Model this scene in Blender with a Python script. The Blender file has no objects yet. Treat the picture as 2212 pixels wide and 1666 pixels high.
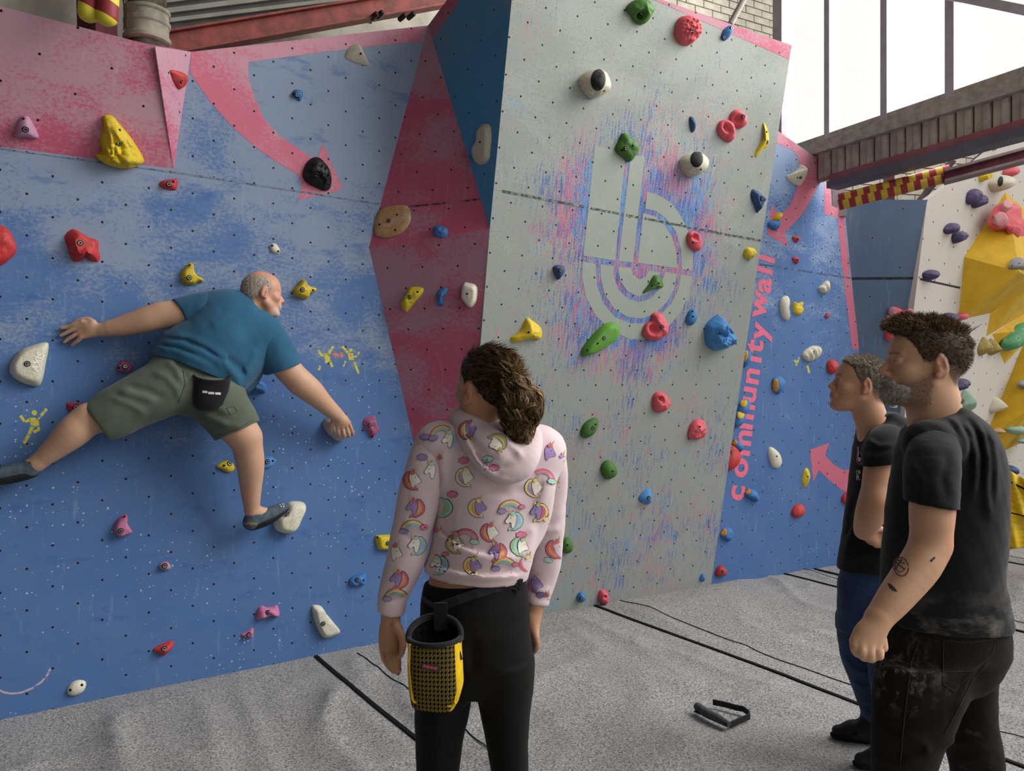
# Bouldering hall: one climber on a blue wall, three people watching.
import bpy, bmesh, math, random
import numpy as np
import openvdb
from mathutils import Vector, geometry
from mathutils.bvhtree import BVHTree

SC = bpy.context.scene
COL = SC.collection
random.seed(7)

# ------------------------------------------------------------------ camera
F_PX, CX, CY, EYE = 1690.0, 1106.0, 815.0, 1.62
cam_d = bpy.data.cameras.new('camera'); cam = bpy.data.objects.new('camera', cam_d); COL.objects.link(cam)
cam.location = (0, 0, EYE); cam.rotation_euler = (math.pi/2, 0, 0)
cam_d.sensor_width = 36.0; cam_d.lens = F_PX/2212*36.0; cam_d.shift_y = -18/2212
cam_d.clip_end = 200
SC.camera = cam

# ------------------------------------------------------------------ sky, daylight, exposure
SKY_STRENGTH, SUN_STRENGTH, WINDOW_WATTS, EXPOSURE = 1.42, 1.7, 640, -0.38
world = bpy.data.worlds.new('overcast_sky'); SC.world = world; world.use_nodes = True
bg = world.node_tree.nodes['Background']
bg.inputs[0].default_value = (1.0, 0.985, 0.96, 1); bg.inputs[1].default_value = SKY_STRENGTH
sun_d = bpy.data.lights.new('daylight', 'SUN'); sun = bpy.data.objects.new('daylight', sun_d); COL.objects.link(sun)
sun_d.energy = SUN_STRENGTH; sun_d.angle = math.radians(34); sun_d.color = (1.0, 0.97, 0.92)
sun.rotation_euler = Vector((0.80, -0.12, 0.60)).to_track_quat('Z', 'Y').to_euler()
wl_d = bpy.data.lights.new('window_daylight', 'AREA'); wlo = bpy.data.objects.new('window_daylight', wl_d); COL.objects.link(wlo)
wl_d.shape = 'RECTANGLE'; wl_d.size = 6.4; wl_d.size_y = 3.0; wl_d.energy = WINDOW_WATTS; wl_d.color = (1.0, 0.985, 0.95)   # bright sky just outside the tall window
wlo.location = (4.60, 3.82, 5.0); wlo.rotation_euler = Vector((0.876, 0.4826, 0)).to_track_quat('Z', 'Y').to_euler()
vs = SC.view_settings
vs.view_transform = 'Standard'; vs.look = 'None'; vs.gamma = 1.0; vs.exposure = EXPOSURE; vs.use_curve_mapping = False
SC.cycles.max_bounces = 6; SC.cycles.transparent_max_bounces = 12
SC.cycles.use_denoising = True

# ------------------------------------------------------------------ pixels to places
def ray(px, py): return Vector(((px-CX)/F_PX, 1.0, (CY-py)/F_PX))
def at(px, py, Y): return Vector((0, 0, EYE)) + ray(px, py)*Y
def floor_at(px, py, z=0.0): return Vector((0, 0, EYE)) + ray(px, py)*((EYE-z)*F_PX/(py-CY))

class Plane:
    def __init__(s, p0, n, u):
        s.p0 = Vector(p0); s.n = Vector(n).normalized(); s.u = Vector(u).normalized()
        if s.n.dot(Vector((0, 0, EYE))-s.p0) < 0: s.n = -s.n
        s.u = (s.u - s.n*s.u.dot(s.n)).normalized()
        s.w = s.n.cross(s.u)
        if s.w.z < 0: s.w = -s.w
    @staticmethod
    def strike(p0, d, lean=0.0):          # wall standing along direction d, leaning out by lean per metre
        d = Vector(d).normalized(); n = Vector((d.y, -d.x, 0))
        if n.dot(-Vector(p0)) < 0: n = -n
        return Plane(p0, (n - Vector((0, 0, lean))), d)
    @staticmethod
    def of3(a, b, c, u=None):
        a, b, c = Vector(a), Vector(b), Vector(c)
        n = (b-a).cross(c-a)
        if u is None:
            u = n.cross(Vector((0, 0, 1)))
            if u.x < 0: u = -u
        return Plane(a, n, u)
    def hit(s, px, py, off=0.0):
        r = ray(px, py); o = Vector((0, 0, EYE))
        t = ((s.p0 + s.n*off) - o).dot(s.n)/r.dot(s.n)
        return o + r*t
    def uv(s, p): return ((p-s.p0).dot(s.u), (p-s.p0).dot(s.w))

# ------------------------------------------------------------------ colours and materials
def lin(c):
    c = c.lstrip('#'); v = [int(c[i:i+2], 16)/255 for i in (0, 2, 4)]
    return tuple((x/12.92 if x <= .04045 else ((x+.055)/1.055)**2.4) for x in v) + (1.0,)

class Mat:
    def __init__(s, name, rough=0.6, spec=0.3):
        s.m = bpy.data.materials.new(name); s.m.use_nodes = True; s.t = s.m.node_tree
        s.b = s.t.nodes['Principled BSDF']; s.b.inputs['Roughness'].default_value = rough
        s.b.inputs['Specular IOR Level'].default_value = spec
    def n(s, typ, ins=None, out=0, **props):
        nd = s.t.nodes.new('ShaderNode'+typ)
        for k, v in props.items(): setattr(nd, k, v)
        for k, v in (ins or {}).items():
            if isinstance(v, bpy.types.NodeSocket): s.t.links.new(v, nd.inputs[k])
            else: nd.inputs[k].default_value = v
        return nd.outputs[out]
    def math(s, op, a, b=0.0, clamp=False):
        return s.n('Math', {0: a, 1: b}, operation=op, use_clamp=clamp)
    def mix(s, f, a, b, blend='MIX'):
        return s.n('Mix', {0: f, 6: a, 7: b}, out=2, data_type='RGBA', blend_type=blend)
    def rng(s, v, a, b, c=0.0, d=1.0): return s.n('MapRange', {0: v, 1: a, 2: b, 3: c, 4: d})
    def uv(s): return s.n('UVMap')
    def obj(s): return s.n('TexCoord', out=3)
    def scale(s, v, sc, loc=(0, 0, 0)): return s.n('Mapping', {0: v, 1: loc, 3: sc})
    def noise(s, v, scale, detail=3, rough=0.5, out=0, dist=0.0):
        return s.n('TexNoise', {'Vector': v, 'Scale': scale, 'Detail': detail, 'Roughness': rough, 'Distortion': dist}, out=out)
    def vor(s, v, scale, out=0, feature='F1'): return s.n('TexVoronoi', {'Vector': v, 'Scale': scale}, out=out, feature=feature)
    def color(s, c): s._in('Base Color', c); return s
    def _in(s, k, v):
        if isinstance(v, bpy.types.NodeSocket): s.t.links.new(v, s.b.inputs[k])
        else: s.b.inputs[k].default_value = v
    def bump(s, h, strength=0.3, dist=0.01):
        s._in('Normal', s.n('Bump', {'Strength': strength, 'Distance': dist, 'Height': h})); return s

def plain(name, c, rough=0.6, spec=0.3, var=0.12, scale=30, bump=0.0, metal=0.0):
    k = Mat(name, rough, spec); o = k.obj()
    f = k.noise(o, scale, 4, .6)
    c = lin(c)
    d = tuple(max(0, x*(1-var*2)) for x in c[:3])+(1,); l = tuple(min(1, x*(1+var)) for x in c[:3])+(1,)
    k.color(k.mix(k.rng(f, .3, .7), d, l))
    if bump: k.bump(f, bump)
    k.b.inputs['Metallic'].default_value = metal
    return k.m

def wall_mat(name, base, worn, wear=0.5, vlo=1.2, vhi=3.0, flecks=0.5, holes=(0.215, 0.2), dark=None, splat=None, slant=0.15, rad=.0062):
    """painted plywood: worn patches, chalk, chips and rows of bolt holes, all in metres along the wall"""
    k = Mat(name, .62, .25); uv = k.uv()
    sep = k.t.nodes.new('ShaderNodeSeparateXYZ'); k.t.links.new(uv, sep.inputs[0]); U, V = sep.outputs[0], sep.outputs[1]
    base, worn = lin(base), lin(worn)
    big = k.noise(k.scale(uv, (1.0, 1.5, 1)), 1.7, 5, .62, dist=.4)
    fine = k.noise(k.scale(uv, (1.0, 1.2, 1)), 48, 6, .85)
    h = k.rng(V, vlo, vhi, -0.5, 0.5)
    s = k.math('ADD', k.math('MULTIPLY', big, 1.3), k.math('MULTIPLY', fine, 1.25))
    s = k.math('ADD', s, k.math('MULTIPLY', h, .55))
    msk = k.rng(s, 1.60-wear*.6, 1.79-wear*.6)
    veil = k.rng(k.noise(uv, 2.2, 4, .6), .35, .75, 0.0, .16)
    col = k.mix(veil, base, worn)
    col = k.mix(k.math('MULTIPLY', msk, .85), col, worn)
    # scuffs that follow the boards
    scuff = k.rng(k.noise(k.scale(uv, (9, 1.1, 1)), 3.0, 4, .7), .60, .72, 0, .25)
    col = k.mix(scuff, col, tuple(min(1, x*1.35+.05) for x in worn[:3])+(1,))
    if dark:
        dk = k.rng(k.noise(k.scale(uv, (1.2, 3, 1)), 2.6, 5, .7), .56, .66, 0, .55)
        col = k.mix(dk, col, lin(dark))
    if splat:
        cu, cv, rr = splat
        du = k.math('SUBTRACT', U, cu); dv = k.math('MULTIPLY', k.math('SUBTRACT', V, cv), .85)
        r = k.math('SQRT', k.math('ADD', k.math('MULTIPLY', du, du), k.math('MULTIPLY', dv, dv)))
        dens = k.rng(r, rr*.55, rr*1.6, 1.0, .12)
        dens = k.math('MAXIMUM', dens, k.rng(V, cv-.35, cv-1.1, 0.0, .42))
        for (c, off, w) in (('#c8687e', 0.0, .94), ('#4261a6', 7.3, .96), ('#5f9bcb', 13.1, .70)):
            st = k.noise(k.scale(uv, (85, 7.5, 1), (off, off, 0)), 1.0, 4, .66)
            sp = k.noise(k.scale(uv, (1, 1, 1), (off, 3, 0)), 140, 3, .65)
            ar = k.noise(k.scale(uv, (1, .8, 1), (off*2, 1, 0)), 2.6, 3, .6)
            t = k.math('ADD', k.math('MULTIPLY', st, .55), k.math('MULTIPLY', sp, .45))
            t = k.math('ADD', t, k.math('MULTIPLY', ar, .30))
            t = k.math('ADD', t, k.math('MULTIPLY', dens, .18*w))
            col = k.mix(k.rng(t, .785, .812, 0, .95), col, lin(c))
        dots = k.rng(k.noise(uv, 130, 2, .5), .66, .69, 0, .8)
        col = k.mix(dots, col, lin('#4a4a48'))
    if flecks:
        vd = k.vor(uv, 46); vc = k.vor(uv, 46, out=1)
        cs = k.t.nodes.new('ShaderNodeSeparateXYZ'); k.t.links.new(vc, cs.inputs[0])
        rad_ = k.math('MULTIPLY', k.math('SUBTRACT', cs.outputs[0], 1-flecks*.85, clamp=True), .42)
        reg = k.rng(k.noise(uv, 1.3, 2, .5), .30, .55)
        low = k.rng(V, 2.1, 1.5)
        rad_ = k.math('MULTIPLY', rad_, k.math('MULTIPLY', reg, low))
        wob = k.math('ADD', vd, k.math('MULTIPLY', k.noise(uv, 170, 2), .25))
        fl = k.math('LESS_THAN', wob, k.math('ADD', rad_, .09))
        fl = k.math('MULTIPLY', fl, k.math('GREATER_THAN', rad_, .03))
        col = k.mix(k.math('MULTIPLY', fl, .85), col, lin('#b9bcc0'))
    if holes:
        a, b = holes
        V2 = k.math('ADD', V, k.math('MULTIPLY', U, 0.0))
        ds = []
        for o in (0.0, 0.5):
            x = k.math('MULTIPLY', k.math('PINGPONG', k.math('ADD', k.math('DIVIDE', U, a), o), .5), a)
            y = k.math('MULTIPLY', k.math('PINGPONG', k.math('ADD', k.math('DIVIDE', V2, b), o), .5), b)
            ds.append(k.math('SQRT', k.math('ADD', k.math('MULTIPLY', x, x), k.math('MULTIPLY', y, y))))
        d = k.math('MINIMUM', ds[0], ds[1])
        chip = k.math('LESS_THAN', k.math('ADD', d, k.math('MULTIPLY', k.noise(uv, 40, 2), .012)), rad*2.05)
        col = k.mix(k.math('MULTIPLY', chip, .35), col, lin('#b0aca4'))
        col = k.mix(k.rng(d, rad*1.12, rad*.9), col, lin('#0d0f14'))
    k.color(col)
    k.bump(k.math('ADD', fine, k.math('MULTIPLY', msk, .6)), .12, .004)
    return k.m

# ------------------------------------------------------------------ objects
ORG = {}
def tag(o, label=None, cat=None, group=None, kind=None):
    for k, v in (('label', label), ('category', cat), ('group', group), ('kind', kind)):
        if v: o[k] = v
    return o
def empty(name, loc, label=None, cat=None, group=None, kind=None):
    o = bpy.data.objects.new(name, None); COL.objects.link(o); o.location = loc; o.empty_display_size = .1
    ORG[o] = Vector(loc); return tag(o, label, cat, group, kind)
def put(me, name, parent=None, org=None, mats=None, smooth=False):
    o = bpy.data.objects.new(name, me); COL.objects.link(o)
    if parent is not None: o.parent = parent; ORG[o] = ORG[parent]
    else: o.location = org if org is not None else (0, 0, 0); ORG[o] = Vector(o.location)
    for m in (mats if isinstance(mats, (list, tuple)) else [mats]):
        if m is not None and len(me.materials) < 20: me.materials.append(m)
    if smooth: me.shade_smooth()
    return o
def mesh(name, V, Fc, mat=None, parent=None, org=None, smooth=False, uvs=None, mi=None):
    """V in world coordinates; stored about the parent's (or its own) origin"""
    base = ORG[parent] if parent is not None else Vector(org if org is not None else (0, 0, 0))
    me = bpy.data.meshes.new(name)
    me.from_pydata([tuple(Vector(v)-base) for v in V], [], [tuple(f) for f in Fc])
    if uvs is not None:
        l = me.uv_layers.new(name='UVMap')
        idx = np.empty(len(me.loops), np.int32); me.loops.foreach_get('vertex_index', idx)
        l.data.foreach_set('uv', np.asarray(uvs, np.float32)[idx].ravel())
    if mi is not None: me.polygons.foreach_set('material_index', mi)
    me.update()
    return put(me, name, parent, org, mat, smooth)
def fix(me):
    b = bmesh.new(); b.from_mesh(me); bmesh.ops.recalc_face_normals(b, faces=b.faces); b.to_mesh(me); b.free()

def slab(name, plane, pts3, thick, mat, parent=None, org=None, off=0.0, tri=True):
    """a flat board: outline pts3 (on the plane) extruded away from the viewer"""
    n = len(pts3); fr = [p + plane.n*off for p in pts3]; bk = [p - plane.n*thick for p in fr]
    V = fr+bk; uvs = [plane.uv(p) for p in V]
    Fc = []
    tris = geometry.tessellate_polygon([[Vector((a, b, 0)) for a, b in uvs[:n]]]) if n > 4 else [tuple(range(n))]
    Fc += [tuple(t) for t in tris]; Fc += [tuple(i+n for i in reversed(t)) for t in tris]
    Fc += [(i, (i+1) % n, (i+1) % n+n, i+n) for i in range(n)]
    o = mesh(name, V, Fc, mat, parent, org, uvs=uvs); fix(o.data); return o
def board(name, plane, px, mat, thick=.02, parent=None, org=None, off=0.0):
    return slab(name, plane, [plane.hit(x, y) for x, y in px], thick, mat, parent, org, off)

def tube_data(path, rad, seg=10, caps=True, squash=None):
    V, Fc = [], []; n = len(path); path = [Vector(p) for p in path]
    rads = rad if isinstance(rad, (list, tuple)) else [rad]*n
    t0 = (path[1]-path[0]).normalized(); a = t0.orthogonal().normalized()
    for i, p in enumerate(path):
        t = (path[min(i+1, n-1)]-path[max(i-1, 0)]).normalized()
        a = (a - t*a.dot(t)).normalized(); b = t.cross(a)
        for k in range(seg):
            an = 2*math.pi*k/seg
            v = a*math.cos(an)+b*math.sin(an)
            V.append(p + v*rads[i])
    for i in range(n-1):
        for k in range(seg):
            q = (k+1) % seg
            Fc.append((i*seg+k, i*seg+q, (i+1)*seg+q, (i+1)*seg+k))
    if caps: Fc.append(tuple(reversed(range(seg)))); Fc.append(tuple((n-1)*seg+k for k in range(seg)))
    return V, Fc
def tube(name, path, rad, mat, parent=None, org=None, seg=10, smooth=True):
    V, Fc = tube_data(path, rad, seg)
    o = mesh(name, V, Fc, mat, parent, org, smooth=smooth); fix(o.data)
    if smooth: o.data.set_sharp_from_angle(angle=math.radians(50))
    return o
def box_data(c, ax, ay, az, sx, sy, sz):
    c, ax, ay, az = Vector(c), Vector(ax), Vector(ay), Vector(az)
    V = [c+ax*sx*i/2+ay*sy*j/2+az*sz*k/2 for i in (-1, 1) for j in (-1, 1) for k in (-1, 1)]
    return V, [(0, 1, 3, 2), (4, 6, 7, 5), (0, 4, 5, 1), (2, 3, 7, 6), (0, 2, 6, 4), (1, 5, 7, 3)]
def bar(name, a, b, w, h, mat, parent=None, org=None, up=(0, 0, 1)):
    a, b = Vector(a), Vector(b); t = (b-a).normalized(); s = t.cross(Vector(up)).normalized(); u = s.cross(t)
    V, Fc = box_data((a+b)/2, t, s, u, (b-a).length, w, h)
    o = mesh(name, V, Fc, mat, parent, org); fix(o.data); return o
def join(parts):
    V, Fc = [], []
    for v, f in parts:
        n = len(V); V += list(v); Fc += [tuple(i+n for i in q) for q in f]
    return V, Fc
# ------------------------------------------------------------------ wall planes
DL = Vector((.831, .556, 0)); DV = Vector((.556, -.831, 0))
A0 = floor_at(0, 1556)
PL = Plane.strike(A0, DL)                                         # long blue wall on the left
C0 = floor_at(1535, 1268)
PG = Plane.strike(C0, (.88, .475, 0), .2043)                      # grey overhanging wall
PR = Plane.strike(C0, (.88, .475, 0), .02)                        # blue wall behind it
fa = PL.hit(925, 55); fb = PL.hit(797, 535); fe = PL.hit(988, 1363); fg = PG.hit(1058, 495)
PF1 = Plane.of3(fa, fb, fg); PF2 = Plane.of3(fb, fe, fg)          # pink folds between them
fh = PG.hit(1112, -70); PD = Plane.of3(fa, fg, fh)                # dark blue cheek
va = PL.hit(0, 317); vb = PL.hit(375, 365)
vc = A0 + DL*.65 + DV*.25; vc.z = 3.246
PV = Plane.of3(va, vb, vc); vd = PL.hit(413, 112); PVs = Plane.of3(vb, vd, vc)
s0 = PR.hit(1825, 450); s1 = PR.hit(1900, 1207)
PS = Plane.of3(s0, s1, s0 + Vector((1, 0.02, 0)))                 # slate panel
w0 = PS.hit(2003, 432); w1 = PS.hit(1950, 1000)
PW = Plane.of3(w0, w1, w0 + Vector((1.18, 1, 0)))                 # pale wall on the right
WD = Vector((.551, -1, 0)).normalized(); B0 = at(1795, 395, 6.38)
PB = Plane.strike(B0, WD)                                         # glazed wall above the steel beam

# ------------------------------------------------------------------ wall paints
M_LB = wall_mat('paint_blue_worn', '#486b9f', '#8592a6', .62, 1.1, 3.0, .8, dark='#3a5c9a')
M_LP = wall_mat('paint_pink_worn', '#bd5573', '#b695a4', .72, -1.2, 1.2, 0, holes=(.30, .30))
M_LPA = wall_mat('paint_pink_arrow', '#c4647d', '#bf92a1', .5, 1.0, 4.4, 0)
M_FP = wall_mat('paint_magenta_fold', '#b0506d', '#a08090', .50, -3.0, .4, .35, holes=(.22, .25))
M_DB = wall_mat('paint_petrol_blue', '#4a8dbc', '#6d90a8', .4, -2, 1, 0, holes=(.26, .26))
_lc = PG.uv(PG.hit(1375, 545))
M_GR = wall_mat('paint_grey_splattered', '#939993', '#a1a7a0', .35, 0, 4, .25, holes=(.215, .2), splat=(_lc[0], _lc[1], .62))
M_GC = wall_mat('paint_grey_stencil', '#98a097', '#a3aaa2', .3, 0, 4, .2, holes=(.215, .2))
M_RB = wall_mat('paint_blue_far', '#45689d', '#8799b8', .50, .9, 3.4, .7, holes=(.215, .2), rad=.007)
M_RP = wall_mat('paint_pink_far', '#be6179', '#bd8f9d', .45, 1, 4.5, .3, holes=(.215, .2), rad=.007)
M_SL = wall_mat('paint_slate', '#4f647e', '#8292a8', .05, 1, 4, 0, holes=(.5, .5), rad=.008)
M_WH = wall_mat('paint_chalk_white', '#c2bcb4', '#b5ada5', .4, 1, 4, 0, holes=(.33, .33), rad=.009)

def climbing_wall(name, label, plane, px, mat, seam=None, thick=.05):
    """plywood wall face; seam = two pixels of the joint between lower and upper boards"""
    pts = [plane.hit(x, y) for x, y in px]
    org = min(pts, key=lambda p: p.z).copy()
    root = empty(name, org, kind='structure'); root['label'] = label
    if not seam:
        slab('panel', plane, pts, thick, mat, root); return root
    a, b = plane.hit(*seam[0]), plane.hit(*seam[1])
    ua, ub = plane.uv(a), plane.uv(b); sl = (ub[1]-ua[1])/(ub[0]-ua[0])
    side = lambda p: plane.uv(p)[1] - (ua[1] + sl*(plane.uv(p)[0]-ua[0]))
    for sg in (-1, 1):
        out = []; n = len(pts)
        for i in range(n):
            p, q = pts[i], pts[(i+1) % n]; sp, sq = side(p)*sg-.0005, side(q)*sg-.0005
            if sp >= 0: out.append(p)
            if sp*sq < 0: out.append(p + (q-p)*(sp/(sp-sq)))
        if len(out) > 2: slab('panel', plane, out, thick, mat, root)
    return root

wl = climbing_wall('wall_left', 'long worn blue plywood climbing wall behind the climber', PL,
    [(-420, 1700), (-420, -60), (413, 112), (925, 55), (797, 535), (988, 1363)], M_LB, ((0, 320), (820, 440)))
wf = climbing_wall('wall_fold_upper', 'upper pink triangular fold of the climbing wall', PF1, [(925, 55), (797, 535), (1058, 495)], M_FP)
wf2 = climbing_wall('wall_fold_lower', 'lower magenta fold narrowing down to the mats', PF2, [(797, 535), (988, 1363), (1058, 495)], M_FP)
wd = climbing_wall('wall_cheek', 'dark blue side cheek of the grey overhang', PD, [(925, 55), (1058, 495), (1112, -70), (1010, -60)], M_DB)
wg = climbing_wall('wall_center', 'grey overhanging climbing wall with painted round emblem', PG,
    [(988, 1363), (1058, 495), (1112, -70), (1225, -68), (1710, 98), (1645, 520), (1535, 1268)], M_GR, ((1080, 412), (1645, 520)))
wr = climbing_wall('wall_right', 'blue climbing wall with vertical pink lettering', PR,
    [(1500, 1276), (1560, 700), (1600, 250), (1690, 290), (1793, 360), (1797, 445), (1825, 455), (1900, 1207)], M_RB, ((1640, 570), (1840, 605)))
wsl = climbing_wall('wall_back', 'narrow slate blue tapered panel wall', PS, [(1825, 455), (1900, 1207), (1930, 1207), (1970, 700), (2003, 432), (1830, 430)], M_SL)
ww = climbing_wall('wall_far', 'chalky off-white climbing wall with purple holds', PW,
    [(2003, 432), (1970, 700), (1930, 1207), (2900, 1120), (2900, 60), (2420, 232), (2212, 300), (2140, 325), (2070, 383)], M_WH)

# marker line along the joints
def worn_line(name, c, under, lo=.42, hi=.52):
    k = Mat(name, .7, .1); o = k.obj(); k.color(k.mix(k.rng(k.noise(o, 38, 4, .75), lo, hi), lin(under), lin(c))); return k.m
M_TAPE = plain('black_marker_line', '#3a3d40', .7, .1, .5, 60); M_TG = worn_line('worn_marker_on_grey', '#4c5152', '#8f958e'); M_TL = worn_line('worn_marker_on_blue', '#4a5466', '#768499', .5, .6); M_TF = worn_line('worn_marker_on_pink', '#3a3038', '#8f5a6c')
def strip(plane, a, b, w, parent, mat=M_TAPE, name='marker_line'):
    p, q = plane.hit(*a), plane.hit(*b); d = (q-p).normalized(); s = plane.n.cross(d)*w/2
    return slab(name, plane, [p-s, q-s, q+s, p+s], .0012, mat, parent, off=.0012)
for a, b in (((1085, 413), (1262, 447)), ((1275, 450), (1346, 464)), ((1352, 465), (1385, 471)), ((1392, 472), (1560, 505)), ((1565, 506), (1644, 520))):
    strip(PG, a, b, .015, wg, M_TG)
for a, b in (((820, 452), (885, 447)), ((888, 446), (962, 439)), ((995, 436), (1036, 430))): strip(PF1, a, b, .012, wf, M_TF)
strip(PL, (0, 322), (420, 378), .006, wl, M_TL); strip(PL, (420, 379), (818, 441), .010, wl, M_TL)
strip(PS, (1840, 602), (1978, 601), .022, wsl)
strip(PW, (1987, 603), (2074, 622), .018, ww)
for a, b in (((1642, 571), (1755, 588)), ((1765, 590), (1838, 601))): strip(PR, a, b, .012, wr, worn_line('worn_marker_on_far_blue', '#46536a', '#6f83a8'))

# ------------------------------------------------------------------ paint shapes (thin coats on the boards)
def coat(name, plane, px, mat, parent, t=.0010):
    return board(name, plane, px, mat, t, parent, off=t)
coat('painted_arrow', PL, [(413, 112), (540, 98), (740, 76), (925, 55), (912, 88), (700, 112), (537, 134), (536, 165), (550, 210), (569, 256),
    (606, 296), (671, 339), (684, 345), (697, 309), (740, 408), (700, 420), (645, 432), (653, 395), (640, 375), (601, 352), (556, 321),
    (506, 278), (456, 223), (410, 157)], M_LPA, wl)
coat('painted_band', PD, [(925, 55), (1010, -60), (1035, -60), (934, 88)], M_FP, wd)
coat('painted_band', PG, [(1395, -8), (1402, -10), (1710, 98), (1704, 128)], M_RP, wg)
z = lambda pts, x0, y0, s: [(x0+x/s, y0+y/s) for x, y in pts]
Zr = lambda pts: z(pts, 1560, 240, 5.207)
coat('painted_arrow', PR, Zr([(600, 205), (930, 440), (1215, 625), (1228, 1070), (1360, 1110), (1390, 1400), (1418, 1666)]) + [(1857, 755), (1841, 755)] +
    Zr([(1340, 1666), (1300, 1200), (1150, 1160), (1148, 700), (1118, 690), (1070, 850), (1030, 930), (900, 1160), (740, 1330), (700, 1365), (745, 1530), (510, 1390),
    (515, 1340), (555, 1050), (620, 1165), (655, 1165), (760, 1070), (830, 900), (870, 640), (855, 520), (790, 440), (600, 360)]), M_RP, wr)
coat('painted_arrow', PR, z([(1970, 390), (1830, 440), (1855, 670), (1895, 585), (1960, 650), (2060, 730), (2200, 790), (2235, 590), (2135, 582), (2070, 585), (2000, 545), (1940, 480)], 1200, 840, 3.332), M_RP, wr)
Ze = lambda pts: z(pts, 1200, 240, 3.203)
for pts in ([(272, 235), (485, 292), (410, 1035), (192, 1000)], [(520, 300), (617, 318), (535, 1048), (436, 1036)],
    [(632, 555), (720, 585), (800, 635), (870, 730), (930, 860), (953, 1000), (945, 1105), (872, 1092), (868, 960), (830, 830), (760, 740), (690, 690), (622, 675)],
    [(606, 705), (690, 730), (750, 785), (805, 870), (835, 970), (842, 1088), (568, 1050)],
    [(188, 1042), (183, 1150), (210, 1290), (280, 1420), (390, 1520), (510, 1578), (640, 1580), (760, 1515), (860, 1400), (922, 1270), (945, 1145), (868, 1132),
     (850, 1230), (800, 1335), (720, 1412), (620, 1468), (520, 1470), (410, 1425), (330, 1330), (285, 1200), (276, 1056)],
    [(310, 1060), (400, 1072), (405, 1150), (435, 1235), (500, 1300), (580, 1322), (660, 1297), (720, 1225), (757, 1112), (838, 1127), (820, 1230), (770, 1320), (690, 1400),
     (600, 1436), (500, 1425), (405, 1368), (340, 1270), (313, 1160)],
    [(430, 1076), (522, 1086), (535, 1130), (578, 1166), (618, 1152), (645, 1106), (722, 1118), (690, 1215), (630, 1270), (565, 1282), (495, 1245), (448, 1175)]):
    coat('painted_emblem', PG, Ze(pts), M_GC, wg)

# lettering "community wall" painted up the edge of the blue wall
M_LET = plain('paint_letter_pink', '#e0708a', .6, .2, .08, 50)
def text_flat(body, size=1.0, spacing=1.0):
    cu = bpy.data.curves.new('t', 'FONT'); cu.body = body; cu.size = size; cu.space_character = spacing; cu.offset = .030
    o = bpy.data.objects.new('t', cu); COL.objects.link(o); bpy.context.view_layer.update()
    dg = bpy.context.evaluated_depsgraph_get(); me = bpy.data.meshes.new_from_object(o.evaluated_get(dg))
    V = [v.co.copy() for v in me.vertices]; Fc = [tuple(p.vertices) for p in me.polygons]
    bpy.data.objects.remove(o); bpy.data.meshes.remove(me); bpy.data.curves.remove(cu); return V, Fc
def letters(words, plane, p0, p1, height, mat, parent, name='painted_lettering', off=.0012, sign=1):
    """flat letters running from pixel p0 to pixel p1 along the plane"""
    V, Fc = text_flat(words)
    xs = [v.x for v in V]; x0, x1 = min(xs), max(xs)
    a, b = plane.hit(*p0), plane.hit(*p1); d = (b-a); L = d.length; d.normalize(); up = plane.n.cross(d)*sign
    k = L/(x1-x0); hy = max(v.y for v in V if True)
    W = [a + d*(v.x-x0)*k + up*v.y*height + plane.n*off for v in V]
    return mesh(name, W, Fc, mat, parent, uvs=[plane.uv(p) for p in W])
_p = [(1597, 1084), (1612, 990), (1640, 800), (1668, 640), (1682, 556)]
_lp = [('c', 1593, 1065), ('o', 1600, 1011), ('m', 1607, 957), ('m', 1613, 900), ('u', 1618, 853), ('n', 1625, 813), ('i', 1630, 776), ('t', 1633, 749), ('y', 1642, 716), ('w', 1641, 658), ('a', 1651, 616), ('l', 1654, 585), ('l', 1659, 560)]
_oV, _ = text_flat('o'); XH = max(v.y for v in _oV)
for i, (ch, x, y) in enumerate(_lp):
    V, Fc = text_flat(ch); j = min(i, len(_lp)-2); dv = (PR.hit(_lp[j+1][1]*.5+1655*.5, _lp[j+1][2]*.5+560*.5)-PR.hit(1590, 1085)).normalized(); up = PR.n.cross(dv)
    mx = (min(v.x for v in V)+max(v.x for v in V))/2; k = .135/XH; c = PR.hit(x, y)
    P = [c+dv*(v.x-mx)*k*1.0+up*(v.y-XH/2)*k+PR.n*.0016 for v in V]
    mesh('painted_letter', P, Fc, M_LET, wr, uvs=[PR.uv(p) for p in P])

# worn yellow figures and small arrows stencilled on the blue wall
def chipped(name, c, under):
    k = Mat(name, .6, .2); uv = k.uv(); f = k.rng(k.noise(uv, 45, 4, .7), .40, .47)
    k.color(k.mix(f, lin(under), lin(c))); return k.m
M_YEL = chipped('paint_yellow_chipped', '#c9c04a', '#4a74b4'); M_ORA = chipped('paint_orange_chipped', '#d97a63', '#4a74b4')
def limb(pts, w):
    out, back = [], []
    for i, p in enumerate(pts):
        a, b = pts[max(0, i-1)], pts[min(len(pts)-1, i+1)]; dx, dy = b[0]-a[0], b[1]-a[1]; l = math.hypot(dx, dy)
        out.append((p[0]-dy/l*w, p[1]+dx/l*w)); back.append((p[0]+dy/l*w, p[1]-dx/l*w))
    return out+back[::-1]
def disc(x, y, r, n=12): return [(x+r*math.cos(2*math.pi*i/n), y+r*math.sin(2*math.pi*i/n)) for i in range(n)]
def figure(parts, mat=M_YEL):
    for p in parts: coat('painted_figure', PL, p, mat, wl, .0008)
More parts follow.
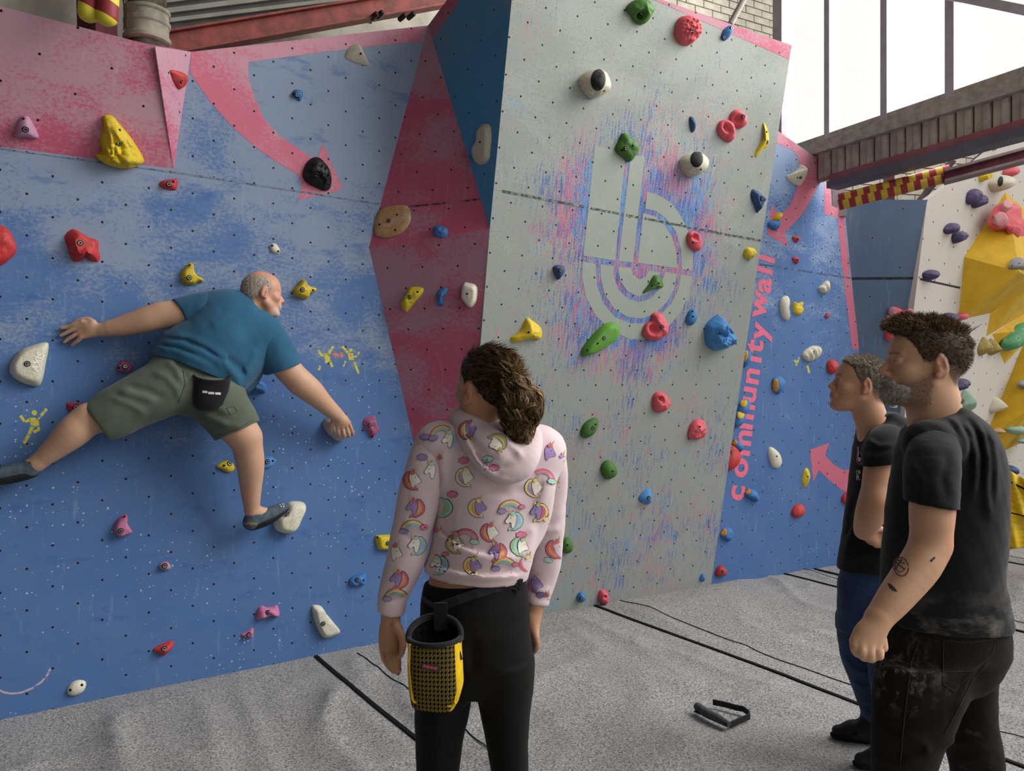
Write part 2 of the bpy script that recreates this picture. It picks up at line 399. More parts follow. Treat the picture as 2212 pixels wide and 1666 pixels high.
figure([disc(74, 892, 6), limb([(44, 898), (54, 912), (66, 906)], 3.5), limb([(80, 906), (90, 896), (101, 883)], 3.5),
        [(62, 903), (82, 902), (86, 922), (68, 924)], limb([(70, 922), (62, 940), (52, 958)], 3.8), limb([(82, 920), (84, 928), (72, 934)], 3.5)])
figure([limb([(687, 757), (694, 768), (706, 765)], 2.6), limb([(708, 768), (713, 758), (720, 748)], 2.8), [(700, 764), (711, 762), (714, 782), (702, 786)],
        limb([(712, 780), (716, 788), (718, 793)], 2.8), limb([(692, 790), (688, 800)], 2.6)])
figure([disc(758, 757, 4), limb([(739, 748), (746, 756), (753, 764)], 2.8), limb([(764, 772), (772, 768), (776, 760)], 2.0), [(750, 762), (763, 764), (764, 778), (754, 778)],
        limb([(765, 782), (770, 795), (775, 807)], 2.6), limb([(746, 780), (742, 792)], 1.8)])
coat('painted_arrow', PL, [(717, 767), (725, 760), (726, 764), (736, 764), (737, 760), (743, 768), (737, 775), (736, 771), (726, 771), (725, 775)], M_ORA, wl, .0008)
M_CHK = chipped('pink_chalk_line', '#b9a3b0', '#3d659e')
coat('chalk_line', PL, limb([(-8, 1488), (8, 1496), (25, 1499), (48, 1496), (72, 1486), (90, 1473), (102, 1459), (109, 1444)], 2.2), M_CHK, wl, .0008)
M_YEL2 = M_YEL
for p in (limb([(1716, 778), (1722, 786)], 2.2), limb([(1726, 772), (1720, 790)], 2.0), limb([(1744, 790), (1748, 806)], 2.2)): coat('painted_figure', PR, p, M_YEL2, wr, .0008)

# ------------------------------------------------------------------ pink box volume, upper left
def solid(name, faces, mat, parent, thick_back=None, uvp=None):
    """closed shape from lists of 3-D outlines; each outline gets its own board part"""
    for pts, pl in faces: slab(name, pl, pts, .018, mat, parent)
vt0 = PV.hit(-420, -95); vb0 = PV.hit(-420, 256); vt1 = PV.hit(335, 100)
vol = empty('climbing_volume', vb, 'large pink slanting box volume bolted high on the left blue wall', 'volume')
slab('front_panel', PV, [va if False else PV.hit(-420, 263), PV.hit(-420, -95), vt1, vb], .005, M_LP, vol)
slab('side_panel', PVs, [vb, PVs.hit(335, 100), vd], .005, M_LP, vol)
_tp = Plane.of3(vt1, vd, PV.hit(-420, -95)); slab('top_panel', _tp, [vt1, PV.hit(-420, -95), PL.hit(-420, -60), vd], .018, M_LP, vol)

# ------------------------------------------------------------------ floor and crash mats
M_CONC = plain('concrete_floor', '#6a6863', .85, .1, .1, 6)
fl = mesh('floor', *box_data((0, 4, -.32), (1, 0, 0), (0, 1, 0), (0, 0, 1), 30, 26, .1), M_CONC); fl['kind'] = 'structure'
def carpet_mat():
    k = Mat('grey_marl_carpet', .95, .05); o = k.obj()
    f1 = k.noise(o, 230, 2, .9); f2 = k.noise(o, 1.4, 3, .5); f3 = k.noise(o, 95, 2, .7)
    t = k.math('ADD', k.math('MULTIPLY', f1, .6), k.math('MULTIPLY', f3, .4))
    c = k.mix(k.rng(t, .40, .60), lin('#414246'), lin('#c4c2bf'))
    c = k.mix(k.rng(f2, .35, .7, 0, .22), c, lin('#8a8a90'))
    k.color(c); k.bump(f1, .5, .003); return k.m
M_CARP = carpet_mat(); M_BLK = plain('black_webbing', '#17181a', .8, .15, .2, 80)
rs = np.random.RandomState(3)
def vnoise(x, y, seed=0):
    xi, yi = np.floor(x).astype(int), np.floor(y).astype(int); xf, yf = x-xi, y-yi
    h = lambda a, b: np.modf(np.abs(np.sin(a*127.1+b*311.7+seed*74.7)*43758.5453))[0]
    sx, sy = xf*xf*(3-2*xf), yf*yf*(3-2*yf)
    return (h(xi, yi)*(1-sx)+h(xi+1, yi)*sx)*(1-sy)+(h(xi, yi+1)*(1-sx)+h(xi+1, yi+1)*sx)*sy
def wrinkle(s, t):
    a = vnoise(s*1.0+.35*t, t*.9, 1)*1.6
    w = 0
    for sd, fx, fy, am in ((2, 1.9, .7, .024), (5, 1.1, 1.6, .016), (9, 3.6, 1.1, .016), (13, 1.6, 3.2, .011)):
        q = vnoise(s*fx+a, t*fy-a*.6, sd); w = w + am*(1-np.abs(2*q-1))**3.5
    return w + .012*vnoise(s*.7, t*.7, 21) - .012
FLAT = []
for _x, _y in ((1560, 1545), (1845, 1603), (1900, 1670), (1935, 2000), (2095, 1925), (938, 1990), (1108, 1990)):
    _p = floor_at(_x, _y)-A0; FLAT.append((_p.x*DL.x+_p.y*DL.y, _p.x*DV.x+_p.y*DV.y))
def height(S, T):
    Z = wrinkle(S, T); m = np.clip((np.asarray(T)+.05)/.5, .08, 1)*np.ones_like(Z)
    for a, b in FLAT: m = m*np.clip((np.hypot(S-a, T-b)-.16)/.22, 0, 1)
    return Z*m
def mat_piece(s0, s1, t0, t1, label, step=.028):
    ns, nt = max(2, int((s1-s0)/step)), max(2, int((t1-t0)/step))
    S, T = np.meshgrid(np.linspace(s0, s1, ns), np.linspace(t0, t1, nt))
    Z = height(S, T)
    edge = np.minimum(np.minimum(S-s0, s1-S), .12)/.12
    Z = Z*np.clip(edge, 0.15, 1) + .003*np.clip(1-edge, 0, 1)
    X = A0.x + S*DL.x + T*DV.x; Yc = A0.y + S*DL.y + T*DV.y
    org = Vector((A0.x+(s0+s1)/2*DL.x+1.5*DV.x, A0.y+(s0+s1)/2*DL.y+1.5*DV.y, -.27))
    top = np.stack([X.ravel(), Yc.ravel(), Z.ravel()], 1)
    idx = np.arange(ns*nt).reshape(nt, ns)
    Fq = np.stack([idx[:-1, :-1].ravel(), idx[:-1, 1:].ravel(), idx[1:, 1:].ravel(), idx[1:, :-1].ravel()], 1)[:, ::-1]
    rim = list(idx[0, :]) + list(idx[1:, -1]) + list(idx[-1, -2::-1]) + list(idx[-2:0:-1, 0])
    low = top[rim].copy(); low[:, 2] = -.268; n0 = len(top); R = len(rim)
    side = [(rim[i], rim[(i+1) % R], n0+(i+1) % R, n0+i) for i in range(R)]
    o = mesh('crash_mat', [tuple(p) for p in np.vstack([top, low])], [tuple(f) for f in Fq]+side+[tuple(range(n0, n0+R))], M_CARP, None, org, smooth=True)
    o.data.set_sharp_from_angle(angle=math.radians(60)); fix(o.data)
    return tag(o, label, 'mat')
def fp(s, t, z=0.0): return Vector((A0.x+s*DL.x+t*DV.x, A0.y+s*DL.y+t*DV.y, z))
SEAMS = [-2.6, 1.53, 3.52, 5.39, 7.35, 9.4]
LBL = ['grey carpet crash mat under the climber, left of the first black seam', 'grey carpet crash mat behind and beside the woman in the pink hoodie',
       'grey carpet crash mat with the black strap loop lying on it', 'grey carpet crash mat running behind the two men in black',
       'grey carpet crash mat beside the yellow net sheet, far right']
mats = []
for i in range(5):
    bk = -.03 if i < 2 else -1.2 - (.6 if i == 4 else 0)
    mats.append(mat_piece(SEAMS[i]+.004, SEAMS[i+1]-.004, bk if i else -.02, 6.0 if i < 4 else 4.0, LBL[i]))
def seam_strip(s, t0, t1, w, parent, name):
    ts = np.linspace(t0, t1, 90); V, Fc = [], []
    for i, t in enumerate(ts):
        zz = float(height(np.array(s), np.array(t)))*.15+.006; dx = .012*math.sin(t*2.1+s*3)*math.sin(t*.9)
        for ds, dz in ((-w/2, -.004), (-w/2, .004), (w/2, .004), (w/2, -.004)): V.append(fp(s+ds+dx, t, zz+dz))
        if i:
            b = (i-1)*4; Fc += [(b+k, b+(k+1) % 4, b+4+(k+1) % 4, b+4+k) for k in range(4)]
    Fc += [(3, 2, 1, 0), tuple(len(V)-4+k for k in range(4))]
    o = mesh(name, V, Fc, M_BLK, parent); fix(o.data)
for i, s, t0 in ((0, 1.53, .02), (1, 3.52, -.1), (2, 5.39, -.35), (3, 7.35, -.8)):
    seam_strip(s, t0, 5.6, .022, mats[i], 'edge_strip')
    def thin(s, t0, t1, w, parent): pass
    ts = np.linspace(t0+.1, 5.4, 120)
    tube('stitch_line', [fp(s+.21+.01*math.sin(t*3), t, float(height(np.array(s+.21), np.array(t)))+.003) for t in ts], .0026, M_BLK, mats[i+1], seg=5)
seam_strip(5.74, -.45, 5.4, .018, mats[3], 'edge_strip')
a = floor_at(72, 1662); d1 = DL*.05; d2 = DV*.05
mesh('hook_patch', *box_data(a+Vector((0, 0, .004)), DL, DV, (0, 0, 1), .08, .07, .006), plain('grey_patch', '#4b4d50', .9), mats[0])

# black strap loop lying on the mat
M_STR = plain('black_strap', '#222326', .7, .3, .2, 60); M_ROLL = plain('rolled_dark_fabric', '#55565a', .85, .1, .2, 60)
zf = lambda x, y, h=.02: floor_at(x, y, h)
lp = empty('strap_loop', zf(1560, 1545, 0.02), 'black strap loop with rolled fabric side lying on grey mat', 'strap')
tube('rolled_fabric', [zf(1506, 1526, .035), zf(1525, 1540, .035), zf(1548, 1551, .035), zf(1575, 1566, .03)], [.020, .022, .021, .014], M_ROLL, lp)
def ribbon(name, pts, w, mat, parent, t=.004):
    V, Fc = [], []
    for i, p in enumerate(pts):
        d = (pts[min(i+1, len(pts)-1)]-pts[max(i-1, 0)]).normalized(); s = d.cross(Vector((0, 0, 1))).normalized()
        for q in (Vector((0, 0, -w/2))-s*t, Vector((0, 0, w/2))-s*t, Vector((0, 0, w/2))+s*t, Vector((0, 0, -w/2))+s*t): V.append(p+q)
        if i:
            b = (i-1)*4; Fc += [(b+k, b+(k+1) % 4, b+4+(k+1) % 4, b+4+k) for k in range(4)]
    Fc += [(3, 2, 1, 0), tuple(len(V)-4+k for k in range(4))]
    o = mesh(name, V, Fc, mat, parent); fix(o.data); return o
ribbon('strap', [zf(1540, 1517, .03), zf(1565, 1522, .03), zf(1590, 1529, .03), zf(1606, 1532, .03), zf(1618, 1541, .03), zf(1619, 1548, .03), zf(1600, 1556, .025), zf(1577, 1567, .02)], .026, M_STR, lp)
mesh('flap', [zf(1498, 1537, .022), zf(1512, 1530, .04), zf(1572, 1569, .035), zf(1570, 1570, .018), zf(1535, 1553, .018),
     zf(1498, 1538, .016), zf(1512, 1531, .034), zf(1572, 1570, .03), zf(1570, 1571, .012), zf(1535, 1554, .012)],
     [(0, 1, 2, 3, 4), (9, 8, 7, 6, 5), (0, 5, 6, 1), (1, 6, 7, 2), (2, 7, 8, 3), (3, 8, 9, 4), (4, 9, 5, 0)], M_STR, lp)

# unseen slab added to cut sky light over left and middle, right stays open
ro = mesh('ceiling_sky_blocker', *box_data((-4.2, 2.0, 6.6), (1, 0, 0), (0, 1, 0), (0, 0, 1), 12.8, 18, .1), plain('sky_blocker_dark', '#55524d', .8, .2, .1, 3)); ro['kind'] = 'structure'
M_REAR = plain('sky_blocker_grey', '#8d8a84', .9, .1, .1, 4)
for nm, c, sx, sy in (('rear_sky_blocker', (-3.6, -5.0, 3.1), 11.6, .15), ('side_sky_blocker', (-9.4, 1.5, 3.1), .15, 13)):  # unseen walls added to block sky light from behind the camera and the left
    rw = mesh(nm, *box_data(c, (1, 0, 0), (0, 1, 0), (0, 0, 1), sx, sy, 6.9), M_REAR); rw['kind'] = 'structure'
# ------------------------------------------------------------------ steel, roof and masonry, upper left
M_RED = plain('red_oxide_steel', '#8a3b33', .55, .4, .25, 14, .1); M_MAR = plain('maroon_steel', '#5c2a31', .6, .3, .2, 10)
M_PLA = plain('white_rendered_wall', '#c9c4b6', .9, .1, .12, 7, .6); M_DKS = plain('dark_roof_sheet', '#4b4a47', .6, .3, .15, 8); M_RIB = plain('pale_roof_rib', '#8c8a80', .6, .3, .12, 8)
def offp(pl, off): return Plane(pl.p0+pl.n*off, pl.n, pl.u)
PL6, PL4, PL2 = offp(PL, -.75), offp(PL, -.5), offp(PL, -.22)
bw = board('wall_gable', PL6, [(-500, -500), (-500, 420), (1100, 300), (1100, -500)], M_PLA, .1); bw['kind'] = 'structure'; bw['label'] = 'white rendered gable wall above the climbing wall'
rf = board('ceiling', PL4, [(352, -420), (752, -420), (758, 6), (362, 66)], M_DKS, .03); rf['kind'] = 'structure'
for (a, b, w) in (((355, 26), (640, -10), .028), ((358, 47), (752, -2), .022), ((355, 5), (560, -22), .02)):
    bar('roof_rib', PL4.hit(*a, .02), PL4.hit(*b, .02), .04, w, M_RIB, rf)
ld = board('trim_ledge', offp(PL, -.45), [(358, 64), (757, 8), (760, 30), (362, 92)], M_PLA, .12); ld['kind'] = 'structure'
def ibeam(name, a, b, h, w, mat, parent=None, org=None, up=(0, 0, 1), t=.012):
    a, b = Vector(a), Vector(b); d = (b-a).normalized(); s = d.cross(Vector(up)).normalized(); u = s.cross(d); c = (a+b)/2; L = (b-a).length
    V, Fc = join([box_data(c, d, s, u, L, t, h-2*t), box_data(c+u*(h/2-t/2), d, s, u, L, w, t), box_data(c-u*(h/2-t/2), d, s, u, L, w, t)])
    o = mesh(name, V, Fc, mat, parent, org); fix(o.data); return o
ba, bb = PL2.hit(330, 96), PL2.hit(1075, -32)
bm = empty('roof_beam', ba, 'red oxide steel beam running above the blue wall', 'beam')
ibeam('beam_web', ba+Vector((0, 0, -.015)), bb+Vector((0, 0, -.015)), .125, .10, M_RED, bm)
M_RUST = plain('rusty_bolt', '#3a2a26', .7, .3, .3, 60)
for px, py in ((813, 30), (825, 27), (874, 33), (893, 30)):
    p = PL2.hit(px, py, .08); tube('beam_bolt', [p-PL.n*.07, p, p+PL.n*.012], [.018, .018, .009], M_RUST, bm, seg=6, smooth=False)
col1 = bar('steel_post', at(785, 60, 5.6), at(768, -140, 5.6), .14, .14, M_MAR); tag(col1, 'dark maroon steel post behind the red beam', 'post')
col2 = bar('steel_post', at(213, 120, 4.35), at(205, -140, 4.35), .24, .1, M_MAR); tag(col2, 'maroon steel post behind the padded yellow poles', 'post')
# cast drain pipe
M_PIPE = plain('weathered_iron_pipe', '#9a9587', .8, .15, .25, 9, .4); M_PIPD = plain('grimy_iron_pipe', '#5a5347', .9, .1, .4, 14, .6)
pc = PL.hit(318, 60, .02); pc2 = Vector((pc.x, pc.y, 0))
pp = empty('drain_pipe', (pc.x, pc.y, 3.0), 'weathered grey cast drain pipe with collar above the pink volume', 'pipe')
tube('pipe_shaft', [Vector((pc.x, pc.y, 3.05)), Vector((pc.x, pc.y, 3.75))], .092, M_PIPD, pp, seg=28)
zz = lambda y: EYE + (CY-y)/F_PX*pc.y
prof = [(96, .098), (92, .112), (84, .115), (80, .106), (74, .104), (60, .104), (56, .112), (50, .113), (46, .104), (34, .103), (30, .112), (24, .112), (21, .098)]
V, Fc = [], []; n = 32
for y, r in prof:
    for k in range(n): V.append(Vector((pc.x+r*math.cos(2*math.pi*k/n), pc.y+r*math.sin(2*math.pi*k/n), zz(y))))
for i in range(len(prof)-1): Fc += [(i*n+k, i*n+(k+1) % n, (i+1)*n+(k+1) % n, (i+1)*n+k) for k in range(n)]
Fc += [tuple(reversed(range(n))), tuple(range((len(prof)-1)*n, len(prof)*n))]
o = mesh('pipe_collar', V, Fc, M_PIPE, pp, smooth=True); fix(o.data); o.data.set_sharp_from_angle(angle=math.radians(35))
# padded poles above the volume
def striped(name, c1, c2, axis=2, freq=3.0, duty=.34, skew=.15, phase=0.0):
    k = Mat(name, .5, .3); o = k.obj(); sep = k.t.nodes.new('ShaderNodeSeparateXYZ'); k.t.links.new(o, sep.inputs[0])
    t = k.math('ADD', k.math('MULTIPLY', sep.outputs[axis], freq), k.math('ADD', k.math('MULTIPLY', sep.outputs[(axis+1) % 3], skew*freq), phase))
    m = k.math('LESS_THAN', k.math('FRACT', t), duty); k.color(k.mix(m, lin(c1), lin(c2))); return k.m
M_PAD = striped('yellow_maroon_padding', '#d8c93e', '#8d2f35', 2, 4.2, .30, .5, .853)
pd = empty('padded_pole', at(208, 45, 3.55), 'yellow and maroon striped padded pole pair hanging at top left', 'padding')
for x, yb in ((192, 46), (231, 54)):
    b = at(x, yb, 3.5); t = b + Vector((.0, .03, .36))
    tube('padding_roll', [b, b+Vector((0, 0, .012)), b+Vector((0, 0, .03)), (b+t)/2, t], [.02, .038, .046, .046, .046], M_PAD, pd, seg=20)
for x0, y0, x1, y1 in ((268, 66, 262, -30), (273, 60, 268, -30)):
    tube('tie_wire', [at(x0, y0, 3.6), at((x0+x1)/2+4, (y0+y1)/2, 3.6), at(x1, y1, 3.6)], .004, M_RUST, pd, seg=5)

# ------------------------------------------------------------------ glazed wall on the right
M_FRM = plain('grey_steel_window_bar', '#b5a9b0', .6, .3, .08, 10); M_SILL = plain('grimy_window_sill', '#b3a79f', .9, .1, .16, 16, .4)
M_CLAD = plain('brown_grey_cladding', '#b9a79e', .75, .2, .16, 9, .2)
def glass_mat():
    k = Mat('window_glass'); t = k.t; tr = t.nodes.new('ShaderNodeBsdfTransparent'); gl = t.nodes.new('ShaderNodeBsdfGlossy'); gl.inputs['Roughness'].default_value = .03
    mx = t.nodes.new('ShaderNodeMixShader'); mx.inputs[0].default_value = .04; t.links.new(tr.outputs[0], mx.inputs[1]); t.links.new(gl.outputs[0], mx.inputs[2])
    t.links.new(mx.outputs[0], t.nodes['Material Output'].inputs[0]); return k.m
M_GLASS = glass_mat()
win = empty('window_1', PB.hit(1760, 315), kind='structure'); win['label'] = 'tall bright steel framed window above the cladding'
mull = [1683, 1790, 1913, 2055, 2232, 2470]
def bh(x, y, off=0): return PB.hit(x, y, off)
glassY = lambda x: 311-.340*(x-1726)
railY = lambda x: 321-.326*(x-1736)
topY = lambda x: 337-.305*(x-1757)
botY = lambda x: 378.6-.287*(x-1795)
redY = lambda x: 394-.280*(x-1795)
darkY = lambda x: 409-.265*(x-1795)
def span(name, f0, f1, x0, x1, thick, off, mat, parent): return slab(name, PB, [bh(x0, f0(x0)), bh(x1, f0(x1)), bh(x1, f1(x1)), bh(x0, f1(x0))], thick, mat, parent, off=off)
for i in range(len(mull)-1):
    x0, x1 = mull[i], mull[i+1]
    slab('pane', PB, [bh(x0, glassY(x0)+4, -.04), bh(x1, glassY(x1)+4, -.04), bh(x1, -420, -.04), bh(x0, -420, -.04)], .006, M_GLASS, win)
for x, w in zip(mull, (.10, .05, .055, .065, .06, .07)):
    bar('mullion', bh(x, railY(x)), bh(x, -420), w, .05, M_FRM, win, up=PB.n)
bar('transom', bh(2040, -12, .05), bh(2480, 78, .05), .06, .06, M_FRM, win)
span('sill', glassY, railY, 1640, 2480, .07, .02, M_SILL, win)
span('sill_rail', railY, topY, 1640, 2480, .10, .055, M_SILL, win)
cl = empty('wall_cladding', bh(1800, 380), kind='structure'); cl['label'] = 'ribbed brown cladding under the window'
span('cladding_sheet', lambda x: topY(x)-6, lambda x: botY(x)+6, 1700, 2480, .03, -.02, M_CLAD, cl)
xs = [1766]
while xs[-1] < 2440: xs.append(xs[-1]+ 29*(1+ (xs[-1]-1766)/900))
for a, b in zip(xs[:-1], xs[1:]):
    g = (b-a)*.12
    slab('cladding_panel', PB, [bh(a+g, topY(a+g)), bh(b, topY(b)), bh(b, botY(b)), bh(a+g, botY(a+g))], .028, M_CLAD, cl, off=.008)
    m_ = a+g+(b-a)*.52
    slab('cladding_rib', PB, [bh(m_, topY(m_)+4), bh(b-1, topY(b)+4), bh(b-1, botY(b)), bh(m_, botY(m_))], .012, M_CLAD, cl, off=.020)
M_MB = plain('maroon_painted_beam', '#9a5560', .5, .4, .12, 8); M_NAVY = plain('dark_steel_flange', '#68636f', .6, .3, .1, 8)
rb = empty('lintel_beam', bh(1795, 400), 'maroon steel beam carrying the cladding under the window', 'beam')
span('beam_web', botY, redY, 1796, 2480, .08, .03, M_MB, rb)
span('beam_flange', redY, darkY, 1796, 2480, .14, .06, M_NAVY, rb)
# bricks: pale painted masonry
M_BRK = plain('white_painted_brick', '#d8d2c2', .9, .1, .12, 12, .4); M_MORT = plain('dirty_mortar', '#9b9382', .95, .05, .2, 20)
def inside(x, y, poly):
    c = False
    for i in range(len(poly)):
        (x0, y0), (x1, y1) = poly[i], poly[i-1]
        if (y0 > y) != (y1 > y) and x < (x1-x0)*(y-y0)/(y1-y0)+x0: c = not c
    return c
def proj(p): return CX+F_PX*p.x/p.y, CY-F_PX*(p.z-EYE)/p.y
def brick_wall(name, label, plane, poly, bwid=.225, bht=.075):
    root = empty(name, plane.hit(*poly[0]), kind='structure'); root['label'] = label
    board('mortar_bed', plane, poly, M_MORT, .1, root)
    uv = [plane.uv(plane.hit(x, y)) for x, y in poly]; u0, u1 = min(a for a, _ in uv), max(a for a, _ in uv); v0, v1 = min(b for _, b in uv), max(b for _, b in uv)
    V, Fc = box_data((0, 0, 0), plane.u, plane.n, plane.w, bwid-.012, .03, bht-.012)
    me = bpy.data.meshes.new('brick'); me.from_pydata([tuple(v) for v in V], [], Fc); me.materials.append(M_BRK); fix(me)
    cnt = 0; r = 0; v = v0+bht/2
    while v < v1:
        u = u0 + (bwid/2 if r % 2 else 0)
        while u < u1:
            p = plane.p0+plane.u*u+plane.w*v
            x, y = proj(p)
            if inside(x, y, poly) and cnt < 290:
                o = bpy.data.objects.new('brick', me); COL.objects.link(o); o.parent = root
                o.location = p + plane.n*random.uniform(.0, .006) - ORG[root]; cnt += 1
            u += bwid
        v += bht; r += 1
    return root
PGb = Plane.strike(C0+Vector((-.4, 1.3, 0)), (.88, .475, 0))
brick_wall('wall_brick', 'white painted brick wall behind the top of the grey overhang', PGb, [(1250, -180), (1690, -180), (1690, 130), (1560, 90), (1330, 20)])
PWb = Plane.strike(at(2000, 400, 8.6), (1, .25, 0))
brick_wall('wall_brick_far', 'pale brick wall beyond the slate panel', PWb, [(1780, 470), (1780, 350), (2300, 200), (2300, 330), (2150, 400), (2010, 470)])
tube('roof_pipe', [at(1578, 52, 5.5), at(1622, -30, 5.5)], .022, plain('dusty_brown_pipe', '#a39a90', .6), None, None, 8)
tag(bpy.data.objects['roof_pipe'], 'slanting dusty pipe in front of the white brick at the top', 'pipe')
# braces and padded pole in the far bay
M_BRC = plain('brown_steel_brace', '#7a6d70', .6, .3, .15, 10)
br = bar('steel_brace', at(2010, 440, 7.9), at(2180, 285, 7.4), .1, .05, M_BRC); tag(br, 'wide diagonal steel brace in front of the far brick wall', 'brace')
br = bar('steel_brace', at(1985, 436, 8.2), at(2060, 345, 7.9), .06, .04, M_BRC); tag(br, 'narrow diagonal steel brace left of the wide one', 'brace')
br = bar('steel_post', at(1808, 470, 6.7), at(1806, 395, 6.7), .12, .12, M_BRC); tag(br, 'short brown steel post beside the pink wall corner', 'post')
br = bar('steel_post', at(1921, 440, 7.2), at(1920, 372, 7.2), .07, .07, M_MAR); tag(br, 'short maroon hanger post above the padded pole', 'post')
pl = empty('padded_rail', at(1810, 436, 6.1), 'red and yellow banded padded rail under the maroon beam', 'padding')
p0, p1 = at(1812, 437, 6.1), at(2052, 374, 5.75)
M_YP, M_RPD = plain('yellow_vinyl_padding', '#c9a63c', .5, .3, .08, 20), plain('red_vinyl_padding', '#93323b', .5, .3, .08, 20)
nb = 17; d = (p1-p0); s_ = Vector((0, -1, .2)).normalized(); sd = Vector((0, 0, 1))
for half in (0, 1):
    for i in range(nb):
        red = i % 2 == 0
        sh_ = .3 if half else 0; a = p0+d*(max(0, i-sh_)/nb); b = p0+d*(min(nb, i+1-sh_)/nb); o_ = sd*(-.022 if half else .022)
        tube('padding_band', [a+o_, b+o_], .042, M_RPD if red else M_YP, pl, seg=14)
ra = bar('rail_beam', at(2040, 385, 5.76), at(2420, 282, 5.3), .1, .07, M_MAR, pl)
bar('rail_flange', at(2040, 394, 5.74), at(2420, 294, 5.28), .13, .018, M_BRC, pl)
bar('rail_flange', at(2040, 372, 5.74), at(2420, 268, 5.28), .13, .018, M_BRC, pl)

# ------------------------------------------------------------------ yellow volumes and net sheet
M_YV = plain('yellow_volume_paint', '#cfa62c', .7, .2, .10, 5)
def volume(label, outline, apex, offs):
    org = PW.hit(*outline[0]); root = empty('climbing_volume', org, label, 'volume')
    base = [PW.hit(x, y) for x, y in outline]; ap = [PW.hit(x, y, o) for (x, y), o in zip(apex, offs)]
    n = len(base)
    if len(ap) == 1:
        for i in range(n):
            V = [base[i], base[(i+1) % n], ap[0]]
            nn = (V[1]-V[0]).cross(V[2]-V[0]).normalized(); nn = nn if nn.dot(-V[0]) > 0 else -nn
            W = V+[p-nn*.018 for p in V]
            o = mesh('facet_panel', W, [(0, 1, 2), (5, 4, 3), (0, 3, 4, 1), (1, 4, 5, 2), (2, 5, 3, 0)], M_YV, root); fix(o.data)
    return root
volume('large yellow faceted volume with coral and grey holds, upper right', [(2172, 415), (2083, 555), (2070, 692), (2300, 640), (2290, 520)], [(2203, 588)], [.42])
volume('yellow faceted volume lower and right of the large one', [(2160, 600), (2146, 640), (2130, 727), (2262, 650), (2290, 560)], [(2235, 610)], [.25])
volume('yellow volume carrying the long green hold', [(2143, 722), (2170, 787), (2260, 690), (2230, 668)], [(2200, 715)], [.1])
volume('tall yellow volume at the right edge above the net sheet', [(2212, 740), (2126, 950), (2160, 978), (2300, 915), (2300, 700)], [(2228, 880)], [.3])
# ------------------------------------------------------------------ climbing holds
from mathutils import noise as mnoise
def hold_mat(name, c, chalk=.35, rough=.62, chalk_c='#d9d6d0'):
    k = Mat(name, rough, .3); o = k.obj()
    f = k.noise(o, 11, 5, .65); g = k.noise(o, 120, 3, .6)
    base = lin(c); d = tuple(x*.72 for x in base[:3])+(1,)
    col = k.mix(k.rng(g, .35, .65), d, base)
    col = k.mix(k.rng(f, .5, .78, 0, chalk), col, lin(chalk_c))
    k.color(col); k.bump(g, .25, .004); return k.m
HM = {n: hold_mat('resin_'+n, c, ch) for n, c, ch in (('yellow', '#dcc02a', .12), ('red', '#c63a3a', .15), ('lilac', '#b98aa8', .2), ('pink', '#c9789f', .15),
    ('cream', '#d6cfb9', .1), ('ivory', '#dedac6', .1), ('bone', '#c9c3b0', .12), ('blue', '#3a78b8', .12), ('navy', '#2f4d7a', .12), ('sky', '#4b8fd0', .1), ('black', '#1d1e20', .18),
    ('green', '#47762f', .10), ('lime', '#5f9a34', .10), ('coral', '#e0606b', .12), ('purple', '#4d4167', .15), ('grey', '#8f8f92', .3), ('tan', '#b98f62', .5), ('mauve', '#a85a80', .2),
    ('orange', '#d08a2c', .15), ('ochre', '#a08a42', .4), ('jade', '#4f9a68', .35), ('crimson', '#b02f3c', .15), ('mint', '#8fb09a', .5), ('amber', '#e0b32a', .05), ('stone', '#bdb9ac', .1), ('coral_pale', '#d48f94', .3))}
M_STEEL = plain('bolt_steel', '#9a9a98', .35, .5, .1, 80, 0, .8); M_HOLE = plain('bolt_recess', '#141416', .8, .1, 0, 10)
def _bolt_mesh():
    V, Fc, mi = [], [], []
    def ring(r, z, n=14):
        i = len(V); V.extend([(r*math.cos(2*math.pi*k/n), r*math.sin(2*math.pi*k/n), z) for k in range(n)]); return list(range(i, i+n))
    a = ring(.0145, -.004); b = ring(.0135, .0012); c = ring(.0105, .0014); d = ring(.0095, .003); e = ring(.006, .003); f = ring(.005, -.001)
    for p, q, m in ((a, b, 1), (b, c, 1), (c, d, 0), (d, e, 0), (e, f, 1)):
        for k in range(14): Fc.append((p[k], p[(k+1) % 14], q[(k+1) % 14], q[k])); mi.append(m)
    Fc.append(tuple(f)); mi.append(1)
    me = bpy.data.meshes.new('bolt'); me.from_pydata(V, [], Fc); me.polygons.foreach_set('material_index', mi); me.materials.append(M_STEEL); me.materials.append(M_HOLE); fix(me); return me
def _screw_mesh():
    V, Fc = tube_data([(0, 0, -.003), (0, 0, .0015)], .0062, 10); me = bpy.data.meshes.new('screw_hole'); me.from_pydata([tuple(v) for v in V], [], Fc); me.materials.append(M_HOLE); fix(me); return me
BOLT, SCREW = _bolt_mesh(), _screw_mesh()
def crom(P, n):
    m = len(P); out = []
    L = [(Vector(P[(i+1) % m])-Vector(P[i])).length for i in range(m)]; T = sum(L)
    for i in range(m):
        c = max(2, round(n*L[i]/T)); p0, p1, p2, p3 = (Vector(P[(i+j) % m]) for j in (-1, 0, 1, 2))
        for k in range(c):
            t = k/c; out.append(.5*((2*p1)+(p2-p0)*t+(2*p0-5*p1+4*p2-p3)*t*t+(3*p1-p0-3*p2+p3)*t**3))
    return out
def prof(style, r):
    if style == 'flat': return min(1.0, (1-r)/.26)**.55*(.86+.14*(1-r))
    if style == 'cone': return (1-r)**.72
    if style == 'ridge': return (1-r**1.6)**.8
    return max(0.0, 1-r**2.3)**.55
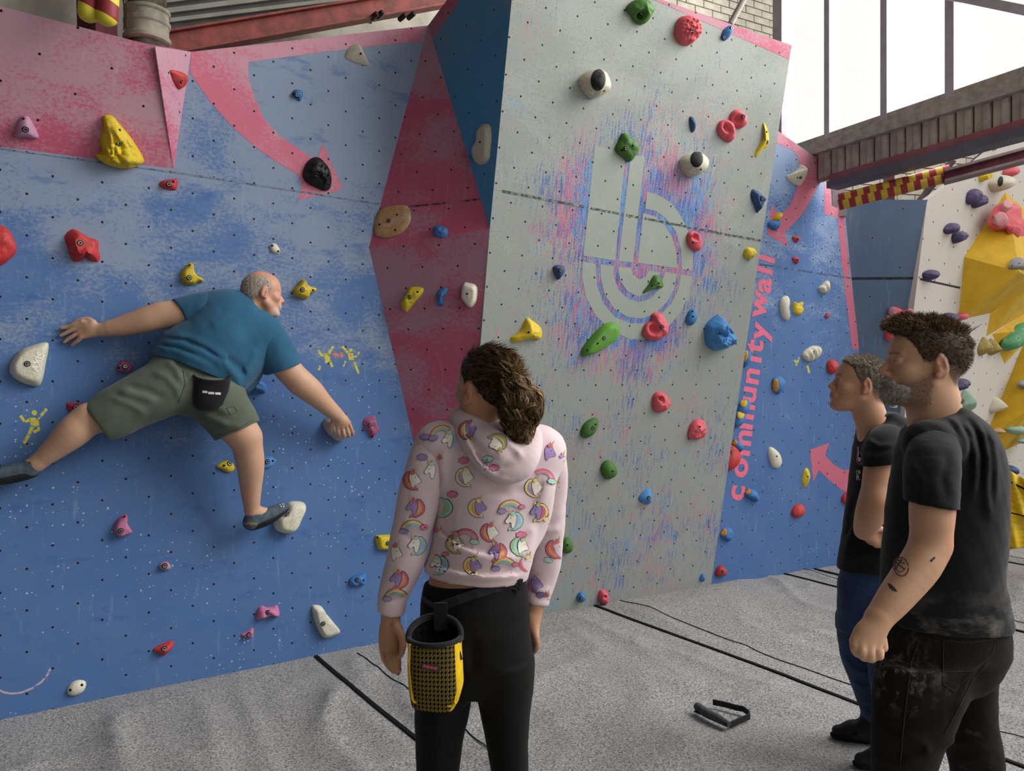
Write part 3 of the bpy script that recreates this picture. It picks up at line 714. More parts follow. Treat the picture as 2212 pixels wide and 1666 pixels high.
def hold(label, plane, px, color, h, style='dome', bolts=(), screws=(), peak=None, rough=0.0, pocket=None, group=None, name='climbing_hold', cat='climbing hold', off=0.0, tilt=0.0):
    pts = [plane.hit(x, y, off) for x, y in px]
    o3 = sum(pts, Vector())/len(pts)
    P = [Vector(((p-o3).dot(plane.u), (p-o3).dot(plane.w))) for p in pts]
    size = max(p.length for p in P)
    big = size > .085
    C = crom(P, (110 if style in ('brain', 'lump', 'pits') else 64) if big else 36)
    pk = Vector((0, 0))
    if peak: q = plane.hit(*peak, off); pk = Vector(((q-o3).dot(plane.u), (q-o3).dot(plane.w)))
    R = [1, .975, .93, .86, .78, .69, .6, .5, .4, .3, .2, .1] if big else [1, .96, .88, .76, .6, .42, .22]
    if big and style in ('brain', 'lump', 'pits'): R = [1, .985, .96, .93, .89, .85, .8, .75, .69, .63, .57, .51, .45, .39, .33, .27, .21, .15, .08]
    pc = None
    if pocket:
        q = plane.hit(pocket[0], pocket[1], off+h*.7); pc = Vector(((q-o3).dot(plane.u), (q-o3).dot(plane.w))); pr = pocket[2]*q.y/F_PX
    seed = Vector((abs(hash_(label)) % 97, abs(hash_(label+'b')) % 89, 3))
    def height(x, y, r):
        z_ = h*prof(style, r)
        v = Vector((x, y, 0))/size
        f = 1-r**3
        if rough: z_ += h*rough*f*(mnoise.noise(v*2.2+seed)*.8+mnoise.noise(v*5+seed)*.4)
        if style == 'brain':
            d = mnoise.voronoi(Vector((x, y, 0))/.022+seed)[0]; z_ += f*h*.42*(.55-min(1, d[0]*1.15))
        if style == 'pits':
            d = mnoise.voronoi(Vector((x, y, 0))/.017+seed)[0]; z_ -= f*h*.45*max(0, .55-d[0])*1.6; z_ += f*h*.3*mnoise.noise(v*2+seed)
        if style == 'lump':
            d = mnoise.voronoi(Vector((x, y, h*1.3*(1-r)))/(size*.42)+seed)[0]; z_ += f*h*.55*(.62-min(1.1, d[0]))+f*h*.16*max(0, .25-(d[1]-d[0]))*-2.2
        if style == 'rib': z_ += f*h*.16*math.sin((x*.9+y*.5)/.0085+1.3*mnoise.noise(v*2+seed))
        if style == 'facet': z_ = h*min(1, (1-r)/.45)*(.8+.3*abs(mnoise.noise(v*1.3+seed))) + h*.22*f*mnoise.noise(v*1.7+seed)
        if pc is not None:
            dd = (Vector((x, y))-pc).length/pr; z_ -= h*.85*math.exp(-dd**2*1.6) - h*.12*math.exp(-(dd-1.25)**2*6)
        return max(z_, -.001 if r > .95 else .004) + tilt*(y)*f
    V, Fc = [], []; n = len(C)
    for r in R:
        for c in C:
            p = pk+(c-pk)*r if r < .97 else c*(1.0 if r == 1 else .985)
            V.append(o3+plane.u*p.x+plane.w*p.y+plane.n*(height(p.x, p.y, r) if r < 1 else -.001))
    for i in range(len(R)-1):
        for k in range(n): Fc.append((i*n+k, i*n+(k+1) % n, (i+1)*n+(k+1) % n, (i+1)*n+k))
    V.append(o3+plane.u*pk.x+plane.w*pk.y+plane.n*height(pk.x, pk.y, 0)); l = len(V)-1; b = (len(R)-1)*n
    Fc += [(b+k, b+(k+1) % n, l) for k in range(n)]; Fc.append(tuple(reversed(range(n))))
    o = mesh(name, V, Fc, HM[color], None, o3, smooth=True); fix(o.data)
    if style == 'facet': o.data.set_sharp_from_angle(angle=math.radians(28))
    else: o.data.set_sharp_from_angle(angle=math.radians(75))
    tag(o, label, cat, group or GROUPS.get(id(plane)))
    bv = BVHTree.FromPolygons(V, Fc)
    for lst, me, nm in ((bolts, BOLT, 'bolt'), (screws, SCREW, 'screw_hole')):
        for x, y in lst:
            d = ray(x, y).normalized(); hit = bv.ray_cast(Vector((0, 0, EYE)), d)
            if hit[0] is None:
                q = plane.hit(x, y, h*.6); hit = bv.ray_cast(q+plane.n*.4, -plane.n)
                if hit[0] is None: continue
            nn = hit[1] if hit[1].dot(plane.n) > 0 else -hit[1]
            nn = (nn*.5+plane.n).normalized()
            b_ = bpy.data.objects.new(nm, me); COL.objects.link(b_); b_.parent = o; b_.location = hit[0]-o3+nn*.001
            b_.rotation_euler = nn.to_track_quat('Z', 'Y').to_euler()
    o['_h'] = 0; del o['_h']
    HB[o] = (bv, plane, V, Fc); return o
HB = {}
GROUPS = {id(PL): 'climbing holds on the long blue wall', id(PV): 'climbing holds on the pink box volume', id(PVs): 'climbing holds on the pink box volume', id(PF1): 'climbing holds on the pink folds', id(PF2): 'climbing holds on the pink folds', id(PD): 'climbing holds on the dark blue cheek', id(PG): 'climbing holds on the grey overhang', id(PR): 'climbing holds on the right blue wall', id(PS): 'climbing holds on the slate panel', id(PW): 'climbing holds on the pale wall and its yellow volumes'}
def hash_(s):
    v = 7
    for ch in s: v = (v*131+ord(ch)) % 1000003
    return v
def insert(o, name, cx, cy, rx, ry, mat, rot=0.0, lift=.003):
    """a second-colour cap that follows the surface of hold o"""
    bv, plane, _, _ = HB[o]; V, Fc = [], []; n = 20; R = (0, .35, .7, .95, 1.0)
    ok = True
    for r in R:
        for k in range(n if r else 1):
            a = 2*math.pi*k/n; x, y = rx*r*math.cos(a), ry*r*math.sin(a)
            x, y = x*math.cos(rot)-y*math.sin(rot), x*math.sin(rot)+y*math.cos(rot)
            d = ray(cx+x, cy+y).normalized(); h = bv.ray_cast(Vector((0, 0, EYE)), d)
            if h[0] is None: q = bv.find_nearest(plane.hit(cx+x, cy+y, .03)); p, nn = q[0], q[1]
            else: p, nn = h[0], h[1]
            if nn.dot(plane.n) < 0: nn = -nn
            V.append(p+nn*(lift if r < 1 else -.001))
    for k in range(n): Fc.append((0, 1+k, 1+(k+1) % n))
    for i in range(1, len(R)-1):
        for k in range(n): Fc.append((1+(i-1)*n+k, 1+i*n+k, 1+i*n+(k+1) % n, 1+(i-1)*n+(k+1) % n))
    m = mesh(name, V, Fc, mat, o, smooth=True); fix(m.data); return m
Z1 = lambda *p: [(x/3.95, y/3.95) for x, y in p]

# --- left: pink volume and blue wall
hold('lilac rounded hold on the pink box volume, far left', PV, [(29, 290), (38, 262), (50, 250), (62, 252), (76, 275), (83, 298), (55, 297), (32, 295)], 'lilac', .055, 'dome', [(55, 280)], [(51, 257)])
hold('big lumpy yellow triangular hold hanging on the pink box volume', PV, [(223, 250), (243, 251), (261, 271), (278, 291), (294, 314), (310, 342), (308, 352), (294, 359), (273, 364), (248, 361), (223, 352), (204, 334), (219, 328), (215, 301), (223, 276)],
     'yellow', .10, 'lump', [(257, 310)], [(258, 281)], rough=.3, peak=(250, 320))
hold('small red ridged hold on the narrow side of the pink box volume', PVs, [(368, 151), (395, 158), (400, 173), (397, 180), (386, 193), (376, 180), (370, 165)], 'red', .035, 'rib', [(392, 174)])
hold('small red wedge hold just below the pink box volume', PL, [(343, 398), (352, 390), (382, 387), (384, 397), (380, 411), (360, 410), (348, 405)], 'red', .04, 'ridge', [(365, 398)], [(374, 393)])
hold('bone white fin hold near the top of the blue wall', PL, [(745, 120), (753, 103), (770, 94), (778, 100), (796, 138), (792, 142), (770, 137), (750, 128)], 'bone', .06, 'cone', [], [(779, 116)], peak=(770, 113))
hold('small blue teardrop hold inside the curve of the big pink arrow', PL, [(630, 203), (637, 194), (652, 197), (654, 206), (648, 219), (640, 214), (632, 208)], 'blue', .03, 'dome', [(642, 205)], [(634, 203)])
hold('black pitted rock hold on the tip of the pink arrow', PL, [(653, 378), (660, 355), (675, 341), (690, 343), (708, 365), (714, 390), (712, 408), (700, 413), (680, 405), (662, 395)], 'black', .085, 'pits', [(686, 378)])
hold('dark red angular hold with two feet on the blue wall', PL, [(140, 510), (155, 495), (168, 498), (190, 512), (211, 520), (213, 540), (217, 555), (212, 566), (195, 564), (185, 556), (178, 562), (168, 566), (155, 562), (145, 535)], 'red', .085, 'facet', [(173, 525)], rough=.2)
hold('large red hold cut off by the left edge of the picture', PL, [(-40, 490), (0, 487), (20, 500), (33, 525), (35, 545), (20, 562), (0, 575), (-40, 590)], 'red', .09, 'dome', rough=.25)
hold('yellow crescent hold above the climber\'s outstretched arm', PL, [(408, 569), (414, 569), (416, 585), (425, 598), (438, 605), (438, 610), (425, 611), (418, 616), (400, 615), (391, 603), (391, 588), (400, 577)], 'yellow', .05, 'flat', [(409, 600)], [(410, 574)])
hold('yellow two-eared hold right of the climber\'s head', PL, [(653, 603), (661, 617), (682, 624), (680, 630), (666, 636), (660, 647), (634, 637), (632, 628), (641, 617)], 'yellow', .06, 'flat', [(654, 626)], [(676, 627)], rough=.2)
hold('small white oval jib above the yellow two-eared hold', PL, [(582, 532), (588, 526), (597, 528), (605, 542), (601, 549), (590, 547), (584, 541)], 'ivory', .02, 'dome', [], [(588, 531), (601, 543)])
hold('large cream wedge hold under the climber\'s left hand', PL, [(20, 800), (25, 780), (45, 757), (80, 743), (102, 740), (105, 752), (100, 780), (92, 820), (80, 835), (50, 828), (28, 815)], 'ivory', .07, 'flat', [(59, 786)])
hold('mauve bumpy hold half hidden by the climber\'s shorts', PL, [(250, 795), (258, 782), (272, 779), (284, 786), (287, 798), (275, 806), (255, 804)], 'mauve', .035, 'brain', [(270, 792)], [(257, 795)])
hold('dark red hold tucked behind the climber\'s left knee', PL, [(143, 872), (160, 870), (188, 876), (192, 885), (165, 893), (150, 892)], 'crimson', .03, 'ridge', [(164, 880)], [(181, 877)])
hold('glossy pink crescent hold below the climber', PL, [(270, 1110), (274, 1112), (274, 1128), (285, 1147), (284, 1151), (275, 1155), (258, 1160), (248, 1152), (245, 1138), (255, 1120)], 'pink', .055, 'flat', [(261, 1147)], [(269, 1117)])
hold('tiny lilac knob low on the blue wall', PL, [(342, 1222), (352, 1214), (364, 1215), (369, 1225), (364, 1231), (350, 1231)], 'lilac', .03, 'dome', [(356, 1223)])
hold('small yellow teardrop jib left of the climber\'s shin', PL, [(467, 1007), (485, 996), (500, 998), (507, 1010), (503, 1018), (492, 1021), (480, 1015)], 'yellow', .025, 'dome', [(496, 1002)], [(484, 1006)])
hold('small blue hold half hidden behind the climber\'s shin', PL, [(562, 990), (585, 985), (593, 995), (590, 1005), (580, 1012), (562, 1012)], 'sky', .03, 'dome', [(578, 998)], [(589, 996)])
hold('cream block hold under the climber\'s right foot', PL, [(658, 1090), (657, 1100), (645, 1125), (640, 1138), (626, 1152), (600, 1148), (591, 1135), (592, 1120), (610, 1105), (625, 1085), (650, 1084)], 'ivory', .085, 'flat', [(622, 1113)])
hold('stone grey bowl hold gripped by the climber\'s right hand', PL, [(697, 915), (702, 905), (715, 895), (730, 895), (750, 920), (755, 935), (748, 945), (733, 954), (720, 948), (703, 930)], 'stone', .075, 'flat', [], [(732, 920)])
hold('mauve square hold right of the climber\'s gripping hand', PL, [(783, 910), (790, 902), (809, 898), (812, 915), (820, 925), (818, 932), (803, 949), (795, 935), (785, 920)], 'mauve', .045, 'facet', [(800, 919)], [(804, 943)])
hold('yellow bar hold half hidden by the woman\'s sleeve', PL, [(811, 1160), (818, 1156), (868, 1158), (868, 1185), (820, 1187), (813, 1178)], 'yellow', .045, 'flat', [(838, 1174)], [(816, 1161)])
hold('small steel blue hold left of the woman\'s cuff', PL, [(752, 1256), (760, 1246), (776, 1240), (789, 1239), (790, 1255), (784, 1264), (765, 1267), (755, 1263)], 'blue', .04, 'rib', [(772, 1254)], [(785, 1254)])
hold('pink layered hold low on the blue wall', PL, [(552, 1338), (556, 1316), (565, 1308), (575, 1312), (590, 1310), (598, 1307), (604, 1325), (600, 1332), (585, 1330), (565, 1336)], 'pink', .045, 'rib', [(579, 1324)])
hold('tiny pink horned jib under the pink layered hold', PL, [(520, 1371), (530, 1366), (545, 1356), (548, 1364), (545, 1376), (535, 1380), (525, 1376)], 'pink', .03, 'ridge', [(538, 1372)])
hold('long cream wedge hold low on the blue wall', PL, [(673, 1313), (680, 1307), (694, 1310), (698, 1320), (705, 1327), (720, 1345), (733, 1362), (728, 1370), (705, 1378), (693, 1372), (680, 1345)], 'ivory', .055, 'flat', [(698, 1348)])
hold('bright red hold near the foot of the blue wall', PL, [(329, 1404), (345, 1393), (367, 1385), (375, 1386), (373, 1398), (363, 1410), (350, 1417), (335, 1408)], 'red', .045, 'ridge', [(355, 1402)])
hold('ivory oval hold with two holes just above the mats', PL, [(145, 1488), (155, 1475), (170, 1469), (184, 1472), (186, 1482), (178, 1495), (160, 1503), (147, 1500)], 'ivory', .03, 'dome', [], [(152, 1491), (177, 1480)])
hold('dark teal hold peeping out beneath the climber\'s shirt', PL, [(540, 822), (556, 818), (575, 832), (573, 850), (556, 848), (540, 842)], 'blue', .05, 'facet', [], [(557, 828)])
def emboss(o, words, p0, p1, hpx, lift=.0018):
    bv = HB[o][0]; V, Fc = text_flat(words); x0, x1 = min(v.x for v in V), max(v.x for v in V); k = math.hypot(p1[0]-p0[0], p1[1]-p0[1])/(x1-x0); a = math.atan2(p1[1]-p0[1], p1[0]-p0[0]); hy = max(v.y for v in V); P = []
    for v in V:
        u, w = (v.x-x0)*k, v.y/hy*hpx; x, y = p0[0]+u*math.cos(a)+w*math.sin(a), p0[1]+u*math.sin(a)-w*math.cos(a); h = bv.ray_cast(Vector((0, 0, EYE)), ray(x, y).normalized())
        if h[0] is None: return
        P.append(h[0]+(h[1] if h[1].dot(ray(x, y)) < 0 else -h[1])*lift)
    mesh('raised_lettering', P, Fc, M_EMB, o)
M_EMB = plain('raised_cream_letters', '#ece9da', .5, .3, .05, 60)
emboss([o for o in HB if 'climber\'s left hand' in o['label']][0], 'AXIS', (80, 805), (96, 765), 16)
# --- fold and cheek
hold('flat tan plate hold at the left edge of the upper pink fold', PF1, [(808, 490), (812, 468), (825, 450), (860, 443), (882, 446), (888, 470), (880, 490), (865, 505), (835, 514), (812, 508)], 'tan', .016, 'flat', [(840, 477)], [(858, 464), (854, 497), (820, 485)], off=.004)
hold('blue knobbly hold right of the tan plate', PF1, [(936, 503), (940, 490), (950, 488), (967, 495), (966, 508), (955, 515), (942, 510)], 'blue', .035, 'pits', [(946, 500)])
hold('yellow rough hold on the lower magenta fold', PF2, [(867, 660), (868, 650), (880, 630), (890, 620), (913, 622), (912, 635), (895, 655), (885, 668), (879, 674), (872, 670)], 'yellow', .04, 'dome', [(884, 642)], [(902, 631)], rough=.35)
hold('blue comma shaped hold on the lower magenta fold', PF2, [(943, 640), (950, 625), (965, 622), (966, 632), (957, 645), (958, 660), (948, 660), (944, 650)], 'blue', .035, 'pits')
hold('cream shield hold at the right edge of the magenta fold', PF2, [(997, 640), (1001, 612), (1015, 611), (1030, 618), (1031, 640), (1027, 655), (1017, 665), (1005, 655)], 'ivory', .05, 'flat', [], [(1009, 635)])
hold('bone shaped cream hold on the dark blue cheek', PD, [(1022, 330), (1030, 312), (1035, 300), (1036, 280), (1045, 268), (1058, 270), (1062, 290), (1060, 320), (1056, 345), (1040, 357), (1028, 350)], 'bone', .035, 'flat', [], [(1037, 307)])
# --- grey overhang
hold('green pear hold at the very top of the grey overhang', PG, [(1351, 22), (1357, 10), (1372, 0), (1393, -2), (1408, 18), (1406, 32), (1393, 50), (1382, 54), (1370, 48), (1360, 32)], 'green', .08, 'dome', [(1386, 28)], [(1386, 40)], rough=.25, pocket=(1386, 32, 9))
hold('coral brain textured ball hold near the top of the grey overhang', PG, [(1456, 65), (1462, 45), (1475, 35), (1493, 36), (1505, 52), (1509, 70), (1502, 85), (1485, 99), (1468, 95), (1457, 80)], 'coral', .09, 'brain', [(1496, 66)])
hold('blue coffee bean hold near the top right of the grey overhang', PG, [(1557, 80), (1562, 65), (1575, 55), (1583, 57), (1580, 70), (1572, 84), (1562, 89)], 'blue', .04, 'ridge', [(1581, 61), (1564, 80)])
o = hold('cream hold with black oval cap, upper one on the grey overhang', PG, [(1249, 178), (1258, 162), (1280, 151), (1300, 155), (1311, 180), (1309, 198), (1290, 210), (1275, 213), (1260, 200)], 'cream', .13, 'dome', [], [(1305, 196)], peak=(1272, 186))
insert(o, 'black_cap', 1292, 173, 16.5, 24, HM['black'], .1); emboss(o, 'V', (1275, 207), (1287, 204), 11)
o = hold('cream hold with black oval cap, lower one right of the emblem', PG, [(1467, 352), (1475, 338), (1492, 329), (1510, 331), (1521, 345), (1518, 365), (1505, 377), (1488, 382), (1475, 372)], 'cream', .12, 'dome', [], [(1514, 366)], peak=(1490, 357))
insert(o, 'black_cap', 1505, 344, 14, 18, HM['black'], .1); emboss(o, 'V2', (1489, 377), (1504, 373), 9)
hold('small dark blue finger hold left of the two coral holds', PG, [(1489, 253), (1497, 253), (1502, 265), (1500, 283), (1493, 286), (1489, 270)], 'navy', .03, 'ridge', [])
hold('coral pocket hold, upper right of the touching pair', PG, [(1575, 255), (1582, 240), (1595, 237), (1607, 250), (1608, 270), (1597, 278), (1583, 272)], 'coral', .06, 'dome', [(1606, 252)], rough=.3, pocket=(1594, 258, 10))
hold('coral pocket hold, lower left of the touching pair', PG, [(1548, 278), (1555, 262), (1570, 259), (1582, 270), (1584, 290), (1577, 307), (1562, 303), (1552, 292)], 'coral', .06, 'dome', rough=.3, pocket=(1570, 275, 10))
hold('long yellow lightning shaped hold near the right edge of the grey overhang', PG, [(1648, 265), (1656, 275), (1661, 298), (1658, 315), (1645, 325), (1633, 341), (1631, 330), (1640, 312), (1649, 295)], 'yellow', .035, 'ridge', [(1657, 307)], [(1656, 285)], rough=.2)
hold('green leaf shaped hold above the painted emblem', PG, [(1328, 320), (1335, 305), (1344, 288), (1358, 294), (1375, 308), (1378, 322), (1370, 338), (1358, 350), (1343, 340), (1331, 330)], 'green', .06, 'dome', [(1352, 321)], [(1344, 324), (1367, 315)], rough=.2)
hold('navy blue hooked hold at the right edge of the grey overhang', PG, [(1621, 425), (1625, 409), (1640, 415), (1652, 428), (1646, 440), (1640, 455), (1634, 460), (1628, 445)], 'navy', .055, 'facet', [(1647, 429)])
hold('coral oval pocket hold right of the painted emblem', PG, [(1482, 520), (1485, 503), (1497, 499), (1508, 506), (1514, 525), (1510, 540), (1500, 543), (1488, 535)], 'coral', .05, 'dome', [], [(1497, 524)], rough=.2, pocket=(1502, 512, 8))
hold('small mustard double knob hold near the right edge of the grey overhang', PG, [(1606, 545), (1612, 535), (1625, 536), (1631, 545), (1626, 555), (1615, 560), (1607, 555)], 'yellow', .045, 'dome', rough=.4)
hold('small navy teardrop hold left of the painted emblem', PG, [(1194, 580), (1200, 573), (1216, 574), (1218, 585), (1206, 604), (1198, 595)], 'navy', .04, 'dome', [(1211, 584)])
hold('small dark green hooked hold inside the painted emblem', PG, [(1408, 600), (1414, 594), (1425, 598), (1433, 617), (1425, 623), (1408, 625), (1389, 634), (1390, 628), (1400, 615)], 'green', .05, 'ridge', [], [(1423, 612), (1409, 618)], rough=.2)
hold('yellow winged hold above the woman\'s head', PG, [(1103, 730), (1110, 725), (1125, 712), (1137, 687), (1150, 693), (1165, 705), (1171, 720), (1165, 733), (1140, 733), (1108, 740)], 'yellow', .065, 'ridge', [], [(1142, 718)], rough=.3)
hold('long bright green slug hold under the painted emblem', PG, [(1254, 765), (1260, 748), (1290, 712), (1312, 697), (1330, 698), (1337, 713), (1330, 730), (1300, 752), (1270, 767), (1257, 769)], 'lime', .06, 'flat', [(1305, 731)], [(1291, 742), (1269, 757)])
hold('large coral ring hold at the foot of the painted emblem', PG, [(1386, 720), (1393, 700), (1405, 692), (1408, 678), (1420, 674), (1430, 682), (1440, 702), (1438, 720), (1428, 730), (1410, 736), (1395, 733)], 'coral', .075, 'dome', [(1431, 707)], rough=.25, pocket=(1413, 711, 12))
hold('small blue drop hold between the coral ring and the big blue hold', PG, [(1480, 690), (1487, 673), (1497, 667), (1503, 680), (1500, 695), (1491, 703), (1482, 698)], 'blue', .04, 'dome', [], [(1497, 684), (1496, 673)])
hold('biggest blue lumpy hold on the right of the grey overhang', PG, [(1521, 715), (1525, 700), (1540, 685), (1550, 681), (1560, 695), (1573, 715), (1579, 735), (1570, 748), (1545, 757), (1528, 748), (1522, 735)], 'sky', .13, 'lump', [], [(1555, 720)], rough=.4)
hold('coral pocket hold on the lower half of the grey overhang, upper one', PG, [(1408, 865), (1413, 850), (1425, 846), (1440, 855), (1445, 872), (1438, 885), (1423, 891), (1410, 885)], 'coral', .06, 'dome', rough=.25, pocket=(1428, 862, 6))
hold('coral lumpy hold on the lower half of the grey overhang, right one', PG, [(1485, 935), (1492, 915), (1505, 905), (1520, 910), (1524, 930), (1515, 945), (1495, 950), (1486, 945)], 'coral', .055, 'dome', [], [(1512, 922)], rough=.4)
hold('green slanted oval hold right of the woman\'s ponytail', PG, [(1253, 935), (1260, 917), (1275, 905), (1290, 903), (1290, 920), (1280, 938), (1265, 946), (1256, 943)], 'green', .045, 'dome', [(1281, 925)], [(1286, 917)])
hold('green egg hold right of the woman\'s shoulder', PG, [(1297, 1010), (1303, 998), (1314, 994), (1328, 1005), (1331, 1020), (1325, 1030), (1310, 1035), (1300, 1027)], 'green', .05, 'dome', [], [(1323, 1018)])
hold('light blue pointed hold low on the grey overhang', PG, [(1379, 1075), (1388, 1062), (1402, 1055), (1408, 1068), (1406, 1085), (1397, 1090), (1382, 1084)], 'sky', .05, 'cone', [(1402, 1076)])
hold('green round hold beside the woman\'s right sleeve', PG, [(1210, 1175), (1217, 1163), (1228, 1161), (1236, 1175), (1233, 1190), (1222, 1195), (1212, 1190)], 'green', .045, 'dome', [], [(1226, 1178), (1217, 1172)])
hold('small blue hold at the foot of the grey overhang beside the coral one', PG, [(1245, 1290), (1252, 1279), (1262, 1282), (1264, 1293), (1255, 1301), (1247, 1298)], 'blue', .035, 'dome', [(1256, 1294)])
hold('coral hold at the foot of the grey overhang touching the mats', PG, [(1292, 1285), (1297, 1274), (1307, 1276), (1314, 1290), (1310, 1302), (1300, 1304), (1293, 1297)], 'coral', .045, 'dome', rough=.3, pocket=(1307, 1289, 4))
hold('tiny blue fin hold at the lower right corner of the grey overhang', PG, [(1510, 1253), (1515, 1240), (1520, 1240), (1524, 1248), (1518, 1257)], 'blue', .03, 'cone')
# --- blue wall on the right
hold('cream horned hold beside the pink arrow high on the right blue wall', PR, [(1698, 380), (1710, 375), (1722, 366), (1728, 356), (1737, 362), (1739, 380), (1733, 395), (1725, 402), (1705, 392)], 'cream', .08, 'cone', [(1730, 383)], [(1723, 384)], peak=(1728, 370))
o = hold('blue hold with orange cap on the head of the right pink arrow', PR, [(1657, 488), (1662, 478), (1680, 474), (1682, 485), (1678, 495), (1670, 498)], 'blue', .05, 'dome')
hold('orange slab stacked above the blue hold on the right pink arrow', PR, [(1667, 476), (1672, 466), (1682, 459), (1684, 464), (1680, 474), (1672, 479)], 'amber', .06, 'dome')
hold('small dark red wedge hold, upper of two beside the pink arrow', PR, [(1711, 511), (1726, 511), (1727, 518), (1720, 525), (1713, 520)], 'crimson', .03, 'cone', [], [(1723, 516)])
hold('small dark red wedge hold, lower of two beside the pink arrow', PR, [(1711, 556), (1722, 555), (1726, 565), (1720, 571), (1713, 566)], 'crimson', .03, 'cone', [], [(1723, 561)])
hold('small cream ribbed hold under the marker line on the right blue wall', PR, [(1767, 622), (1775, 615), (1785, 606), (1790, 615), (1788, 630), (1777, 634), (1770, 630)], 'cream', .045, 'rib')
hold('white banana hold beside the small yellow square hold', PR, [(1683, 660), (1687, 645), (1697, 639), (1702, 645), (1699, 665), (1702, 690), (1695, 692), (1686, 680)], 'ivory', .045, 'dome')
hold('yellow square rough hold beside the white banana hold', PR, [(1713, 653), (1722, 656), (1732, 652), (1730, 665), (1733, 672), (1725, 681), (1713, 675)], 'yellow', .03, 'flat', rough=.3)
hold('tiniest red jib right of the yellow square hold', PR, [(1781, 684), (1785, 677), (1791, 678), (1789, 686), (1784, 688)], 'crimson', .02, 'dome')
hold('cream ribbed shell hold above the middle man', PR, [(1732, 768), (1738, 757), (1755, 747), (1770, 750), (1773, 760), (1765, 773), (1748, 781), (1737, 777)], 'cream', .05, 'rib', [(1759, 762)])
hold('red hold in front of the middle man\'s forehead', PR, [(1785, 790), (1790, 778), (1803, 779), (1808, 795), (1797, 809), (1787, 803)], 'red', .05, 'dome', rough=.2)
o = hold('blue hold with orange striped left half in the middle of the right blue wall', PR, [(1667, 825), (1672, 815), (1685, 813), (1694, 825), (1690, 840), (1680, 852), (1670, 845)], 'blue', .045, 'dome')
insert(o, 'orange_half', 1675, 833, 7, 15, HM['orange'], .05, .004)
for lb, p, ic in (('yellow capped blue hold peeping past the grey overhang, highest of that column', [(1602, 772), (1608, 758), (1617, 757), (1617, 775), (1611, 790), (1602, 793)], (1610, 770, 5, 13, .25)),
                  ('yellow capped blue hold at the edge of the grey overhang, upper of the close pair', [(1592, 886), (1600, 868), (1614, 862), (1616, 880), (1606, 897), (1595, 897)], (1606, 871, 8, 9, .4)),
                  ('yellow capped blue hold at the edge of the grey overhang, lower of the close pair', [(1582, 912), (1588, 890), (1607, 890), (1606, 908), (1594, 922), (1583, 923)], (1600, 896, 8, 10, .4)),
                  ('small orange and blue hold above the big coral hold by the overhang edge', [(1580, 960), (1586, 950), (1598, 955), (1603, 968), (1596, 977), (1585, 970)], (1587, 956, 6, 6, .6)),
                  ('blue hold with orange back beside the lowest painted letter', [(1608, 1065), (1618, 1055), (1630, 1060), (1637, 1075), (1633, 1084), (1620, 1078), (1609, 1072)], (1615, 1062, 7, 6, -.3)),
                  ('blue angular hold with orange corner low on the right blue wall', [(1555, 1155), (1565, 1140), (1580, 1142), (1583, 1158), (1573, 1171), (1560, 1165)], (1563, 1150, 8, 8, -.6))):
    o = hold(lb, PR, p, 'blue', .05, 'facet' if 'angular' in lb else 'dome')
    insert(o, 'orange_cap' if 'orange' in lb else 'yellow_cap', ic[0], ic[1], ic[2], ic[3], HM['orange' if 'orange' in lb else 'amber'], ic[4], .004)
hold('large coral round hold half hidden by the grey overhang edge', PR, [(1560, 990), (1572, 965), (1585, 962), (1596, 980), (1594, 1000), (1580, 1014), (1562, 1016)], 'red', .06, 'dome', [(1582, 977)])
hold('cream oval hold left of the lower pink arrow', PR, [(1659, 985), (1660, 968), (1668, 967), (1682, 980), (1687, 1000), (1680, 1011), (1667, 1008)], 'ivory', .04, 'dome', [], [(1678, 986)])
hold('slim yellow hold under the head of the lower pink arrow', PR, [(1732, 1040), (1736, 1018), (1742, 1011), (1748, 1020), (1746, 1040), (1739, 1053)], 'yellow', .035, 'ridge', [], [(1745, 1030)], rough=.2)
hold('red oval hold low on the right blue wall', PR, [(1709, 1105), (1717, 1092), (1730, 1089), (1737, 1100), (1733, 1113), (1718, 1119), (1710, 1113)], 'red', .045, 'dome')
hold('red round hold against the middle man\'s shirt front', PR, [(1817, 1075), (1825, 1064), (1835, 1064), (1842, 1078), (1834, 1089), (1820, 1087)], 'red', .045, 'dome')
hold('dark red hold at the bottom corner of the right blue wall', PR, [(1544, 1240), (1548, 1226), (1558, 1221), (1568, 1233), (1565, 1243), (1550, 1245)], 'crimson', .045, 'dome', [(1562, 1236)])
# --- slate panel and pale wall
o = hold('big coral lobed hold behind the bearded man\'s hair', PS, [(1910, 732), (1916, 690), (1920, 668), (1935, 663), (1950, 670), (1970, 667), (1974, 690), (1960, 705), (1945, 725), (1930, 736)], 'coral', .08, 'dome', rough=.3)
insert(o, 'lobe', 1929, 674, 8, 8, HM['coral_pale'], 0, .02); insert(o, 'lobe', 1964, 678, 7, 8, HM['coral_pale'], 0, .02)
o = hold('cream badge hold with dark triangle between the two men', PS, [(1920, 880), (1922, 868), (1936, 867), (1937, 880), (1930, 882)], 'cream', .03, 'flat')
insert(o, 'triangle', 1929, 875, 4, 4, HM['black'], 0, .002)
hold('small red hold above the badge hold between the two men', PS, [(1921, 860), (1927, 855), (1938, 858), (1937, 866), (1923, 867)], 'crimson', .03, 'dome')
hold('small white leaf hold behind the bearded man\'s beard', PS, [(1938, 862), (1944, 864), (1950, 876), (1945, 880)], 'ivory', .03, 'dome')
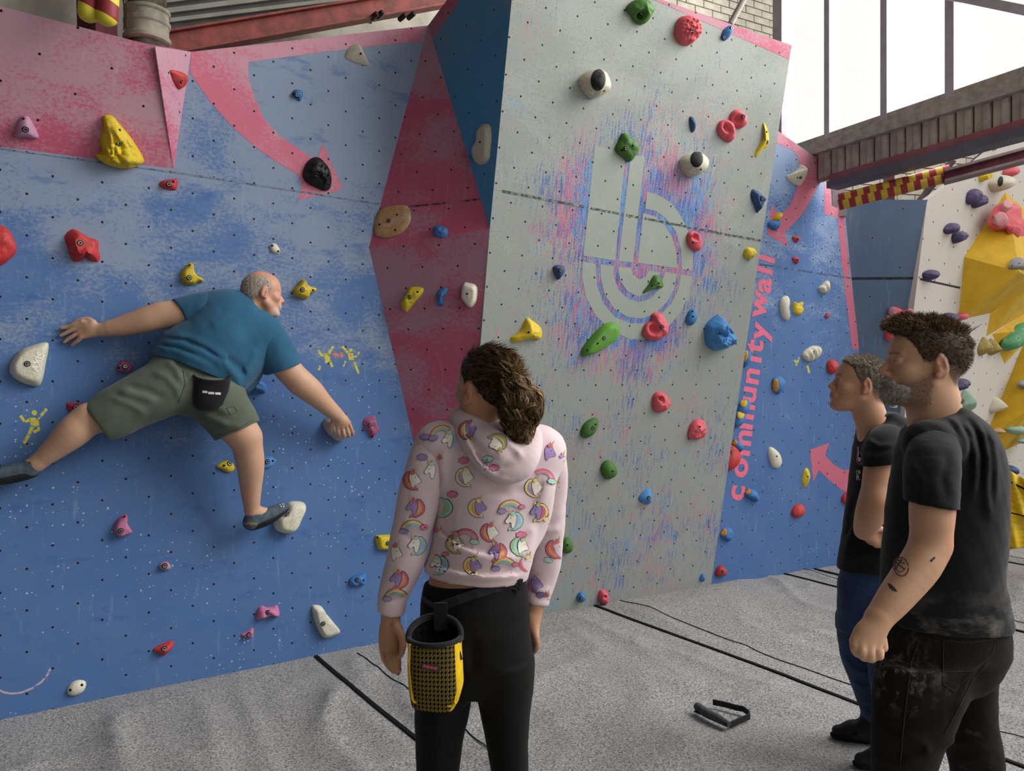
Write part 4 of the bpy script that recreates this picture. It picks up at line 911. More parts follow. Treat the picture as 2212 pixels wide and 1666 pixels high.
for lb, p in (('purple half disc hold, left of the highest pair on the pale wall', [(2086, 430), (2090, 415), (2103, 408), (2109, 415), (2105, 430), (2095, 442), (2087, 440)]),
              ('purple half disc hold, right of the highest pair on the pale wall', [(2097, 440), (2105, 426), (2115, 420), (2121, 430), (2115, 443), (2102, 450)]),
              ('purple hold, left of the middle pair on the pale wall', [(2037, 497), (2045, 485), (2057, 482), (2060, 490), (2054, 503), (2043, 506)]),
              ('purple hooked hold, right of the middle pair on the pale wall', [(2055, 512), (2060, 502), (2073, 500), (2078, 510), (2070, 520), (2058, 526)]),
              ('purple heart shaped hold on the marker line of the pale wall', [(1992, 592), (2000, 585), (2012, 583), (2017, 592), (2010, 602), (1997, 607)]),
              ('purple lobed hold just above the bearded man\'s hair', [(2030, 688), (2040, 677), (2055, 677), (2060, 688), (2050, 700), (2038, 696)]),
              ('purple twisted hold behind the bearded man\'s nape', [(2057, 838), (2065, 822), (2080, 818), (2082, 830), (2066, 844)]),
              ('tiny purple hold at the back of the bearded man\'s head', [(2078, 742), (2082, 734), (2088, 738), (2086, 748), (2080, 750)])):
    hold(lb, PW, p, 'purple', .09 if 'tiny' not in lb else .05, 'dome', rough=.25)
o = hold('cream hold with black cap at the top of the pale wall', PW, [(2135, 400), (2140, 388), (2155, 378), (2166, 387), (2165, 402), (2155, 412), (2143, 415)], 'cream', .16, 'dome')
insert(o, 'black_cap', 2161, 392, 6, 11, HM['black'], .2, .004)
hold('mustard faceted hold under the maroon rail at top right', PW, [(2113, 380), (2122, 372), (2132, 372), (2126, 387), (2117, 394)], 'yellow', .08, 'facet')
hold('coral ringed hold under the maroon rail at top right', PW, [(2165, 372), (2173, 360), (2186, 361), (2188, 374), (2178, 383), (2168, 381)], 'coral', .1, 'dome')
hold('brown ivory hold at the right edge beside the large yellow volume', PW, [(2208, 470), (2213, 460), (2228, 465), (2228, 478), (2214, 480)], 'tan', .08, 'dome')
hold('ochre flat hold right of the top of the large yellow volume', PW, [(2180, 438), (2196, 446), (2198, 455), (2194, 472), (2186, 468)], 'ochre', .05, 'flat')
hold('mint green fin hold above the bearded man\'s collar', PW, [(2070, 880), (2074, 858), (2083, 840), (2092, 856), (2097, 875), (2095, 888)], 'mint', .1, 'ridge')
hold('small red hold above the bearded man\'s collar', PW, [(2057, 862), (2066, 853), (2073, 860), (2070, 872), (2060, 872)], 'red', .06, 'dome')
hold('ochre diamond hold, left of the pair below the yellow volumes', PW, [(2111, 753), (2123, 728), (2133, 741), (2130, 759), (2116, 769)], 'ochre', .1, 'cone')
hold('ochre diamond hold, right of the pair below the yellow volumes', PW, [(2131, 759), (2139, 731), (2153, 748), (2148, 762), (2140, 768)], 'ochre', .1, 'cone')
hold('cream notched hold at the edge of the tall yellow volume', PW, [(2137, 885), (2143, 865), (2150, 857), (2156, 868), (2150, 885), (2141, 893)], 'cream', .14, 'cone')
def on_volume(label, px, color, h, dist, style='dome', **k):
    return hold(label, PW, px, color, h, style, off=dist, **k)
on_volume('long jade green oval hold on the yellow volume at the right edge', [(2163, 750), (2166, 735), (2190, 705), (2215, 694), (2228, 700), (2212, 730), (2190, 750), (2170, 758)], 'jade', .14, .04, screws=[(2200, 731)])
o = on_volume('biggest coral three-lobed hold on the large yellow volume', [(2134, 482), (2145, 452), (2160, 440), (2184, 441), (2188, 465), (2197, 490), (2193, 515), (2180, 522), (2155, 502), (2140, 494)], 'coral', .12, .10, 'flat', rough=.2)
for x, y, r in ((2170, 449, 10), (2156, 475, 13), (2185, 498, 12)): insert(o, 'lobe', x, y, r, r*.9, HM['coral_pale'] if y < 490 else HM['coral'], 0, .05)
on_volume('grey two-hole hold near the peak of the large yellow volume', [(2178, 578), (2185, 562), (2198, 556), (2207, 568), (2205, 582), (2188, 586)], 'grey', .1, .34, screws=[(2202, 569), (2186, 574)])
on_volume('small coral knob at the bottom tip of the large yellow volume', [(2069, 682), (2078, 675), (2087, 679), (2085, 688), (2073, 692)], 'coral', .05, .02)
on_volume('tan speckled hold on the tall yellow volume above the net sheet', [(2138, 930), (2150, 926), (2157, 923), (2168, 933), (2155, 938), (2142, 936)], 'tan', .08, .08, 'ridge')
on_volume('mint and white hold on the tall yellow volume, right of the tan one', [(2172, 928), (2180, 918), (2196, 917), (2214, 928), (2210, 938), (2185, 937)], 'mint', .08, .12)
on_volume('grey green hold at the right edge below the mint one', [(2196, 952), (2206, 946), (2222, 947), (2222, 958), (2204, 958)], 'mint', .07, .12)
on_volume('grey oval hold at the right edge of the tall yellow volume', [(2198, 832), (2205, 822), (2220, 824), (2222, 840), (2208, 842)], 'grey', .08, .14)
on_volume('pale pink speckled hold at the right edge of the tall yellow volume', [(2192, 890), (2205, 884), (2222, 886), (2222, 898), (2206, 900)], 'lilac', .08, .14)
hold('blue hold just above the yellow net sheet', PW, [(2168, 1017), (2173, 1006), (2184, 1006), (2188, 1020), (2180, 1026)], 'navy', .1, 'dome')

# yellow net sheet hung at the far right
M_NET = Mat('yellow_net_fabric', .6, .2)
_o = M_NET.obj(); M_NET.color(M_NET.mix(M_NET.rng(M_NET.noise(M_NET.scale(_o, (3, 3, 14)), 3, 5, .6), .4, .65), lin('#d9b51c'), lin('#f0d24a'))); M_NET = M_NET.m
ne = empty('net_sheet', at(2180, 1188, 6.9), 'bright yellow net sheet draped over the mats at right', 'net')
nu, nv = 40, 26; V = []
for side in (0, 1):
    for j in range(nv):
        v = j/(nv-1)
        for i in range(nu):
            u = i/(nu-1); x = 2120+u*180
            yt = 1000+(x-2155)*.62; yb = 1187+3*math.sin(u*9)
            y = yt+(yb-yt)*v; Yd = 6.75-.55*u-.35*v**1.5 + .05*math.sin(u*17+v*5)*v + .03*math.sin(u*31-v*9)
            p = at(x, y, Yd+.012*side); V.append(p)
idx = lambda s, j, i: s*nu*nv+j*nu+i
Fc = []
for j in range(nv-1):
    for i in range(nu-1):
        Fc.append((idx(0, j, i), idx(0, j, i+1), idx(0, j+1, i+1), idx(0, j+1, i))); Fc.append((idx(1, j, i), idx(1, j+1, i), idx(1, j+1, i+1), idx(1, j, i+1)))
for i in range(nu-1):
    for j in (0, nv-1): Fc.append((idx(0, j, i), idx(0, j, i+1), idx(1, j, i+1), idx(1, j, i)))
for j in range(nv-1):
    for i in (0, nu-1): Fc.append((idx(0, j, i), idx(0, j+1, i), idx(1, j+1, i), idx(1, j, i)))
o = mesh('sheet', V, Fc, M_NET, ne, smooth=True); fix(o.data)
tube('edge_cord', [at(2120+t*180, 1022+(t*180-35)*.62+3*math.sin(t*7), 6.72-.55*t) for t in np.linspace(0, 1, 24)], .008, M_BLK, ne, seg=6)
tube('edge_cord', [at(2120+t*180, 1100+(t*180-35)*.30+2*math.sin(t*9), 6.55-.55*t) for t in np.linspace(0, 1, 24)], .006, M_BLK, ne, seg=6)
# ------------------------------------------------------------------ bodies and clothes as one continuous skin each
class Sdf:
    def __init__(s, vox, k=.02): s.vox, s.k, s.ops, s.post = vox, k, [], []
    def _add(s, fn, lo, hi, k, op): s.ops.append((fn, np.array(lo, float), np.array(hi, float), s.k if k is None else k, op)); return s
    def cap(s, a, b, ra, rb=None, k=None, op='u', flat=None, f=1.0):
        a, b = np.array(a, float), np.array(b, float); rb = ra if rb is None else rb; ba = b-a; L2 = max(1e-12, ba@ba)
        e = None if flat is None else np.array(flat, float)/np.linalg.norm(flat)
        def fn(X, Y, Z):
            x, y, z_ = X-a[0], Y-a[1], Z-a[2]
            t = np.clip((x*ba[0]+y*ba[1]+z_*ba[2])/L2, 0, 1); x, y, z_ = x-t*ba[0], y-t*ba[1], z_-t*ba[2]
            q = x*x+y*y+z_*z_
            if e is not None: w = x*e[0]+y*e[1]+z_*e[2]; q = q + w*w*(1/f**2-1)
            return np.sqrt(q)-(ra+(rb-ra)*t)
        r = max(ra, rb); return s._add(fn, np.minimum(a, b)-r, np.maximum(a, b)+r, k, op)
    def chain(s, pts, rads, **kw):
        k, op = kw.pop('k', None), kw.pop('op', 'u'); q = Sdf(s.vox)
        if len(pts) > 2:
            Q = [np.append(np.array(p, float), r) for p, r in zip(pts, rads)]; Q = [2*Q[0]-Q[1]]+Q+[2*Q[-1]-Q[-2]]; R_ = []
            for i in range(1, len(Q)-2):
                p0, p1, p2, p3 = Q[i-1:i+3]
                for t in np.arange(0, 1, .25): R_.append(.5*(2*p1+(p2-p0)*t+(2*p0-5*p1+4*p2-p3)*t*t+(3*p1-p0-3*p2+p3)*t**3))
            R_.append(Q[-2]); pts = [r[:3] for r in R_]; rads = [r[3] for r in R_]
        for i in range(len(pts)-1): q.cap(pts[i], pts[i+1], rads[i], rads[i+1], **kw)
        fns = [o[0] for o in q.ops]; kk = .30*min(rads) if min(rads) > .02 else .0015;
        def fn(X, Y, Z):
            d = fns[0](X, Y, Z)
            for f in fns[1:]:
                b = f(X, Y, Z); h = np.clip(.5+.5*(d-b)/kk, 0, 1); d = b*h+d*(1-h)-kk*h*(1-h)
            return d
        return s._add(fn, np.min([o[1] for o in q.ops], 0), np.max([o[2] for o in q.ops], 0), k, op)
    def ell(s, c, r, R=None, k=None, op='u'):
        c, r = np.array(c, float), np.array(r, float); R = np.eye(3) if R is None else np.array(R, float)
        def fn(X, Y, Z):
            x, y, z_ = X-c[0], Y-c[1], Z-c[2]
            q = [(R[0, i]*x+R[1, i]*y+R[2, i]*z_) for i in range(3)]
            k0 = np.sqrt(sum((q[i]/r[i])**2 for i in range(3))); k1 = np.sqrt(sum((q[i]/r[i]**2)**2 for i in range(3)))+1e-9
            return k0*(k0-1)/k1
        m = r.max(); return s._add(fn, c-m, c+m, k, op)
    def loft(s, secs, k=None, op='u', pw=2.0):
        """secs: (z, cx, cy, a, b) stacked upright ellipses, a along X and b along Y"""
        A = np.array(sorted(secs), float)
        def fn(X, Y, Z):
            g = [np.interp(Z, A[:, 0], A[:, i]) for i in range(1, 5)]
            dx, dy = np.abs(X-g[0])/g[2], np.abs(Y-g[1])/g[3]
            d = ((dx**pw+dy**pw)**(1/pw)-1)*np.minimum(g[2], g[3])
            over = np.maximum(A[0, 0]-Z, Z-A[-1, 0])
            return np.where(over > 0, np.sqrt(np.maximum(d, 0)**2+over**2), d)
        m = A[:, 3].max(), A[:, 4].max()
        return s._add(fn, (A[:, 1].min()-m[0], A[:, 2].min()-m[1], A[0, 0]), (A[:, 1].max()+m[0], A[:, 2].max()+m[1], A[-1, 0]), k, op)
    def cut(s, p, n):            # throw away the side n points to
        s.post.append(('cut', np.array(p, float), np.array(n, float)/np.linalg.norm(n))); return s
    def limit(s, fn): s.post.append(('max', fn)); return s
    def disp(s, fn): s.post.append(('disp', fn)); return s
    def build(s, name, mat, parent, paint=None, keep=None, smooth=1):
        v = s.vox; lo = np.min([o[1] for o in s.ops if o[4] == 'u'], 0)-4*v; hi = np.max([o[2] for o in s.ops if o[4] == 'u'], 0)+4*v
        n = np.ceil((hi-lo)/v).astype(int)+1; ax = [lo[i]+np.arange(n[i])*v for i in range(3)]
        D = np.full(n, .2, np.float32)
        for fn, a, b, k, op in s.ops:
            m = k+4*v; i0 = np.clip(((a-m-lo)/v).astype(int), 0, n); i1 = np.clip(((b+m-lo)/v).astype(int)+2, 0, n)
            if (i1 <= i0).any(): continue
            sl = tuple(slice(i0[q], i1[q]) for q in range(3))
            X, Y, Z = ax[0][sl[0]][:, None, None], ax[1][sl[1]][None, :, None], ax[2][sl[2]][None, None, :]
            d = fn(X, Y, Z).astype(np.float32); A = D[sl]
            if op == 'u': h = np.clip(.5+.5*(d-A)/k, 0, 1); D[sl] = d*(1-h)+A*h-k*h*(1-h)
            else: h = np.clip(.5-.5*(A+d)/k, 0, 1); D[sl] = A*(1-h)-d*h+k*h*(1-h)
        for p in s.post:
            if p[0] == 'cut':
                q = (ax[0][:, None, None]-p[1][0])*p[2][0]+(ax[1][None, :, None]-p[1][1])*p[2][1]+(ax[2][None, None, :]-p[1][2])*p[2][2]
                D = np.maximum(D, q.astype(np.float32))
            elif p[0] == 'max':
                I = np.nonzero(D < 5*v); P = np.stack([ax[i][I[i]] for i in range(3)], 1); D[I] = np.maximum(D[I], p[1](P).astype(np.float32))
            else:
                I = np.nonzero(np.abs(D) < 5*v+.01); P = np.stack([ax[i][I[i]] for i in range(3)], 1); D[I] += p[1](P).astype(np.float32)
        g = openvdb.FloatGrid(3*v); g.copyFromArray(np.clip(D, -3*v, 3*v)); g.transform = openvdb.createLinearTransform(v)
        pts, q = g.convertToQuads(0.0)
        pts = pts.astype(float)+lo; q = q[:, ::-1] if True else q
        a, b, c = pts[q[:, 0]], pts[q[:, 1]], pts[q[:, 2]]
        if np.einsum('ij,ij->i', np.cross(b-a, c-a), (a+b+c)/3-pts.mean(0)).sum() < 0: q = q[:, ::-1]
        for _ in range(smooth):                       # light relax
            S = np.zeros_like(pts); N = np.zeros(len(pts))
            for i in range(4):
                j = (i+1) % 4; np.add.at(S, q[:, i], pts[q[:, j]]); np.add.at(S, q[:, j], pts[q[:, i]]); np.add.at(N, q[:, i], 1); np.add.at(N, q[:, j], 1)
            pts = pts*.5+.5*S/np.maximum(N, 1)[:, None]
        base = np.array(ORG[parent]); me = bpy.data.meshes.new(name)
        nv, nf = len(pts), len(q); me.vertices.add(nv); me.vertices.foreach_set('co', (pts-base).ravel())
        me.loops.add(nf*4); me.loops.foreach_set('vertex_index', q.ravel().astype(np.int32)); me.polygons.add(nf); me.polygons.foreach_set('loop_start', np.arange(nf, dtype=np.int32)*4)
        me.update(calc_edges=True); me.validate()
        if paint is not None:
            C = np.concatenate([paint(pts), np.ones((nv, 1))], 1).astype(np.float32)
            at_ = me.color_attributes.new('Col', 'FLOAT_COLOR', 'POINT'); at_.data.foreach_set('color', C.ravel())
        o = put(me, name, parent, None, mat, True); RAW[o] = (pts, q); return o
RAW = {}
def bvh(o): return BVHTree.FromPolygons([tuple(p) for p in RAW[o][0]], [tuple(f) for f in RAW[o][1]])
def sm(x, a, b): t = np.clip((x-a)/(b-a), 0, 1); return t*t*(3-2*t)
def sinn(P, f, seed=0):
    r = np.random.RandomState(seed); o = 0
    for i in range(5):
        d = r.normal(size=3); d /= np.linalg.norm(d); o = o + np.sin(P@d*f*(1+.5*i)+r.rand()*6.28)/(1+.4*i)
    return o/2.6
def ridges(lines, amp, w, inset=0):
    """fold lines: each is a list of 3-D points; raises cloth along it"""
    segs = []
    for ln in lines:
        ln = [np.array(p, float) for p in ln]
        for i in range(len(ln)-1):
            t0, t1 = i/(len(ln)-1), (i+1)/(len(ln)-1); segs.append((ln[i], ln[i+1], t0, t1))
    def fn(P):
        out = np.zeros(len(P))
        for a, b, t0, t1 in segs:
            ba = b-a; t = np.clip(((P-a)@ba)/(ba@ba), 0, 1); d = np.linalg.norm(P-a-t[:, None]*ba, axis=1); g = t0+(t1-t0)*t
            out = np.minimum(out, -amp*np.exp(-(d/w)**2)*np.sin(np.pi*np.clip(g*.9+.05, 0, 1)))
        return out
    return fn

class Head:
    """face frame: x out of the face, y to the person's left, z up"""
    def __init__(s, c, fwd, up, sc=1.0, sx=1.0):
        s.c = np.array(c, float); f = np.array(fwd, float); f /= np.linalg.norm(f); u = np.array(up, float); u = u-f*(u@f); u /= np.linalg.norm(u)
        s.R = np.stack([f, np.cross(u, f), u], 1); s.sc, s.sx = sc, sx
    def w(s, x, y, z_): return s.c+s.R@(np.array([x*s.sx, y, z_])*s.sc)
    def loc(s, P): L = (np.asarray(P)-s.c)@s.R/s.sc; L[:, 0] /= s.sx; return L
    def add(s, S, nose=1.0, jaw=1.0, ears=True):
        c = s.sc; E = lambda x, y, z_, r, **k: S.ell(s.w(x, y, z_), np.array(r)*c*np.array([s.sx, 1, 1]), s.R, **k)
        C = lambda a, b, r0, r1, **k: S.cap(s.w(*a), s.w(*b), r0*c, r1*c, **k)
        E(-.010, 0, .030, (.094, .074, .086), k=.02); E(.030, 0, .034, (.060, .063, .064), k=.02); E(.032, 0, -.038, (.050, .054, .072), k=.025)
        for g in (-1, 1):
            C((.004, .050*g, -.052), (.066, .020*g, -.100), .020, .016, k=.02)
            E(.058, .040*g, -.024, (.024, .022, .02), k=.02)
            C((.0845, .010*g, .021), (.072, .040*g, .022), .0105, .0085, k=.012)
        E(.074, 0, -.102, (.020, .022, .018), k=.016)
        for g in (-1, 1): E(.099, .034*g, .003, (.016, .0165, .012), k=.008, op='s')
        for g in (-1, 1): E(.075, .031*g, .001, (.0145, .0145, .0125), k=.003)
        for g in (-1, 1): C((.084, .020*g, .0085), (.080, .042*g, .007), .0045, .0035, k=.004); C((.083, .021*g, -.0085), (.079, .041*g, -.006), .0035, .003, k=.005)
        C((.074, 0, .010), (.086, 0, -.034), .0105, .0155, k=.008)
        C((.083, 0, .010), (.1065*nose, 0, -.030), .0068, .0105, k=.010); E(.095*nose, .0125, -.035, (.013, .0075, .0075), k=.007); E(.095*nose, -.0125, -.035, (.013, .0075, .0075), k=.007)
        for g in (-1, 1): E(.100*nose, .0065*g, -.043, (.006, .003, .004), k=.003, op='s')
        E(.083, 0, -.058, (.014, .028, .022), k=.014)
        for g in (-1, 1): C((.0965, 0, -.0585), (.086, .023*g, -.0625), .0062, .0035, k=.005); C((.0945, 0, -.0705), (.086, .021*g, -.066), .0072, .004, k=.005)
        C((.104, -.0, -.0642), (.088, .024, -.0648), .0017, .0012, k=.002, op='s'); C((.104, 0, -.0642), (.088, -.024, -.0648), .0017, .0012, k=.002, op='s')
        if ears:
            for g in (-1, 1):
                a = math.radians(14); Rr = s.R@np.array([[math.cos(a), 0, math.sin(a)], [0, 1, 0], [-math.sin(a), 0, math.cos(a)]])
                S.ell(s.w(-.012, .077*g, -.004), np.array((.0195, .0075, .033))*c, Rr, k=.006)
                S.ell(s.w(-.012, .070*g, -.012), np.array((.012, .010, .022))*c, Rr, k=.006)
                S.ell(s.w(-.009, .085*g, -.003), np.array((.0115, .0055, .020))*c, Rr, k=.004, op='s')
                S.cap(s.w(-.001, .0815*g, -.004), s.w(-.007, .0825*g, -.020), .0038*c, .004*c, k=.004)
                S.cap(s.w(-.014, .0825*g, .010), s.w(-.020, .0825*g, -.008), .003*c, .0032*c, k=.004)
                S.ell(s.w(-.004, .078*g, -.034), np.array((.009, .0065, .009))*c, s.R, k=.006)
        return S
    def paint(s, P, C, lips=(.42, .16, .13), iris=(.10, .12, .10), brow=(.10, .07, .05)):
        L = s.loc(P); x, y, z_ = L.T; ay = np.abs(y)
        def put_(m, c): C[:] = C*(1-m[:, None])+np.array(c)*m[:, None]
        fr = sm(x, .06, .075)
        put_(.55*fr*sm(-np.abs(z_+.0645)+.0105, 0, .004)*sm(.025-ay, 0, .006)*sm(x, .085, .09), lips)
        eye = np.sqrt((x-.075)**2+(ay-.031)**2+(z_-.001)**2)
        op_ = sm(.0068-np.abs(z_-.001), 0, .002)*sm(.0125-np.abs(ay-.031), 0, .002)*sm(x, .078, .083)*(eye < .0165)
        put_(op_*.55, (.38, .34, .31)); put_(op_*(np.hypot(ay-.031, z_-.001) < .0062), iris)
        put_(.7*fr*sm(.0052-np.abs(z_-.0235-.06*(ay-.02)*(ay < .03)), 0, .003)*sm(ay, .008, .014)*sm(.047-ay, 0, .008), brow)
        put_(.30*sm(.022-np.hypot(x-.104, z_+.034), 0, .02), (.62, .22, .16)); put_(.25*fr*sm(.03-np.hypot(ay-.045, z_+.03), 0, .03), (.62, .25, .18))
        put_(.35*((ay > .071) & (np.abs(x+.012) < .026) & (z_ < .035)), (.60, .22, .16))
        put_(.6*((ay > .07)*sm(.008-np.hypot(x+.004, z_+.008), 0, .006)), (.12, .04, .03))
        return C
def skin_mat(name, rough=.5):
    k = Mat(name, rough, .35); o = k.obj(); a = k.n('Attribute', attribute_name='Col')
    f = k.noise(o, 38, 4, .65); g = k.noise(o, 9, 3, .5)
    c = k.mix(k.rng(f, .35, .75, 0, .12), a, lin('#9c6650')); c = k.mix(k.rng(g, .4, .7, 0, .05), c, lin('#d3a182'))
    k.color(c); k.b.inputs['Subsurface Weight'].default_value = .12; k.b.inputs['Subsurface Radius'].default_value = (.012, .005, .003); k.b.inputs['Subsurface Scale'].default_value = .6
    k.bump(k.noise(o, 260, 3, .6), .18, .002); return k.m
M_SKIN = skin_mat('skin')
def base_col(P, c): return np.tile(np.array(lin(c)[:3]), (len(P), 1))
def cloth_mat(name, c, stain=None, stain_fn=None, weave=420, rough=.9, var=.18, sheen=.15):
    k = Mat(name, rough, .12); o = k.obj(); f = k.noise(o, 7, 4, .6); b = lin(c)
    col = k.mix(k.rng(f, .35, .7), tuple(x*(1-var) for x in b[:3])+(1,), tuple(min(1, x*(1+var)+.002) for x in b[:3])+(1,))
    if stain_fn: col = stain_fn(k, o, col)
    k.color(col); k.b.inputs['Sheen Weight'].default_value = sheen
    k.bump(k.noise(o, weave, 2, .7), .25, .0015); return k.m
def hair_mat(name, dark, light, rough=.65):
    k = Mat(name, rough, .18); o = k.obj(); a = k.n('Attribute', attribute_name='Col', out=2)
    f = k.noise(o, 90, 4, .7); k.color(k.mix(k.rng(k.math('ADD', k.math('MULTIPLY', f, .5), k.math('MULTIPLY', a, .5)), .3, .7), lin(dark), lin(light))); return k.m
def strands(name, roots, mat, parent, seg=6, w=.0009, seed=0, tint=None):
    """roots: list of point lists (paths); one mesh of thin tapered hairs"""
    V, Fc, C = [], [], []
    r = random.Random(seed)
    for pi_, path in enumerate(roots):
        tn = tint[pi_] if isinstance(tint, list) else tint
        n = len(path); b = len(V); t = r.random() if tn is None else min(1, max(0, tn+r.uniform(-.3, .3)*(.5 if isinstance(tint, list) else 1))); ww = w*r.uniform(.7, 1.4)
        pv = [Vector(p) for p in path]; d0 = (pv[1]-pv[0]).normalized(); a = d0.orthogonal().normalized(); c = d0.cross(a)
        for i, p in enumerate(pv):
            k = ww*(1-.75*i/(n-1))
            for q in range(3): V.append(p+(a*math.cos(q*2.094)+c*math.sin(q*2.094))*k); C.append(t)
            if i:
                o = b+(i-1)*3; Fc += [(o+q, o+(q+1) % 3, o+3+(q+1) % 3, o+3+q) for q in range(3)]
    o = mesh(name, V, Fc, mat, parent)
    at_ = o.data.color_attributes.new('Col', 'FLOAT_COLOR', 'POINT'); cc = np.repeat(np.array(C, np.float32)[:, None], 4, 1); at_.data.foreach_set('color', cc.ravel()); o.data.shade_smooth(); return o
def merge(o, p):
    """fold mesh p into o (same parent) so both stay one part"""
    b = bmesh.new(); b.from_mesh(o.data); b.from_mesh(p.data); b.to_mesh(o.data); b.free(); m = p.data; bpy.data.objects.remove(p); bpy.data.meshes.remove(m); return o
def fuzz(o, n, length, dirfn, mat, seed=1, curl=.2, seg=4, w=.0009, cond=None, tint=None):
    """short hairs standing on mesh part o; dirfn(point, normal) gives the way they grow"""
    pts, q = RAW[o]; r = np.random.RandomState(seed); a, b, c = pts[q[:, 0]], pts[q[:, 1]], pts[q[:, 2]]
    N = np.cross(b-a, c-a); ln = np.linalg.norm(N, axis=1, keepdims=True); N = N/np.maximum(ln, 1e-12); cen = (a+c)/2
    ok = np.arange(len(q)) if cond is None else np.nonzero(cond(cen))[0]
    roots = []
    for i in r.choice(ok, n):
        p = Vector(cen[i]+r.normal(size=3)*.0012); nn = Vector(N[i]); d = Vector(dirfn(cen[i], N[i])).normalized(); L = length*r.uniform(.6, 1.25); path = [p-nn*.002]
        j = Vector(r.normal(size=3))*curl
        for k in range(1, seg+1):
            d = (d+j*.25+Vector(r.normal(size=3))*curl*.3).normalized(); path.append(path[-1]+d*L/seg)
        roots.append(path)
    s = strands(o.name+'_s', roots, mat, o.parent, w=w, seed=seed, tint=tint)
    return s
def dim(v): return lambda P: np.full((len(P), 3), v)
def garment_end(S, a, b, keep):
    """cut straight through pixels a and b (pixel, pixel, depth) keeping the side of point keep"""
    a_, b_ = A(*a), A(*b); d = b_-a_; n = np.array([d[2], 0, -d[0]]); n = n if (np.array(keep)-a_)@n < 0 else -n
    return S.cut(a_, n)
def secs(rows, k=1.0):
    """rows (py, px_left, px_right, Y, depth radius) -> upright sections in metres"""
    return [(at(0, r[0], r[3]).z, (at(r[1], r[0], r[3]).x+at(r[2], r[0], r[3]).x)/2, r[3], (at(r[2], r[0], r[3]).x-at(r[1], r[0], r[3]).x)/2*k, r[4]*k) for r in rows]

def A(px, py, Y): return np.array(at(px, py, Y))
def folds(lines, amp, w, ynear):
    """raised cloth folds along lines seen on the near side; w in pixels"""
    def fn(P):
        x, y = CX+F_PX*P[:, 0]/P[:, 1], CY-F_PX*(P[:, 2]-EYE)/P[:, 1]; out = np.zeros(len(P))
        for ln in lines:
            a_ = amp; pts = ln
            if isinstance(ln[0], (int, float)): a_ = ln[0]; pts = ln[1]
            n = len(pts)-1
            for i in range(n):
                (x0, y0), (x1, y1) = pts[i], pts[i+1]; dx, dy = x1-x0, y1-y0; t = np.clip(((x-x0)*dx+(y-y0)*dy)/(dx*dx+dy*dy), 0, 1)
                d = np.hypot(x-x0-t*dx, y-y0-t*dy); g = (i+t)/n; e = a_*np.exp(-(d/w)**2)*np.minimum(1, np.minimum(g, 1-g)*5+.1)
                out = np.where(np.abs(e) > np.abs(out), -e, out)
        return out*sm(ynear-P[:, 1], -.01, .03)
    return fn
def hand(S, wrist, knuckles, fingers, rp=.024, rf=.009, thumb=None, normal=None):
    w = np.array(wrist)
    for kn in knuckles: S.cap(w, kn, rp*.75, rf*1.25, k=.014)
    for ch in fingers: S.chain(ch, [rf*1.12, rf*1.02, rf*.95, rf*.82][:len(ch)], k=.0035)
    if thumb is not None: S.chain(thumb, [rf*1.7, rf*1.25, rf*1.1, rf*.9][:len(thumb)], k=.008)
def on_surface(bv, pts, lift):
    out = []
    for x, y in pts:
        h = bv.ray_cast(Vector((0, 0, EYE)), ray(x, y).normalized())
        if h[0] is None: return None
        n = h[1] if h[1].dot(ray(x, y)) < 0 else -h[1]
        out.append(h[0]+n*lift)
    return out
def decal(name, bv, layers, parent, step=9.0):
    """flat print lying on cloth or skin: layers of (pixel outline, material) stacked in hair-thin coats"""
    V, Fc, mi, mats = [], [], [], []
    for li, (poly, mat) in enumerate(layers):
        b = bmesh.new(); vs_ = [b.verts.new((x, y, 0)) for x, y in poly]
        try: f = b.faces.new(vs_)
        except ValueError: b.free(); continue
        bmesh.ops.triangulate(b, faces=b.faces[:])
        for _ in range(3):
            es = [e for e in b.edges if e.calc_length() > step]
            if not es: break
            bmesh.ops.subdivide_edges(b, edges=es, cuts=1); bmesh.ops.triangulate(b, faces=b.faces[:])
        b.verts.index_update(); pts = on_surface(bv, [(v.co.x, v.co.y) for v in b.verts], .0012+.0005*li)
        if pts is None or max(p.y for p in pts)-min(p.y for p in pts) > .09: b.free(); continue
        if mat not in mats: mats.append(mat)
        o = len(V); V += pts
        for f in b.faces: Fc.append(tuple(v.index+o for v in f.verts)); mi.append(mats.index(mat))
        b.free()
    if not V: return None
    return mesh(name, V, Fc, mats, parent, mi=mi)
# ------------------------------------------------------------------ bearded man in black, right foreground
def zmin_fn(xs, zs): return lambda L: np.interp(L[:, 0], xs, zs)-L[:, 2]
M_BTEE = cloth_mat('black_cotton_dusty', '#17181b', stain_fn=lambda k, o, c: (lambda sep: k.mix(k.math('MULTIPLY',
    k.math('MULTIPLY', k.rng(sep.outputs[2], 1.02, .86), k.rng(k.noise(k.scale(o, (1, 1, 2.2)), 7, 5, .7), .48, .72)), .55), c, lin('#a7a39c')))((lambda s_: (k.t.links.new(o, s_.inputs[0]), s_)[1])(k.t.nodes.new('ShaderNodeSeparateXYZ'))))
def denim_stain(cx, cy, cz, r):
    def f(k, o, c):
        d = k.n('VectorMath', {0: o, 1: (cx, cy, cz)}, out=1, operation='DISTANCE')
        m = k.math('MULTIPLY', k.rng(d, r, r*.25), k.rng(k.noise(k.scale(o, (1, 1, .6)), 30, 5, .75, dist=.25), .50, .66))
        c = k.mix(k.math('MULTIPLY', m, .5), c, lin('#b4aea6'))
        m2 = k.rng(k.noise(o, 16, 5, .75), .62, .8, 0, .25); return k.mix(m2, c, lin('#8b857c'))
    return f
_q = A(1925, 1440, 2.2); _b = A(2020, 2005, 2.35)
